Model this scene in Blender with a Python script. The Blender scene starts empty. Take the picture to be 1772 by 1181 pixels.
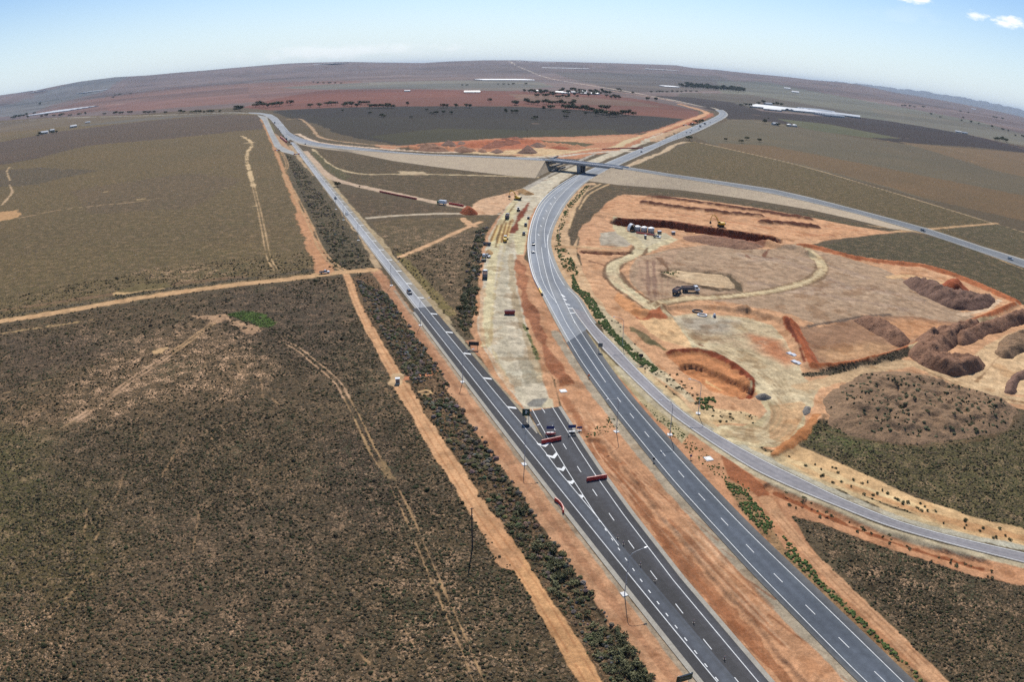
import bpy, bmesh, math, random, time
import numpy as np
from mathutils import Vector, Matrix
T0 = time.time()
rnd = random.Random(7)
R = math.radians

# ---------------------------------------------------------------- lens and survey
# The photograph was taken with a wide drone lens (equidistant, 1300 px per radian at 1772 px wide).
FPX, ROLL, CX, CY, CAMH = 1300.0, 0.010, 886.0, 590.5, 105.0
PITCH = R(21.0447)
SUN_EL, SUN_AZ = R(46.0), R(2.8)          # azimuth from +Y towards +X

def rays(p):
    p = np.array(p, float).reshape(-1, 2)
    x = p[:, 0]-CX; y = CY-p[:, 1]
    c, s = math.cos(ROLL), math.sin(ROLL)
    x, y = c*x-s*y, s*x+c*y
    r = np.hypot(x, y)+1e-9; th = r/FPX
    X = np.sin(th)*x/r; Y = np.sin(th)*y/r; Z = np.cos(th)
    return X, Z*math.cos(PITCH)+Y*math.sin(PITCH), -Z*math.sin(PITCH)+Y*math.cos(PITCH)

def S(p, z=0.0):
    """survey: photo points -> ground coordinates at height z (n,2)"""
    X, F, U = rays(p)
    t = (z-CAMH)/np.minimum(U, -2e-3)
    return np.stack([X*t, F*t], 1)

def P1(px, py, z=0.0):
    q = S([(px, py)], z)[0]
    return float(q[0]), float(q[1])

# ---------------------------------------------------------------- noise
def hash2(ix, iy, seed):
    h = (ix.astype(np.int64)*374761393 + iy.astype(np.int64)*668265263 + seed*2147483647) & 0xFFFFFFFF
    h = ((h ^ (h >> 13))*1274126177) & 0xFFFFFFFF
    h = (h ^ (h >> 16)) & 0xFFFF
    return h/65535.0

def vnoise(x, y, seed=0):
    xi = np.floor(x); yi = np.floor(y); fx = x-xi; fy = y-yi
    fx = fx*fx*(3-2*fx); fy = fy*fy*(3-2*fy)
    a = hash2(xi, yi, seed); b = hash2(xi+1, yi, seed); c = hash2(xi, yi+1, seed); d = hash2(xi+1, yi+1, seed)
    return (a*(1-fx)+b*fx)*(1-fy)+(c*(1-fx)+d*fx)*fy

def fbm(x, y, scale, seed=0, octv=4):
    s = 0; a = 0.5; f = 1.0/scale; tot = 0
    for o in range(octv):
        s = s+a*vnoise(x*f+17.3*o, y*f-9.1*o, seed+o*13); tot += a; a *= 0.5; f *= 2.03
    return s/tot*2-1                            # about -1..1

def sstep(a, b, x):
    t = np.clip((x-a)/(b-a), 0, 1)
    return t*t*(3-2*t)

def lin(rgb, k=1.0):
    o = []
    for c in rgb:
        c = c/255.0
        o.append((c/12.92 if c <= 0.04045 else ((c+0.055)/1.055)**2.4)*k)
    return np.array(o)

def sd_poly(x, y, poly):
    """signed distance to a polygon, inside negative"""
    d2 = np.full(x.shape, 1e18); ins = np.zeros(x.shape, bool)
    n = len(poly)
    for i in range(n):
        ax, ay = poly[i]; bx, by = poly[(i+1) % n]
        ex, ey = bx-ax, by-ay
        t = np.clip(((x-ax)*ex+(y-ay)*ey)/(ex*ex+ey*ey+1e-9), 0, 1)
        dx = x-ax-t*ex; dy = y-ay-t*ey
        d2 = np.minimum(d2, dx*dx+dy*dy)
        if abs(ey) > 1e-9:
            ins ^= ((ay > y) != (by > y)) & (x < ex*(y-ay)/ey+ax)
    return np.where(ins, -1, 1)*np.sqrt(d2)

def sd_line(x, y, line):
    d2 = np.full(x.shape, 1e18); lat = np.zeros(x.shape)
    for i in range(len(line)-1):
        ax, ay = line[i]; bx, by = line[i+1]
        ex, ey = bx-ax, by-ay
        t = np.clip(((x-ax)*ex+(y-ay)*ey)/(ex*ex+ey*ey+1e-9), 0, 1)
        dx = x-ax-t*ex; dy = y-ay-t*ey
        q = dx*dx+dy*dy; m = q < d2
        d2 = np.where(m, q, d2)
    return np.sqrt(d2)

def smooth(pts, n=6):
    """Catmull-Rom through the points"""
    p = [np.array(q, float) for q in pts]
    if len(p) < 3: return np.array(p)
    p = [2*p[0]-p[1]]+p+[2*p[-1]-p[-2]]
    out = []
    for i in range(1, len(p)-2):
        for k in range(n):
            t = k/n
            out.append(0.5*((2*p[i])+(-p[i-1]+p[i+1])*t+(2*p[i-1]-5*p[i]+4*p[i+1]-p[i+2])*t*t+(-p[i-1]+3*p[i]-3*p[i+1]+p[i+2])*t**3))
    out.append(p[-2])
    return np.array(out)

def resample(pts, n):
    pts = np.array(pts, float)
    d = np.r_[0, np.cumsum(np.linalg.norm(np.diff(pts, axis=0), axis=1))]
    t = np.linspace(0, d[-1], n)
    return np.stack([np.interp(t, d, pts[:, k]) for k in range(pts.shape[1])], 1)

def offset_line(pts, off):
    """parallel line, positive to the right of travel"""
    pts = np.array(pts, float)[:, :2]
    t = np.gradient(pts, axis=0); t /= np.linalg.norm(t, axis=1)[:, None]+1e-9
    return pts+np.stack([t[:, 1], -t[:, 0]], 1)*off

# ---------------------------------------------------------------- scene helpers
scene = bpy.context.scene
COL = scene.collection

def tag(o, label=None, cat=None, group=None, kind=None):
    if label: o['label'] = label
    if cat: o['category'] = cat
    if group: o['group'] = group
    if kind: o['kind'] = kind
    return o

def empty(name, loc, rz=0.0):
    o = bpy.data.objects.new(name, None); COL.objects.link(o)
    o.location = loc; o.rotation_euler = (0, 0, rz); o.empty_display_size = 0.5
    return o

def mesh_np(name, V, Fc, mat=None, parent=None, smooth_sh=False, attrs=None):
    """V (n,3), Fc (m,k) array with k = 3 or 4"""
    me = bpy.data.meshes.new(name)
    V = np.asarray(V, np.float32); Fc = np.asarray(Fc, np.int32)
    m, k = Fc.shape
    me.vertices.add(len(V)); me.vertices.foreach_set('co', V.ravel())
    me.loops.add(m*k); me.loops.foreach_set('vertex_index', Fc.ravel())
    me.polygons.add(m); me.polygons.foreach_set('loop_start', np.arange(0, m*k, k, dtype=np.int32))
    me.polygons.foreach_set('use_smooth', np.full(m, smooth_sh, bool))
    if attrs:
        for an, (ty, arr) in attrs.items():
            a = me.attributes.new(an, ty, 'POINT')
            if ty == 'FLOAT_COLOR':
                c = np.ones((len(V), 4), np.float32); c[:, :3] = arr
                a.data.foreach_set('color', c.ravel())
            else:
                a.data.foreach_set('value', np.asarray(arr, np.float32))
    me.update(calc_edges=True)
    o = bpy.data.objects.new(name, me); COL.objects.link(o)
    if mat: me.materials.append(mat)
    if parent: o.parent = parent
    return o

class MB:
    """collects boxes, prisms and tubes; build() links them as ONE mesh object"""
    def __init__(s): s.bm = bmesh.new()
    def box(s, c, d, rz=0, ry=0, rx=0, taper=None):
        g = bmesh.ops.create_cube(s.bm, size=1)['verts']
        M = Matrix.Translation(c) @ Matrix.Rotation(rz, 4, 'Z') @ Matrix.Rotation(ry, 4, 'Y') @ Matrix.Rotation(rx, 4, 'X')
        for v in g:
            k = taper if (taper and v.co.z > 0) else (1, 1)
            v.co = M @ Vector((v.co.x*d[0]*k[0], v.co.y*d[1]*k[1], v.co.z*d[2]))
        return s
    def prof(s, pts, y0, y1, inset=0.0, zc=None):
        """side profile (x,z) drawn across from y0 to y1; the upper points can lean in"""
        n = len(pts); zs = [p[1] for p in pts]; z0, z1 = min(zs), max(zs)
        a = []; b = []
        for x, z in pts:
            k = inset*(z-z0)/(z1-z0+1e-9)
            a.append(s.bm.verts.new((x, y0+k, z))); b.append(s.bm.verts.new((x, y1-k, z)))
        s.bm.faces.new(a[::-1]); s.bm.faces.new(b)
        for i in range(n):
            j = (i+1) % n
            s.bm.faces.new((a[i], a[j], b[j], b[i]))
        return s
    def tube(s, pts, r, seg=6, r2=None, cap=True):
        pts = [Vector(p) for p in pts]; rings = []
        for i, p in enumerate(pts):
            d = (pts[min(i+1, len(pts)-1)]-pts[max(i-1, 0)]).normalized()
            u = d.cross(Vector((0, 0, 1)))
            if u.length < 1e-3: u = Vector((1, 0, 0))
            u.normalize(); w = d.cross(u)
            rr = r if r2 is None else r+(r2-r)*i/max(1, len(pts)-1)
            rings.append([s.bm.verts.new(p+(u*math.cos(2*math.pi*k/seg)+w*math.sin(2*math.pi*k/seg))*rr) for k in range(seg)])
        for a, b in zip(rings, rings[1:]):
            for k in range(seg):
                s.bm.faces.new((a[k], a[(k+1) % seg], b[(k+1) % seg], b[k]))
        if cap:
            s.bm.faces.new(rings[0][::-1]); s.bm.faces.new(rings[-1])
        return s
    def cyl(s, c, r, h, axis='Z', seg=14, r2=None):
        ax = {'X': Vector((1, 0, 0)), 'Y': Vector((0, 1, 0)), 'Z': Vector((0, 0, 1))}[axis]
        c = Vector(c)
        return s.tube([c-ax*h/2, c+ax*h/2], r, seg, r2)
    def build(s, name, mat, parent=None, bevel=0.0, smooth_sh=False):
        bm = s.bm
        bmesh.ops.recalc_face_normals(bm, faces=bm.faces[:])
        if bevel > 0:
            try: bmesh.ops.bevel(bm, geom=[e for e in bm.edges if e.calc_face_angle(0) > 0.5], offset=bevel, segments=2, affect='EDGES', profile=0.6)
            except Exception: pass
        me = bpy.data.meshes.new(name); bm.to_mesh(me); bm.free()
        if smooth_sh:
            for p in me.polygons: p.use_smooth = True
        if mat: me.materials.append(mat)
        o = bpy.data.objects.new(name, me); COL.objects.link(o)
        if parent: o.parent = parent
        return o

def copy_tree(o, parent=None):
    c = o.copy(); COL.objects.link(c); c.parent = parent
    for ch in list(o.children): copy_tree(ch, c)
    return c

# ---------------------------------------------------------------- materials
MATS = {}
def nodes_of(name):
    m = bpy.data.materials.new(name); m.use_nodes = True
    nt = m.node_tree; b = nt.nodes['Principled BSDF']
    return m, nt, b

def link(nt, a, b): nt.links.new(a, b)
def N(nt, t, **kw):
    n = nt.nodes.new(t)
    for k, v in kw.items(): setattr(n, k, v)
    return n
def noise(nt, vec, scale, detail=4, rough=0.6, dist=0.0):
    n = N(nt, 'ShaderNodeTexNoise'); n.inputs['Scale'].default_value = scale
    n.inputs['Detail'].default_value = detail; n.inputs['Roughness'].default_value = rough
    n.inputs['Distortion'].default_value = dist
    link(nt, vec, n.inputs['Vector']); return n.outputs['Fac']
def ramp(nt, fac, a, b, lo=0.0, hi=1.0):
    n = N(nt, 'ShaderNodeMapRange'); n.interpolation_type = 'SMOOTHSTEP'
    n.inputs['From Min'].default_value = a; n.inputs['From Max'].default_value = b
    n.inputs['To Min'].default_value = lo; n.inputs['To Max'].default_value = hi
    link(nt, fac, n.inputs['Value']); return n.outputs['Result']
def math_(nt, op, a, b):
    n = N(nt, 'ShaderNodeMath', operation=op)
    for i, v in enumerate((a, b)):
        if isinstance(v, (int, float)): n.inputs[i].default_value = v
        else: link(nt, v, n.inputs[i])
    return n.outputs[0]
def mixc(nt, fac, a, b, mode='MIX'):
    n = N(nt, 'ShaderNodeMix', data_type='RGBA', blend_type=mode)
    if isinstance(fac, (int, float)): n.inputs[0].default_value = fac
    else: link(nt, fac, n.inputs[0])
    for i, v in ((6, a), (7, b)):
        if hasattr(v, 'type') or hasattr(v, 'is_linked'): link(nt, v, n.inputs[i])
        else: n.inputs[i].default_value = (v[0], v[1], v[2], 1)
    return n.outputs[2]
def scalec(nt, col, f):
    """colour times a scalar socket"""
    n = N(nt, 'ShaderNodeVectorMath', operation='SCALE'); link(nt, col, n.inputs[0])
    if isinstance(f, (int, float)): n.inputs['Scale'].default_value = f
    else: link(nt, f, n.inputs['Scale'])
    return n.outputs[0]
def bump(nt, h, strength, dist):
    n = N(nt, 'ShaderNodeBump'); n.inputs['Strength'].default_value = strength; n.inputs['Distance'].default_value = dist
    link(nt, h, n.inputs['Height']); return n.outputs['Normal']
def wpos(nt):
    return N(nt, 'ShaderNodeNewGeometry').outputs['Position']

def paint(name, rgb, rough=0.5, metal=0.0, vary=0.12, scale=1.5, coat=0.0):
    if name in MATS: return MATS[name]
    m, nt, b = nodes_of(name)
    tc = N(nt, 'ShaderNodeTexCoord').outputs['Object']
    c = mixc(nt, ramp(nt, noise(nt, tc, scale, 5), 0.3, 0.7), [v*(1-vary) for v in rgb], [min(1, v*(1+vary)) for v in rgb])
    link(nt, c, b.inputs['Base Color']); b.inputs['Roughness'].default_value = rough; b.inputs['Metallic'].default_value = metal
    b.inputs['Coat Weight'].default_value = coat
    MATS[name] = m; return m

def soil_like(name, cols, scale=0.15, rough=0.95, bump_d=0.25, fine=2.0):
    """earth: three tones mixed at several scales, with bump"""
    m, nt, b = nodes_of(name)
    p = wpos(nt)
    n1 = noise(nt, p, scale, 6, 0.65, 0.4); n2 = noise(nt, p, scale*7, 5, 0.65); n3 = noise(nt, p, fine, 4, 0.7)
    c = mixc(nt, ramp(nt, n1, 0.32, 0.68), cols[0], cols[1])
    c = mixc(nt, ramp(nt, n2, 0.5, 0.72), c, cols[2])
    c = scalec(nt, c, ramp(nt, n3, 0.25, 0.75, 0.72, 1.25))
    link(nt, c, b.inputs['Base Color']); b.inputs['Roughness'].default_value = rough
    b.inputs['Specular IOR Level'].default_value = 0.15
    link(nt, bump(nt, math_(nt, 'ADD', n2, math_(nt, 'MULTIPLY', n3, 0.4)), 1.0, bump_d), b.inputs['Normal'])
    return m
NAZ, NDEP = 1500, 1.0
SIGN = 1; SKY_TINT = (.86, .98, 1.12); CLOUD = 11.5; SKY_STR = .098; SUN_STR = 5.0; HAZE = 2.4e-5; HAZE_COL = (.66, .80, 1.0, 1); EXPOSURE = 0.08
# ---------------------------------------------------------------- what covers the ground
GROUND, TRACK, SITE, VERGE, HILLS = 0, 1, 2, 3, 4
KAL = 0.83      # photo tone -> reflectance under this sun
LAYERS = []
def dirt(rgb):
    m = (rgb[0]*.3+rgb[1]*.59+rgb[2]*.11); r_, g_, b_ = [m+(c-m)*.90 for c in rgb]; return (r_, g_*1.003, b_*.975)
def poly(px, rgb, scrub=0.0, cls=None, rag=1.0, sc=12.0, op=1.0, soft=None, mott=0.0):
    LAYERS.append(dict(t='P', pts=S(px), rgb=lin(dirt(rgb), KAL), scrub=scrub, cls=cls, rag=rag, sc=sc, op=op, soft=soft, mott=mott))
def line(px, w, rgb, scrub=0.0, cls=None, rag=0.5, sc=6.0, op=1.0, sm=5, soft=None, off=0.0, brk=0.0, world=False, w2=None):
    pts = np.array(px, float) if world else S(px)
    if sm: pts = smooth(pts, sm)
    if off: pts = offset_line(pts, off)
    LAYERS.append(dict(t='L', pts=pts, w=w, rgb=lin(dirt(rgb), KAL), scrub=scrub, cls=cls, rag=rag, sc=sc, op=op, soft=soft, brk=brk, mott=0.0))
def ruts(px, rgb, gap=1.8, w=0.5, **k):
    line(px, w, rgb, off=-gap/2, **k); line(px, w, rgb, off=gap/2, **k)

# axis of the left highway (it is dead straight): origin, along, right
L0 = np.array([39.179, 96.749]); LU = np.array([-0.349945, 0.936770]); LN = np.array([LU[1], -LU[0]])
def LF(s, off): return L0+LU*s+LN*off

BROWN, OLIVE, DARKP = (90, 74, 57), (98, 86, 62), (82, 69, 65)
# --- far country
FAR = [
 ([(-60, 200), (0, 182), (160, 160), (400, 136), (620, 122), (886, 116), (1200, 128), (1400, 146), (1600, 168), (1840, 215), (1840, 260), (886, 180), (-60, 230)], (112, 94, 92), .0),
 ([(-40, 207), (0, 196), (100, 176), (180, 160), (250, 152), (180, 170), (90, 186), (40, 200)], (106, 104, 106), .0),
 ([(60, 196), (150, 178), (300, 158), (460, 146), (620, 140), (640, 150), (450, 163), (230, 186), (110, 200)], (120, 88, 80), .0),
 ([(180, 182), (400, 165), (640, 150), (900, 152), (900, 168), (620, 165), (420, 178), (240, 192), (190, 192)], (130, 92, 84), .0),
 ([(480, 152), (560, 146), (680, 141), (800, 139), (930, 141), (960, 150), (880, 158), (700, 154), (560, 155)], (108, 102, 94), .0),
 ([(560, 156), (700, 155), (920, 159), (980, 158), (1040, 163), (1130, 175), (1210, 193), (1206, 206), (1130, 205), (1000, 191), (900, 184), (700, 185), (600, 186), (470, 191), (420, 186), (470, 172)], (120, 72, 62), .0),
 ([(880, 162), (1010, 168), (1100, 176), (1150, 186), (1020, 181), (900, 174)], (122, 90, 76), .0),
 ([(470, 193), (560, 187), (760, 184.5), (900, 184.5), (1000, 190), (1090, 199), (1190, 206), (1140, 226), (1090, 235), (1000, 237), (900, 243), (760, 246), (690, 251), (640, 243), (585, 232), (545, 214), (500, 204)], (52, 47, 46), .4),
 ([(470, 192), (560, 187), (900, 185), (1090, 199), (1170, 206), (1120, 218), (900, 205), (700, 203), (560, 203)], (46, 41, 45), .4),
 ([(640, 236), (760, 222), (900, 226), (1060, 224), (1080, 236), (900, 242), (760, 246), (690, 250)], (64, 60, 44), .4),
 ([(960, 132), (1100, 136), (1240, 142), (1330, 158), (1220, 157), (1130, 160), (1040, 148)], (94, 84, 80), .0),
 ([(1030, 146), (1130, 153), (1180, 160), (1060, 160)], (82, 72, 70), .0),
 ([(1240, 146), (1320, 150), (1500, 176), (1700, 212), (1800, 240), (1800, 250), (1600, 226), (1420, 190), (1300, 178), (1250, 165)], (104, 102, 92), .0),
 ([(1180, 160), (1300, 164), (1480, 196), (1480, 206), (1330, 190), (1240, 182), (1160, 172)], (90, 82, 74), .0),
 ([(1500, 186), (1600, 200), (1772, 232), (1800, 256), (1640, 234), (1540, 210)], (110, 104, 92), .0),
 ([(1120, 165), (1190, 168), (1260, 176), (1320, 192), (1400, 200), (1500, 204), (1580, 216), (1680, 234), (1800, 262), (1800, 268), (1680, 254), (1560, 248), (1480, 234), (1390, 220), (1310, 207), (1262, 206), (1250, 196), (1200, 182)], (55, 46, 50), .3),
 ([(1345, 205), (1440, 216), (1560, 240), (1500, 238), (1400, 225)], (92, 92, 70), .3),
 # right middle
 ([(1195, 235), (1262, 207), (1310, 208), (1390, 222), (1500, 242), (1590, 252), (1690, 262), (1800, 275), (1800, 380), (1600, 345), (1400, 290), (1250, 255)], (106, 94, 80), .45),
 ([(1560, 246), (1640, 254), (1800, 268), (1800, 312), (1720, 295), (1640, 270)], (122, 98, 76), .3),
 ([(1240, 248), (1330, 252), (1450, 275), (1600, 305), (1800, 345), (1800, 390), (1600, 343), (1400, 288), (1250, 256)], (118, 92, 68), .45),
 ([(1100, 288), (1130, 275), (1160, 262), (1195, 244), (1270, 260), (1390, 288), (1500, 320), (1600, 350), (1720, 387), (1772, 402), (1800, 470), (1700, 425), (1513, 370), (1338, 326), (1158, 300)], (96, 82, 54), .75),
 # left fields
 ([(-80, 215), (0, 209), (100, 203), (300, 198), (448, 196), (470, 230), (520, 330), (560, 430), (575, 468), (500, 482), (250, 513), (-80, 570)], (106, 89, 62), .7),
 ([(-80, 218), (120, 204), (300, 199), (300, 206), (150, 216), (-20, 232), (-80, 240)], (110, 94, 76), .4),
 ([(130, 218), (300, 200), (420, 197), (300, 204), (200, 214)], (108, 98, 92), .3),
 ([(-80, 262), (0, 246), (100, 228), (230, 212), (380, 199), (450, 199), (462, 222), (420, 226), (300, 240), (150, 252), (60, 275), (-80, 300)], (84, 70, 66), .6),
 ([(-80, 300), (60, 290), (170, 295), (60, 320), (-80, 330)], (88, 77, 64), .7),
 ([(-80, 470), (120, 430), (300, 420), (460, 420), (560, 455), (560, 468), (400, 490), (200, 515), (-80, 560)], (108, 91, 62), .75),
 ([(120, 330), (330, 300), (420, 310), (330, 360), (160, 370)], (104, 86, 66), .7),
]
for p, c, s in FAR: poly(p, c, s, rag=3.0, sc=40.0, mott=0.5)
# bare strips and field lines, far
for p, c in [([(640, 152), (760, 147), (880, 146), (960, 149)], (92, 80, 84)), ([(400, 180), (560, 172), (760, 163), (900, 160)], (140, 104, 100)),
             ([(1180, 145), (1300, 152), (1450, 166), (1560, 180)], (150, 112, 108)), ([(700, 135), (860, 133), (930, 134)], (132, 112, 116)),
             ([(1300, 163), (1240, 160), (1140, 160.5), (1080, 160)], (150, 140, 140)), ([(150, 186), (190, 181), (215, 180)], (160, 130, 112)),
             ([(1560, 210), (1660, 228), (1772, 258)], (126, 98, 86)), ([(890, 172), (905, 168), (918, 165)], (150, 104, 86))]:
    line(p, 14, c, rag=4, sc=40, op=0.6, sm=4)
for i in range(46):      # vine rows in the far green block
    x0 = 630+i*7.2; line([(x0, 151.5), (x0-9-i*.1, 157.8)], 5.0, (100, 76, 82), sm=0, rag=0.2, op=0.5)
for x0, y0 in [(1545, 246), (1575, 251), (1612, 255), (1660, 262), (1700, 270), (1745, 274), (1780, 280), (1690, 281)]:
    line([(x0-8, y0-1.5), (x0, y0), (x0+10, y0+2)], 5, (176, 138, 104), sm=0, rag=2, op=0.7)
for x0, y0 in [(1552, 238), (1574, 240), (925, 214), (1290, 197), (1310, 199)]:
    line([(x0-7, y0-.5), (x0+7, y0+.5)], 6, (150, 116, 104), sm=0, rag=2, op=0.7)

# --- near left paddock
poly([(-80, 575), (0, 566), (200, 533), (400, 502), (560, 482), (606, 478), (640, 570), (720, 720), (840, 890), (960, 1070), (1040, 1215), (1040, 1400), (-400, 1400), (-400, 620)], BROWN, 1.0, rag=1.5, mott=0.8)
for p, c, s in [([(0, 640), (140, 600), (260, 590), (330, 560), (420, 590), (470, 640), (380, 690), (240, 720), (100, 740), (-20, 760)], (116, 92, 70), .8),
                ([(0, 590), (160, 575), (230, 600), (120, 640), (0, 690)], (80, 66, 58), 1),
                ([(-60, 720), (70, 760), (60, 900), (20, 1000), (-60, 1100)], (92, 86, 52), .85),
                ([(300, 900), (480, 860), (560, 960), (430, 1060), (280, 1020)], (98, 80, 66), .9),
                ([(180, 980), (320, 960), (420, 1060), (430, 1181), (300, 1250), (160, 1100)], (100, 82, 68), .9),
                ([(440, 1060), (560, 1050), (640, 1150), (520, 1230), (400, 1150)], (100, 80, 66), .9),
                ([(60, 880), (160, 850), (200, 960), (120, 1060), (30, 1010)], (90, 80, 52), .9),
                ([(560, 760), (660, 740), (720, 860), (640, 920), (560, 850)], (70, 58, 52), 1),
                ([(380, 500), (580, 490), (600, 560), (560, 640), (440, 600), (380, 560)], (76, 63, 55), 1)]:
    poly(p, c, s, rag=6, sc=18, soft=10, op=0.7, mott=0.8)
# bare soil flecks in the paddock: short cattle pads
for px in [[(215, 805), (205, 850), (180, 900), (165, 935)], [(330, 745), (300, 790), (278, 830)], [(365, 740), (368, 780), (370, 812)], [(388, 742), (405, 790)],
           [(345, 880), (335, 950), (325, 990)], [(160, 995), (120, 1030), (85, 1070)], [(40, 1115), (25, 1150), (15, 1160)], [(150, 880), (145, 930)],
           [(550, 1050), (570, 1075)], [(600, 1110), (640, 1150)], [(812, 1010), (830, 1040), (845, 1060)], [(770, 935), (785, 955)], [(870, 1068), (885, 1090)],
           [(355, 628), (350, 660), (352, 680)], [(405, 600), (412, 630), (415, 650)], [(450, 640), (455, 690)], [(470, 690), (500, 715), (510, 725)], [(250, 740), (240, 765)],
           [(640, 640), (690, 700)], [(30, 728), (90, 695), (60, 720)], [(430, 830), (470, 900)], [(230, 1020), (260, 1090)], [(700, 1090), (730, 1140)]]:
    line(px, 0.45, (170, 132, 102), 0.3, rag=0.7, sc=2.5, op=0.7, brk=0.2)
GREENPAD = [(395, 545), (420, 538), (450, 542), (470, 552), (478, 558), (470, 566), (452, 566), (420, 556)]
for p in [[(335, 548), (365, 546), (388, 541), (395, 552), (380, 557), (350, 552)], [(395, 552), (420, 556), (440, 563), (452, 578), (430, 572), (405, 562)]]:
    poly(p, (190, 148, 122), 0.12, rag=5, sc=6, op=.85)
poly(GREENPAD, (74, 96, 40), 0.25, rag=2.5, sc=5)
poly([(258, 608), (285, 603), (280, 612), (262, 614)], (200, 160, 124), 0.0, rag=2.5, sc=4)

# --- bare verges and the strips of bush beside the left highway
def band(s0, s1, o0, o1, rgb, scrub=0.0, cls=None, rag=0.6, sc=6, op=1.0, mott=0.0):
    p = [LF(s, o0) for s in np.linspace(s0, s1, 8)]+[LF(s, o1) for s in np.linspace(s1, s0, 8)]
    LAYERS.append(dict(t='P', pts=np.array(p), rgb=lin(dirt(rgb), KAL), scrub=scrub, cls=cls, rag=rag, sc=sc, op=op, soft=None, mott=mott))
poly([(606, 480), (640, 470), (700, 540), (745, 600), (760, 640), (800, 720), (850, 800), (905, 865), (960, 960), (1040, 1080), (1110, 1175), (1160, 1240), (1040, 1240), (960, 1070), (840, 890), (720, 720), (640, 570)], (104, 80, 60), 0.75, rag=1.2, mott=1.3)
band(-60, 150, -11.4, -3.9, (184, 134, 98), 0.0, VERGE, rag=1.0)
band(150, 300, -9.6, -3.9, (178, 128, 94), 0.0, VERGE, rag=1.2)
band(300, 1000, -7.5, -1.0, (176, 146, 112), 0.0, VERGE, rag=1.6, sc=14)
band(-60, 300, -9.0, -7.0, (160, 108, 76), 0.0, VERGE, rag=0.8, op=.6)
band(-60, 260, -5.2, -4.0, (160, 140, 118), 0.0, VERGE, rag=0.4)
# between highway and works, beyond y=520: dry grass + scrub
poly([(640, 385), (700, 378), (850, 374), (845, 410), (838, 440), (832, 500), (822, 560), (822, 590), (800, 575), (760, 520), (700, 455)], (98, 82, 58), 0.55, rag=1.5, mott=0.8)
poly([(700, 450), (790, 408), (840, 395), (828, 500), (822, 585), (790, 560)], (92, 76, 56), 0.6, rag=1.5, mott=0.8)
poly([(580, 330), (620, 335), (850, 372), (700, 376), (640, 380)], (84, 70, 54), 0.6, rag=1.5, mott=0.7)
poly([(535, 258), (600, 265), (700, 285), (900, 307), (920, 312), (880, 345), (850, 362), (720, 343), (600, 318), (560, 285)], (86, 72, 52), 0.7, rag=1.5, mott=0.7)
poly([(560, 470), (487, 270), (500, 262), (540, 300), (590, 365), (640, 440), (645, 462), (600, 470)], (84, 76, 60), 0.8, rag=1.5, mott=0.8)
band(95, 230, 5.6, 7.6, (158, 142, 118), 0.0, VERGE, rag=0.5)
band(60, 185, 7.4, 12.5, (184, 126, 92), 0.0, VERGE, rag=0.9)
band(205, 900, 5.5, 9.5, (168, 144, 110), 0.0, VERGE, rag=1.2, sc=14)
band(215, 330, 9.5, 14, (120, 104, 62), 0.5, None, rag=1.2)

# --- dirt tracks
TAN, CRM = (204, 152, 108), (200, 168, 126)
line([(597, 470), (606, 492), (617, 525), (640, 570), (668, 620), (695, 668)], 3.9, TAN, cls=TRACK, rag=0.5)
line([(695, 668), (722, 715), (760, 778), (800, 838), (842, 905)], 5.2, TAN, cls=TRACK, rag=0.9)
line([(842, 905), (888, 962), (925, 1020), (965, 1085), (1035, 1200), (1080, 1270)], 4.2, (200, 146, 98), cls=TRACK, rag=0.6)
line([(846, 905), (870, 950), (885, 975)], 5.6, (196, 142, 100), cls=TRACK, rag=1.0, op=.85)
for o in (-1.1, 1.0):
    line([(606, 492), (640, 570), (695, 668), (760, 778), (842, 905), (925, 1020), (1035, 1200)], 0.4, (170, 112, 72), cls=TRACK, off=o, rag=0.2, op=.65, brk=.2)
line([(-60, 566), (100, 541), (250, 515), (400, 494), (500, 483), (570, 474), (645, 467)], 7.5, (196, 152, 108), cls=TRACK, rag=1.0)
line([(-60, 547), (100, 523), (220, 506), (300, 492), (420, 480)], 5, (132, 100, 80), 0.3, rag=2, op=.8)
line([(-60, 557), (100, 533), (250, 507), (400, 486), (560, 466)], 4, (78, 72, 62), 1.0, rag=2, op=.9)
line([(205, 508), (240, 503), (275, 500)], 5, (204, 164, 124), 0.0, rag=2.5)
poly([(205, 505), (240, 492), (290, 490), (300, 497), (240, 504)], (112, 96, 66), 0.2, rag=2)
line([(452, 205), (470, 245), (500, 320), (530, 395), (562, 470)], 5.0, (186, 134, 92), cls=TRACK, rag=1.2, sc=10)
line([(520, 370), (540, 420), (562, 470)], 8.0, (188, 132, 92), cls=TRACK, rag=2.0)
ruts([(487, 262), (497, 285), (491, 303), (507, 330), (535, 385), (555, 430), (575, 455), (598, 470)], (186, 144, 102), gap=2.4, w=1.0, cls=TRACK, rag=0.4)
ruts([(418, 235), (431, 243), (436, 252), (429, 262), (427, 278), (433, 300), (439, 325)], (206, 172, 128), gap=2, w=2.4, cls=TRACK, rag=1.4)
ruts([(439, 325), (448, 362), (455, 395), (465, 445), (478, 468)], (186, 150, 110), gap=2.2, w=0.9, cls=TRACK, rag=0.5)
line([(424, 248), (440, 246)], 6, (206, 172, 128), sm=0, rag=2, cls=TRACK)
line([(436, 318), (360, 330), (300, 340), (230, 350)], 1.5, (164, 134, 98), 0.3, rag=1, op=.85)
line([(230, 350), (160, 357), (100, 364), (40, 376), (-40, 390)], 2.2, (176, 142, 106), cls=TRACK, rag=1.2, op=.9)
poly([(-60, 372), (10, 366), (28, 364), (40, 374), (20, 380), (-60, 392)], (190, 144, 106), 0.0, rag=4, sc=8)
line([(17, 289), (12, 297), (17, 312)], 2.5, (190, 156, 116), cls=TRACK, rag=1.2)
line([(16, 320), (21, 332), (12, 345), (3, 355)], 3.2, (190, 156, 120), cls=TRACK, rag=1.2)
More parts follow.
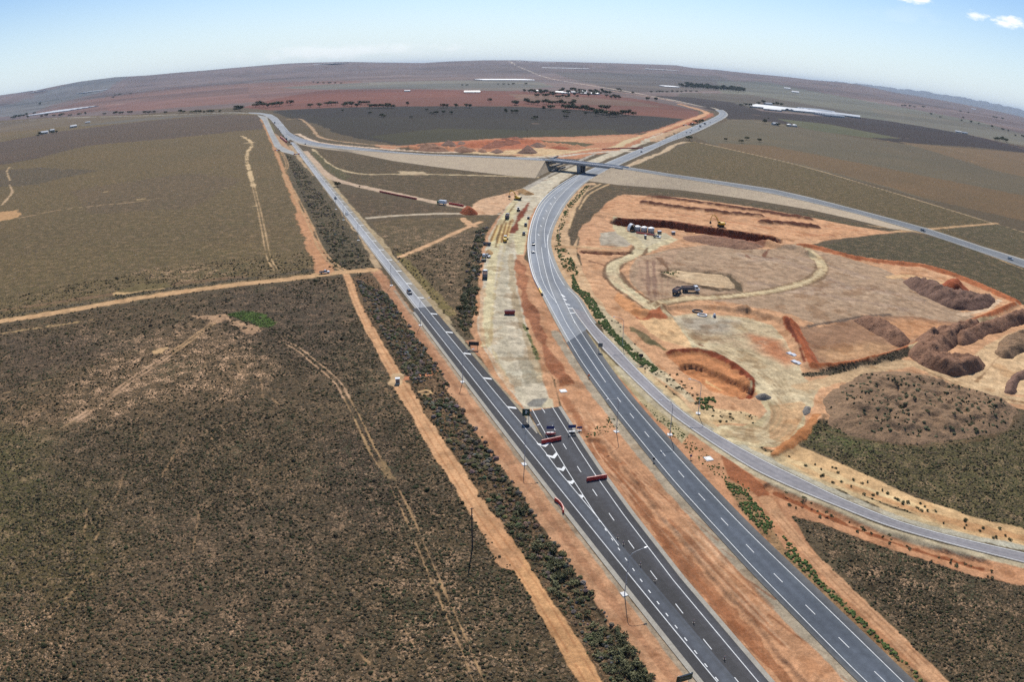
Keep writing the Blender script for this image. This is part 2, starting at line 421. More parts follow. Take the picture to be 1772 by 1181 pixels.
for q in [(163, 305), (222, 284), (187, 331), (244, 345), (438, 357)]:
    line([(q[0]-4, q[1]+.5), (q[0]+4, q[1]-.5)], 3, (196, 162, 122), sm=0, rag=2)
ruts([(487, 590), (515, 604), (545, 628), (582, 660), (600, 690)], (188, 148, 114), gap=2.0, w=0.5, cls=TRACK, rag=0.6)
ruts([(600, 690), (620, 728), (650, 790), (668, 815)], (170, 134, 102), gap=1.9, w=0.40, rag=0.5)
ruts([(680, 840), (700, 880), (722, 930), (745, 985), (775, 1055), (800, 1110), (832, 1190)], (168, 132, 102), gap=1.8, w=0.34, rag=0.5, brk=.02)
line([(660, 800), (672, 822), (684, 832)], 2.2, (140, 112, 84), 0.3, rag=1.8, op=.8)
ruts([(368, 560), (330, 588), (296, 612)], (186, 146, 112), gap=2.2, w=0.5, rag=0.6)
ruts([(292, 615), (255, 640), (222, 662), (180, 695), (130, 728)], (188, 148, 116), gap=2.4, w=0.6, cls=TRACK, rag=0.8)
line([(130, 728), (90, 752), (40, 790)], 1.2, (150, 122, 98), rag=1.2, op=.6)
line([(222, 662), (180, 694), (130, 727), (80, 755)], .6, (176, 138, 108), rag=0.5, brk=.3)
line([(-40, 584), (40, 572), (100, 563), (160, 553)], 2.0, (196, 158, 118), rag=1.2, op=.8, brk=.2)
line([(0, 684), (60, 664), (100, 655)], 1.0, (176, 138, 106), rag=1, op=.7, brk=.3)
line([(700, 656), (725, 650), (753, 643)], 3.0, (192, 122, 84), cls=TRACK, rag=0.8)
line([(725, 679), (740, 676), (745, 681), (728, 683)], 1.2, (214, 170, 128), rag=0.7)
line([(690, 650), (684, 664)], 4, (196, 160, 120), sm=0, rag=1.0, cls=TRACK)
# tracks right
line([(1187, 246), (1210, 247), (1270, 260), (1390, 288), (1500, 320), (1600, 350), (1720, 387), (1800, 410)], 3.2, (178, 148, 112), cls=TRACK, rag=0.7, sc=12)
line([(1440, 412), (1500, 405), (1553, 401), (1640, 394), (1725, 387)], 6.0, (190, 148, 106), cls=TRACK, rag=1.2)
line([(1184, 246), (1165, 252), (1150, 262), (1125, 272), (1080, 290)], 7, (196, 166, 132), cls=TRACK, rag=2, sc=15)
line([(1500, 390), (1600, 404), (1680, 430), (1790, 475)], 4, (176, 142, 104), cls=VERGE, rag=1)
# tracks in the triangle
line([(541, 258), (556, 274), (575, 288), (600, 297), (640, 302), (700, 301), (800, 303), (930, 307)], 5.0, (192, 166, 128), cls=TRACK, rag=1)
poly([(688, 296), (735, 297), (740, 303), (690, 303)], (182, 156, 122), 0, TRACK, rag=2)
line([(528, 262), (545, 282), (565, 302), (590, 314), (640, 326), (720, 343), (790, 357), (870, 366)], 8.5, (190, 160, 134), cls=TRACK, rag=1)
line([(640, 377), (700, 372.5), (780, 369.5), (870, 371)], 6.0, (186, 166, 142), cls=TRACK, rag=1)
line([(692, 445), (740, 425), (790, 402), (832, 384)], 4.2, (206, 158, 116), cls=TRACK, rag=0.6)
line([(800, 378), (812, 388), (822, 392)], 5, (206, 158, 116), cls=TRACK, rag=1.5)
poly([(830, 345), (870, 335), (905, 325), (900, 345), (860, 372), (800, 372), (815, 358)], (202, 158, 122), 0, SITE, rag=2)

# --- the works: pale carriageway under construction
CAR = [(1150, 228), (1115, 236), (1060, 262), (1000, 285), (948, 308), (905, 330), (880, 352), (862, 380), (848, 408), (840, 440), (833, 500), (826, 560), (834, 603), (855, 640), (880, 678), (906, 712), (960, 707), (942, 660), (922, 600), (906, 545), (893, 480), (896, 440), (905, 405), (925, 362), (958, 325), (1000, 296), (1060, 272), (1110, 250), (1150, 240)]
poly([(862, 375), (845, 400), (832, 440), (824, 500), (815, 570), (828, 620), (850, 650), (880, 690), (905, 715), (975, 712), (960, 660), (940, 600), (918, 530), (905, 470), (912, 410), (940, 360), (920, 350), (880, 355)], (190, 138, 100), 0, SITE, rag=1)
poly(CAR, (194, 178, 154), 0, SITE, rag=1.0)
poly([(880, 355), (905, 372), (915, 385), (905, 440), (895, 440), (890, 410), (880, 425), (846, 425), (856, 395)], (198, 182, 142), 0, SITE, rag=1)
for px, c, w in [([(893, 345), (875, 380), (857, 428), (846, 520), (842, 600)], (204, 186, 140), 5), ([(905, 360), (884, 400), (870, 480), (868, 560), (880, 640), (905, 690)], (178, 164, 140), 5),
                 ([(884, 440), (888, 500), (905, 570), (935, 660)], (166, 140, 104), 3), ([(874, 425), (858, 500), (850, 590), (878, 660)], (180, 158, 118), 1.2), ([(836, 500), (832, 560), (842, 605), (890, 680)], (200, 158, 120), 2.0),
                 ([(905, 620), (915, 640), (920, 660)], (150, 136, 112), 4)]:
    line(px, w, c, cls=SITE, rag=1.2, op=.7)
for a, b in [((861, 390), (849, 419)), ((868, 388), (860, 422)), ((876, 386), (868, 420)), ((884, 382), (874, 418))]:
    line([a, b], 1.6, (142, 98, 50), cls=SITE, sm=0, rag=.5); line([(a[0]+3, a[1]), (b[0]+3, b[1])], 1.0, (214, 178, 112), cls=SITE, sm=0, rag=.4)
line([(915, 353), (905, 368), (895, 385), (887, 402)], 4.0, (128, 60, 36), cls=SITE, rag=1.2)
line([(858, 428), (862, 408), (880, 370), (893, 352)], 1.0, (120, 92, 56), cls=SITE, rag=.3)
poly([(905, 700), (920, 690), (940, 688), (952, 690), (958, 706), (930, 708), (912, 706)], (130, 124, 116), 0, SITE, rag=1.2)
poly([(948, 690), (958, 692), (962, 707), (930, 708), (938, 700)], (186, 170, 140), 0, SITE, rag=.6)
# red median
MED = [(893, 440), (900, 490), (914, 545), (932, 600), (957, 660), (968, 700), (990, 745), (1012, 790), (1082, 890), (1150, 975), (1318, 1181), (1400, 1290), (1560, 1290), (1492, 1181), (1320, 1015), (1200, 885), (1130, 805), (1062, 715), (1010, 640), (970, 572), (940, 515), (922, 460)]
poly(MED, (190, 136, 98), 0, VERGE, rag=.7)
line([(1490, 1195), (1320, 1022), (1200, 892), (1128, 810), (1058, 720), (1004, 645), (960, 575)], 3.2, (164, 146, 124), cls=VERGE, rag=.7)
line([(1000, 770), (1075, 890), (1145, 978), (1318, 1190)], 2.2, (158, 136, 114), cls=VERGE, rag=.7)
for px, w in [([(975, 690), (1010, 740), (1040, 790)], 3.5), ([(990, 710), (1030, 770), (1090, 850), (1150, 930)], 2.0), ([(1030, 760), (1100, 860), (1180, 965), (1260, 1060), (1340, 1150), (1400, 1215)], 3.6), ([(1060, 850), (1130, 940), (1210, 1040), (1300, 1150)], 1.6), ([(1080, 800), (1150, 890), (1240, 990), (1330, 1090), (1420, 1190)], 1.2), ([(1140, 930), (1240, 1045), (1330, 1150)], 2.5)]:
    line(px, w, (152, 94, 60), cls=VERGE, rag=1.4, op=.75)
_a = resample(S([(975, 692), (1012, 790), (1082, 890), (1150, 975), (1318, 1181), (1400, 1285)]), 40); _b = resample(S([(1012, 682), (1062, 758), (1130, 828), (1200, 900), (1320, 1030), (1492, 1196)]), 40)
for i in range(26):
    t = .06+.88*rnd.random(); i0 = rnd.randrange(0, 22); i1 = min(40, i0+rnd.randrange(9, 26)); t1 = min(.95, max(.05, t+rnd.uniform(-.18, .18))); tt = np.linspace(t, t1, i1-i0)[:, None]
    line(_a[i0:i1]*(1-tt)+_b[i0:i1]*tt, rnd.uniform(.3, .7), rnd.choice([(146, 96, 66), (160, 110, 78), (206, 160, 124)]), cls=VERGE, sm=0, rag=.5, op=.6, brk=.08, world=True)
for i in range(16):
    t = i/15.; a = LF(100-128*t+rnd.uniform(-6, 6), 22-1.5*t+rnd.uniform(-2, 4)); b = a+LU*rnd.uniform(-18, -8)+LN*rnd.uniform(-1, 3)
    line([a, b], .35, (140, 84, 52), cls=VERGE, sm=0, rag=.4, op=.7, world=True)
poly([(892, 448), (905, 460), (915, 490), (912, 510), (925, 545), (945, 590), (962, 625), (985, 650), (985, 668), (965, 672), (950, 640), (930, 590), (905, 530), (893, 480)], (160, 100, 68), 0, SITE, rag=2.2)
poly([(893, 455), (905, 470), (915, 485), (905, 500), (894, 480)], (178, 114, 78), 0, SITE, rag=1.5)
poly([(965, 655), (985, 650), (998, 668), (965, 672)], (146, 88, 56), 0, SITE, rag=1)
line([(905, 560), (918, 590), (930, 620)], 1.6, (112, 112, 66), .4, SITE, rag=1.2)

# --- between right carriageway and ramp, and beyond the ramp
poly([(995, 552), (1035, 610), (1070, 650), (1145, 712), (1285, 806), (1345, 838), (1440, 876), (1560, 925), (1800, 985), (1800, 1020), (1700, 1003), (1600, 972), (1500, 938), (1420, 906), (1370, 895), (1440, 1000), (1640, 1200), (1520, 1180), (1330, 955), (1260, 885), (1180, 810), (1100, 705), (1030, 610)], (188, 132, 94), 0.0, VERGE, rag=.8)
poly([(1000, 560), (1040, 605), (1145, 705), (1200, 750), (1180, 770), (1110, 700), (1040, 620)], (172, 152, 114), 0.0, VERGE, rag=1)
line([(1068, 636), (1143, 707), (1285, 806), (1345, 838), (1440, 877), (1560, 926), (1800, 986)], 2.6, (182, 164, 134), cls=VERGE, rag=.6)
line([(1060, 596), (1110, 640), (1165, 692), (1218, 732), (1304, 782), (1386, 823), (1462, 859), (1584, 905), (1800, 955)], 3.4, (172, 162, 142), cls=VERGE, rag=.8)
line([(1110, 640), (1200, 715), (1300, 772), (1386, 815), (1470, 852), (1584, 897), (1800, 944)], 3.0, (196, 168, 126), cls=VERGE, rag=1.0)
line([(1345, 850), (1440, 892), (1560, 938), (1700, 980)], 1.6, (142, 80, 48), cls=VERGE, rag=1.2)
poly([(1250, 790), (1300, 820), (1330, 850), (1320, 860), (1270, 830)], (156, 92, 58), 0, VERGE, rag=2)
# scrub triangle bottom right
poly([(1375, 898), (1420, 907), (1500, 938), (1600, 972), (1700, 1003), (1800, 1022), (1800, 1300), (1700, 1300), (1640, 1165), (1560, 1085), (1470, 995), (1420, 945)], (86, 72, 56), 1.0, rag=1.2, mott=.8)
line([(1325, 865), (1355, 905), (1400, 958), (1470, 1028), (1550, 1105), (1640, 1195), (1700, 1260)], 3.4, (200, 148, 108), cls=TRACK, rag=.6)
for o in (-.9, .8): line([(1340, 890), (1400, 958), (1470, 1028), (1550, 1105), (1640, 1195)], .35, (150, 100, 68), cls=TRACK, off=o, rag=.2, brk=.3, op=.7)
line([(1270, 845), (1330, 925), (1400, 1000), (1480, 1080), (1570, 1170), (1600, 1200)], 4.0, (150, 116, 80), .35, None, rag=1.6, op=.9)
# pale batter right of the ramp
poly([(1290, 765), (1345, 785), (1380, 772), (1480, 815), (1560, 850), (1680, 893), (1800, 918), (1800, 950), (1650, 915), (1500, 862), (1400, 822)], (206, 164, 116), 0.0, VERGE, rag=1.5)
line([(1350, 792), (1420, 815), (1500, 848), (1600, 880)], 3, (212, 178, 130), cls=VERGE, rag=1.2)
line([(1470, 842), (1560, 875), (1680, 912), (1800, 938)], 3, (192, 142, 96), cls=VERGE, rag=1.2)
poly([(1375, 765), (1400, 742), (1430, 732), (1500, 752), (1620, 765), (1720, 755), (1800, 735), (1800, 920), (1680, 893), (1560, 848), (1480, 812), (1410, 778)], (92, 84, 56), .85, rag=1.0, mott=.8)
poly([(1385, 748), (1430, 735), (1500, 755), (1540, 765), (1500, 790), (1420, 770)], (80, 84, 50), .9, rag=2, soft=6)
# strip of batter beside the right carriageway (upper)
poly([(1003, 318), (975, 346), (954, 382), (949, 412), (956, 452), (974, 488), (1000, 522), (1050, 575), (1110, 640), (1200, 715), (1250, 745), (1320, 740), (1300, 700), (1180, 640), (1120, 580), (1060, 520), (1010, 470), (995, 430), (1005, 390), (1030, 360), (1045, 335), (1030, 316)], (200, 160, 120), 0.0, SITE, rag=1.2)
poly([(1020, 520), (1060, 540), (1130, 610), (1190, 670), (1220, 700), (1190, 700), (1110, 640), (1050, 580)], (190, 168, 134), 0.1, SITE, rag=1.5)
poly([(1022, 322), (1042, 318), (1090, 325), (1180, 334), (1290, 350), (1400, 368), (1480, 385), (1548, 400), (1530, 402), (1400, 382), (1300, 364), (1200, 345), (1078, 337), (1050, 352), (1035, 368), (1010, 395), (990, 425), (985, 400), (998, 360)], (88, 72, 52), .75, rag=1.2, mott=.8)
line([(1030, 322), (1068, 327), (1180, 336), (1290, 352), (1400, 372), (1500, 394)], 9, (80, 72, 52), .9, rag=2.5)
for px in [[(1040, 318), (1010, 335), (995, 360), (985, 395)], [(1055, 318), (1020, 336), (1002, 362)]]:
    line(px, 1.5, (206, 168, 124), cls=TRACK, rag=.6)
# scrub field right of the works (olive)
poly([(1400, 432), (1480, 412), (1553, 402), (1640, 415), (1700, 438), (1800, 478), (1800, 540), (1755, 522), (1700, 498), (1600, 460), (1500, 450)], (80, 74, 52), .85, rag=1.0, mott=.7)
poly([(1640, 396), (1725, 388), (1800, 412), (1800, 455), (1700, 425)], (88, 80, 58), .75, rag=1.2, mott=.7)

# --- earthworks right
REDC, REDD, FLOOR_, CREAM = (176, 100, 62), (132, 66, 40), (168, 136, 108), (198, 178, 140)
poly([(1078, 337), (1180, 342), (1300, 358), (1400, 376), (1480, 392), (1553, 403), (1440, 414), (1400, 426), (1500, 450), (1600, 460), (1700, 498), (1755, 522), (1800, 540), (1800, 715), (1720, 696), (1640, 668), (1420, 735), (1380, 768), (1350, 790), (1290, 765), (1240, 742), (1200, 700), (1140, 640), (1080, 570), (1020, 500), (1000, 440), (1008, 395), (1038, 368), (1048, 352)], (198, 146, 106), 0, SITE, rag=1.4)
poly([(1070, 339), (1180, 343), (1300, 359), (1480, 392), (1550, 403), (1440, 414), (1340, 412), (1240, 394), (1100, 374), (1040, 366), (1050, 352)], (204, 148, 106), 0, SITE, rag=1.2)
for px in [[(1060, 350), (1180, 358), (1300, 374), (1400, 392)], [(1070, 362), (1180, 372), (1290, 388), (1380, 402)], [(1300, 372), (1400, 388), (1500, 402)], [(1340, 404), (1440, 408)]]:
    line(px, 2.0, (176, 104, 66), cls=SITE, rag=2.0, op=.6)
poly([(1003, 405), (1010, 390), (1040, 375), (1060, 378), (1062, 398), (1040, 405), (1038, 425), (1010, 424)], (202, 148, 108), 0, SITE, rag=1.5)
poly([(1040, 404), (1075, 400), (1100, 415), (1085, 428), (1042, 424)], (176, 160, 140), 0, SITE, rag=1.5)
poly([(1085, 402), (1150, 404), (1165, 412), (1130, 432), (1095, 425)], (188, 172, 142), 0, SITE, rag=1.5)
poly([(1085, 470), (1098, 446), (1170, 430), (1230, 424), (1320, 432), (1385, 428), (1450, 442), (1530, 466), (1590, 495), (1640, 530), (1700, 555), (1680, 562), (1570, 548), (1500, 546), (1420, 565), (1370, 545), (1290, 528), (1220, 518), (1130, 526), (1100, 500)], FLOOR_, 0, SITE, rag=1.5)
poly([(1180, 412), (1240, 408), (1325, 418), (1320, 430), (1290, 432), (1230, 420)], (150, 100, 76), 0, SITE, rag=1.5)
poly([(1100, 455), (1180, 428), (1170, 445), (1150, 470), (1130, 520), (1105, 500)], (176, 140, 112), 0, SITE, rag=1.5, op=.8)
for k in range(5):
    line([(1105+k*12, 452), (1112+k*11, 480), (1128+k*6, 518)], .8, (150, 114, 90), cls=SITE, rag=.6, op=.6)
for px in [[(1300, 452), (1370, 445), (1440, 462), (1500, 480)], [(1300, 490), (1400, 500), (1500, 500), (1600, 520)], [(1240, 522), (1320, 505), (1420, 510), (1560, 535)], [(1280, 440), (1380, 460), (1470, 500)]]:
    line(px, 6.0, (160, 132, 114), cls=SITE, rag=3.0, op=.45); line(px, 2.2, (192, 160, 132), cls=SITE, rag=2, off=5, op=.5)
poly([(1145, 468), (1180, 466), (1262, 476), (1280, 500), (1270, 504), (1200, 492), (1155, 480)], (192, 160, 124), 0, SITE, rag=.8)
line([(1146, 470), (1175, 467), (1262, 476), (1280, 502)], 3.4, (92, 76, 56), cls=SITE, rag=.8, sm=2)
line([(1142, 474), (1160, 484), (1200, 494), (1240, 502), (1278, 503)], 3.0, (92, 72, 52), cls=SITE, rag=1, sm=2)
line([(1145, 472), (1160, 476), (1170, 478)], 2.4, (92, 100, 56), .4, SITE, rag=1)
HAUL = [(1070, 378), (1073, 398), (1092, 412), (1108, 428), (1098, 442), (1066, 456), (1060, 472), (1072, 492), (1100, 515), (1128, 533), (1150, 556), (1180, 580), (1225, 604), (1275, 634), (1320, 665), (1355, 700), (1362, 730), (1330, 758), (1270, 752)]
line(HAUL[:11], 8.0, CREAM, cls=SITE, rag=1)
line(HAUL[10:], 13.0, CREAM, cls=SITE, rag=1.4)
line([(1098, 442), (1130, 428), (1165, 415)], 7.0, CREAM, cls=SITE, rag=1)
line([(1128, 528), (1180, 518), (1250, 514), (1330, 505), (1400, 486), (1422, 468), (1418, 452), (1400, 436), (1385, 424)], 8.0, (198, 172, 132), cls=SITE, rag=1)
for o in (-3.6, 3.6): line([(1128, 528), (1180, 518), (1250, 514), (1330, 505), (1400, 486), (1422, 468), (1418, 452)], 1.5, (118, 86, 60), cls=SITE, off=o, rag=1.0, op=.85)
for o in (-4.4, 4.2): line(HAUL[3:11], 1.8, (112, 80, 54), cls=SITE, off=o, rag=1.0, op=.9)
line([(962, 425), (1000, 427), (1050, 431), (1075, 428)], 4.0, (200, 160, 118), cls=SITE, rag=.6)
line([(1010, 435), (1050, 437), (1085, 437)], 3.5, (120, 66, 46), cls=SITE, rag=1)
poly([(1160, 548), (1200, 543), (1290, 550), (1335, 563), (1360, 590), (1378, 622), (1395, 655), (1420, 672), (1412, 705), (1390, 735), (1350, 775), (1290, 765), (1250, 748), (1300, 735), (1325, 712), (1300, 670), (1250, 630), (1200, 590)], (192, 168, 132), 0, SITE, rag=1.5)
poly([(1165, 552), (1220, 548), (1280, 556), (1260, 575), (1200, 578)], (172, 156, 136), 0, SITE, rag=2, soft=5)
poly([(1300, 580), (1350, 590), (1380, 625), (1360, 640), (1320, 610)], (190, 124, 86), 0, SITE, rag=3, soft=4)
poly([(1220, 600), (1290, 645), (1345, 700), (1320, 740), (1260, 745), (1330, 715)], (188, 166, 126), 0, SITE, rag=2)
poly([(1330, 700), (1390, 690), (1410, 710), (1360, 770), (1330, 760)], (196, 146, 100), 0, SITE, rag=2, op=.7)
for k in range(6):
    line([(1180+k*9, 572+k*2), (1250+k*10, 612-k), (1310+k*8, 655-k*2), (1362+k*3, 705)], .9, (160, 134, 98), cls=SITE, rag=.8, op=.5)
rt_ = random.Random(21)
for base_, offs in ((HAUL[4:11], (-2.6, -1.0, .8, 2.4)), (HAUL[9:], (-5, -3.2, -1.5, .4, 2, 3.8, 5.2)), ([(1128, 528), (1180, 518), (1250, 514), (1330, 505), (1400, 486), (1422, 468), (1418, 452)], (-2.2, -.6, 1.2, 2.6))):
    for o in offs: line(base_, .55, rt_.choice([(160, 134, 98), (214, 192, 154), (150, 118, 84)]), cls=SITE, off=o+rt_.uniform(-.5, .5), rag=.9, op=.6, brk=.12)
for _ in range(70):
    x0, y0 = rt_.choice([(1200, 460), (1330, 470), (1450, 500), (1560, 530), (1290, 590), (1340, 690), (1250, 570), (1180, 365), (1330, 392), (1450, 590), (1560, 570), (1660, 650), (1120, 470), (1300, 510)]); x0 += rt_.uniform(-60, 60); y0 += rt_.uniform(-9, 9); an = rt_.uniform(-.5, .5); l_ = rt_.uniform(30, 90)
    pts_ = [(x0-l_/2, y0+an*6), (x0-l_/6, y0+rt_.uniform(-3, 3)), (x0+l_/5, y0+rt_.uniform(-3, 3)), (x0+l_/2, y0-an*6)]; c_ = rt_.choice([(148, 116, 92), (198, 164, 132), (136, 100, 76)])
    ruts(pts_, c_, gap=2.4, w=.6, cls=SITE, rag=.8, op=.5, brk=.1)
for x_ in (1120, 1131): line([(x_, 452), (x_+1, 480), (x_+3, 512)], 1.7, (136, 102, 84), cls=SITE, rag=.6, op=.8)
for c_, w_, px_ in [((108, 68, 48), 2.2, [(1012, 436), (1050, 439), (1086, 439)]), ((120, 74, 50), 2.0, [(1020, 452), (1035, 456), (1046, 460)]), ((112, 62, 40), 2.4, [(1330, 432), (1322, 444), (1332, 446)]), ((128, 84, 60), 1.4, [(1290, 440), (1300, 448), (1315, 446)]), ((122, 86, 60), 1.6, [(1140, 446), (1160, 470), (1172, 480)]), ((206, 176, 138), 2.6, [(1060, 480), (1085, 505), (1110, 528)]), ((120, 70, 44), 1.6, [(1210, 597), (1250, 622), (1290, 652), (1310, 668)]), ((96, 88, 56), 3.0, [(1092, 568), (1112, 580), (1130, 596)]), ((90, 84, 52), 2.6, [(1128, 590), (1150, 606), (1164, 612)])]:
    line(px_, w_, c_, cls=SITE, rag=1.2, op=.85)
# ponds of cut earth by the haul road
poly([(1095, 540), (1140, 535), (1160, 555), (1150, 570), (1100, 552)], (172, 96, 60), 0, SITE, rag=2)
poly([(1100, 555), (1165, 552), (1190, 590), (1200, 605), (1150, 590)], (214, 170, 122), 0, SITE, rag=2)
poly([(1070, 505), (1120, 545), (1110, 555), (1060, 520)], (206, 140, 90), 0, SITE, rag=2)
poly([(1165, 612), (1190, 608), (1230, 612), (1290, 648), (1306, 668), (1300, 685), (1270, 692), (1220, 680), (1190, 650), (1150, 614)], (190, 122, 76), 0, SITE, rag=1.5)
poly([(1215, 640), (1260, 665), (1280, 680), (1240, 682), (1210, 660)], (206, 156, 104), 0, SITE, rag=2)
line([(1160, 614), (1185, 611), (1225, 614), (1262, 632), (1298, 658), (1302, 676), (1282, 690)], 3.4, (134, 62, 36), cls=SITE, rag=1.4)
poly([(1210, 700), (1290, 712), (1318, 722), (1310, 734), (1240, 738), (1200, 715)], (204, 172, 128), .1, SITE, rag=1.5)
# benches
poly([(1372, 566), (1420, 566), (1500, 547), (1580, 548), (1680, 562), (1640, 585), (1560, 606), (1500, 625), (1440, 636), (1400, 630), (1380, 600)], (150, 110, 82), 0, SITE, rag=1.2)
poly([(1420, 610), (1500, 590), (1555, 600), (1500, 622), (1440, 632)], (186, 140, 100), 0, SITE, rag=3, soft=5)
poly([(1500, 560), (1580, 552), (1660, 566), (1600, 585), (1560, 590)], (192, 136, 94), 0, SITE, rag=3, soft=5)
line([(1365, 560), (1385, 592), (1402, 622), (1410, 636)], 6.0, (166, 86, 50), cls=SITE, rag=1.6)
line([(1360, 563), (1378, 595), (1392, 630)], 1.4, (120, 56, 34), cls=SITE, rag=.8)
line([(1400, 565), (1450, 556), (1500, 547), (1540, 545)], 2.5, (104, 84, 70), cls=SITE, rag=1)
line([(1410, 638), (1470, 634), (1530, 620), (1575, 604), (1640, 575), (1700, 552), (1755, 530)], 4.0, (172, 96, 56), cls=SITE, rag=1.2)
line([(1395, 650), (1440, 645), (1510, 632), (1575, 612)], 4.5, (74, 66, 50), .8, rag=1.5)
line([(1580, 608), (1640, 580), (1700, 560), (1760, 545)], 4.5, (206, 180, 140), cls=SITE, rag=1.5)
line([(1385, 425), (1420, 432), (1500, 452), (1600, 463), (1680, 490), (1760, 526)], 7.0, (178, 102, 62), cls=SITE, rag=1.5)
line([(1440, 436), (1520, 450), (1600, 458), (1690, 488), (1760, 518)], 1.6, (120, 66, 44), cls=SITE, rag=1.5, op=.8)
line([(1540, 480), (1580, 478), (1640, 492), (1700, 512)], 5, (208, 164, 118), cls=SITE, rag=1.5)
line([(1660, 545), (1700, 538), (1730, 520)], 4, (206, 172, 140), cls=SITE, rag=1)
line([(1385, 672), (1420, 664), (1480, 648), (1540, 633), (1580, 630), (1630, 652), (1680, 672), (1740, 690), (1800, 696)], 7.0, (194, 158, 118), cls=SITE, rag=1.2)
line([(1600, 642), (1660, 668), (1720, 688), (1800, 700)], 1.2, (140, 102, 70), cls=SITE, rag=.8)
poly([(1640, 640), (1690, 610), (1720, 590), (1800, 560), (1800, 690), (1720, 682), (1660, 664)], (206, 168, 126), 0, SITE, rag=1.5)
line([(1690, 660), (1710, 640), (1735, 615), (1800, 590)], 1.2, (150, 114, 80), cls=SITE, rag=.8)
line([(1340, 790), (1375, 765), (1398, 742), (1412, 722)], 4.0, (178, 116, 70), cls=SITE, rag=1.2)
line([(1424, 722), (1430, 745), (1500, 762), (1600, 770), (1700, 760), (1750, 735), (1765, 715)], 2.4, (112, 88, 62), cls=SITE, rag=1.4, op=.6)

# --- works beyond the overpass
poly([(650, 250), (690, 253), (760, 246), (850, 240), (1000, 236), (1100, 232), (1130, 240), (1060, 262), (1000, 276), (920, 271), (850, 268), (760, 262), (660, 257)], (184, 122, 86), 0, SITE, rag=3, sc=20)
poly([(700, 252), (800, 244), (900, 240), (960, 245), (900, 258), (780, 256)], (176, 98, 64), 0, SITE, rag=4, sc=20)
poly([(740, 262), (860, 262), (930, 256), (1010, 262), (960, 268), (850, 268)], (204, 168, 124), 0, SITE, rag=3, sc=20)
poly([(960, 243), (1060, 236), (1095, 236), (1060, 246), (980, 248)], (196, 140, 100), 0, SITE, rag=3, sc=20)
poly([(925, 243), (1000, 246), (1030, 250), (1010, 254), (950, 250)], (96, 84, 58), .4, rag=3, sc=20)
line([(900, 271), (960, 268), (1020, 258), (1060, 256), (1090, 243), (1120, 234)], 9, (204, 176, 134), cls=SITE, rag=2, sc=20)
line([(880, 273.5), (960, 271), (1010, 266), (1060, 262), (1100, 262)], 10, (196, 178, 160), cls=SITE, rag=1.5, sc=20)
line([(1040, 258.5), (1080, 256.5), (1120, 256)], 5, (150, 62, 54), cls=SITE, rag=1.5)
line([(1113, 236), (1145, 225), (1180, 213), (1205, 204), (1222, 198), (1220, 193), (1200, 187), (1175, 180)], 20, (206, 150, 108), cls=SITE, rag=2, sc=20)
line([(1118, 240), (1150, 230), (1190, 215), (1225, 202), (1232, 196)], 12, (172, 96, 62), cls=SITE, rag=3, sc=20, op=.85)
line([(1100, 232), (1145, 222), (1180, 209), (1205, 201)], 6, (168, 100, 74), cls=SITE, rag=2, op=.8)
line([(1130, 245), (1160, 232), (1195, 219)], 14, (196, 156, 120), cls=SITE, rag=3, op=.9)
line([(905, 329), (945, 307), (990, 284), (1030, 266)], 5, (172, 160, 146), cls=SITE, rag=1)
# ribs of bush strips near the far junction
poly([(536, 264), (545, 262), (575, 288), (606, 305), (595, 312), (565, 295)], (84, 82, 52), .8, rag=1.5, mott=.6)
poly([(505, 226), (540, 220), (560, 232), (600, 246), (560, 243)], (96, 80, 60), .5, rag=3)
line([(497, 207), (520, 206), (540, 222), (553, 237), (600, 246), (700, 256)], 5, (178, 142, 108), cls=TRACK, rag=1.5)
line([(515, 232), (550, 246), (620, 254), (720, 262), (800, 264)], 8, (206, 176, 150), cls=VERGE, rag=1.5)
# verges of the left highway junction island
poly([(474, 230), (486, 238), (498, 252), (508, 262), (498, 261), (480, 246)], (180, 140, 106), .1, VERGE, rag=1.5)
poly([(461, 207), (468, 210), (476, 228), (472, 228)], (120, 108, 76), .4, rag=1.5)

# --- far roads that are only seen as lines
FARROAD = [([(446, 197.5), (400, 195), (300, 198.5), (200, 201.5), (100, 204.5), (40, 209), (-40, 218)], 9, (168, 160, 156)),
           ([(1253, 195), (1235, 187), (1211, 183.5), (1169, 174), (1132, 167), (1090, 159), (1047, 151.7), (977, 140.4), (906, 129), (880, 124)], 13, (196, 176, 160)),
           ([(1190, 181), (1150, 172), (1100, 164), (1050, 156)], 9, (190, 150, 128)),
           ([(1260, 207), (1300, 210), (1360, 218)], 4, (150, 128, 108)),
           ([(1240, 206), (1205, 203)], 3, (150, 128, 108))]
for p, w, c in FARROAD: line(p, w, c, 0, None, rag=1.5, sc=30, sm=5)

# --- relief: ridges (+) and ditches (-): line, height, half width
RELIEF = []
def ridge(px, h, w, rough=.35, sm=4): RELIEF.append((smooth(S(px), sm), h, w, rough))
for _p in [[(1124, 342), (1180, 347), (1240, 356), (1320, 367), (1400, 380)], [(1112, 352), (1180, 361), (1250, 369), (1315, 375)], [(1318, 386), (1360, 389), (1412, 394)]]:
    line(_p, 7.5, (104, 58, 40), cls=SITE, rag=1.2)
ridge([(1124, 342), (1180, 347), (1240, 356), (1320, 367), (1400, 380)], 2.2, 4.0)
ridge([(1112, 352), (1180, 361), (1250, 369), (1315, 375)], 2.6, 4.0)
ridge([(1318, 386), (1360, 389), (1412, 394)], 3.0, 3.6)
ridge([(1085, 385), (1150, 388), (1215, 398), (1270, 406), (1324, 414)], -11.0, 11.5, .12)
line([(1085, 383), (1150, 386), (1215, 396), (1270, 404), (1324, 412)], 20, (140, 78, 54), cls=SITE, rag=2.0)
line([(1080, 377), (1150, 379), (1215, 387), (1270, 395), (1326, 404)], 4, (214, 160, 118), cls=SITE, rag=1.5)
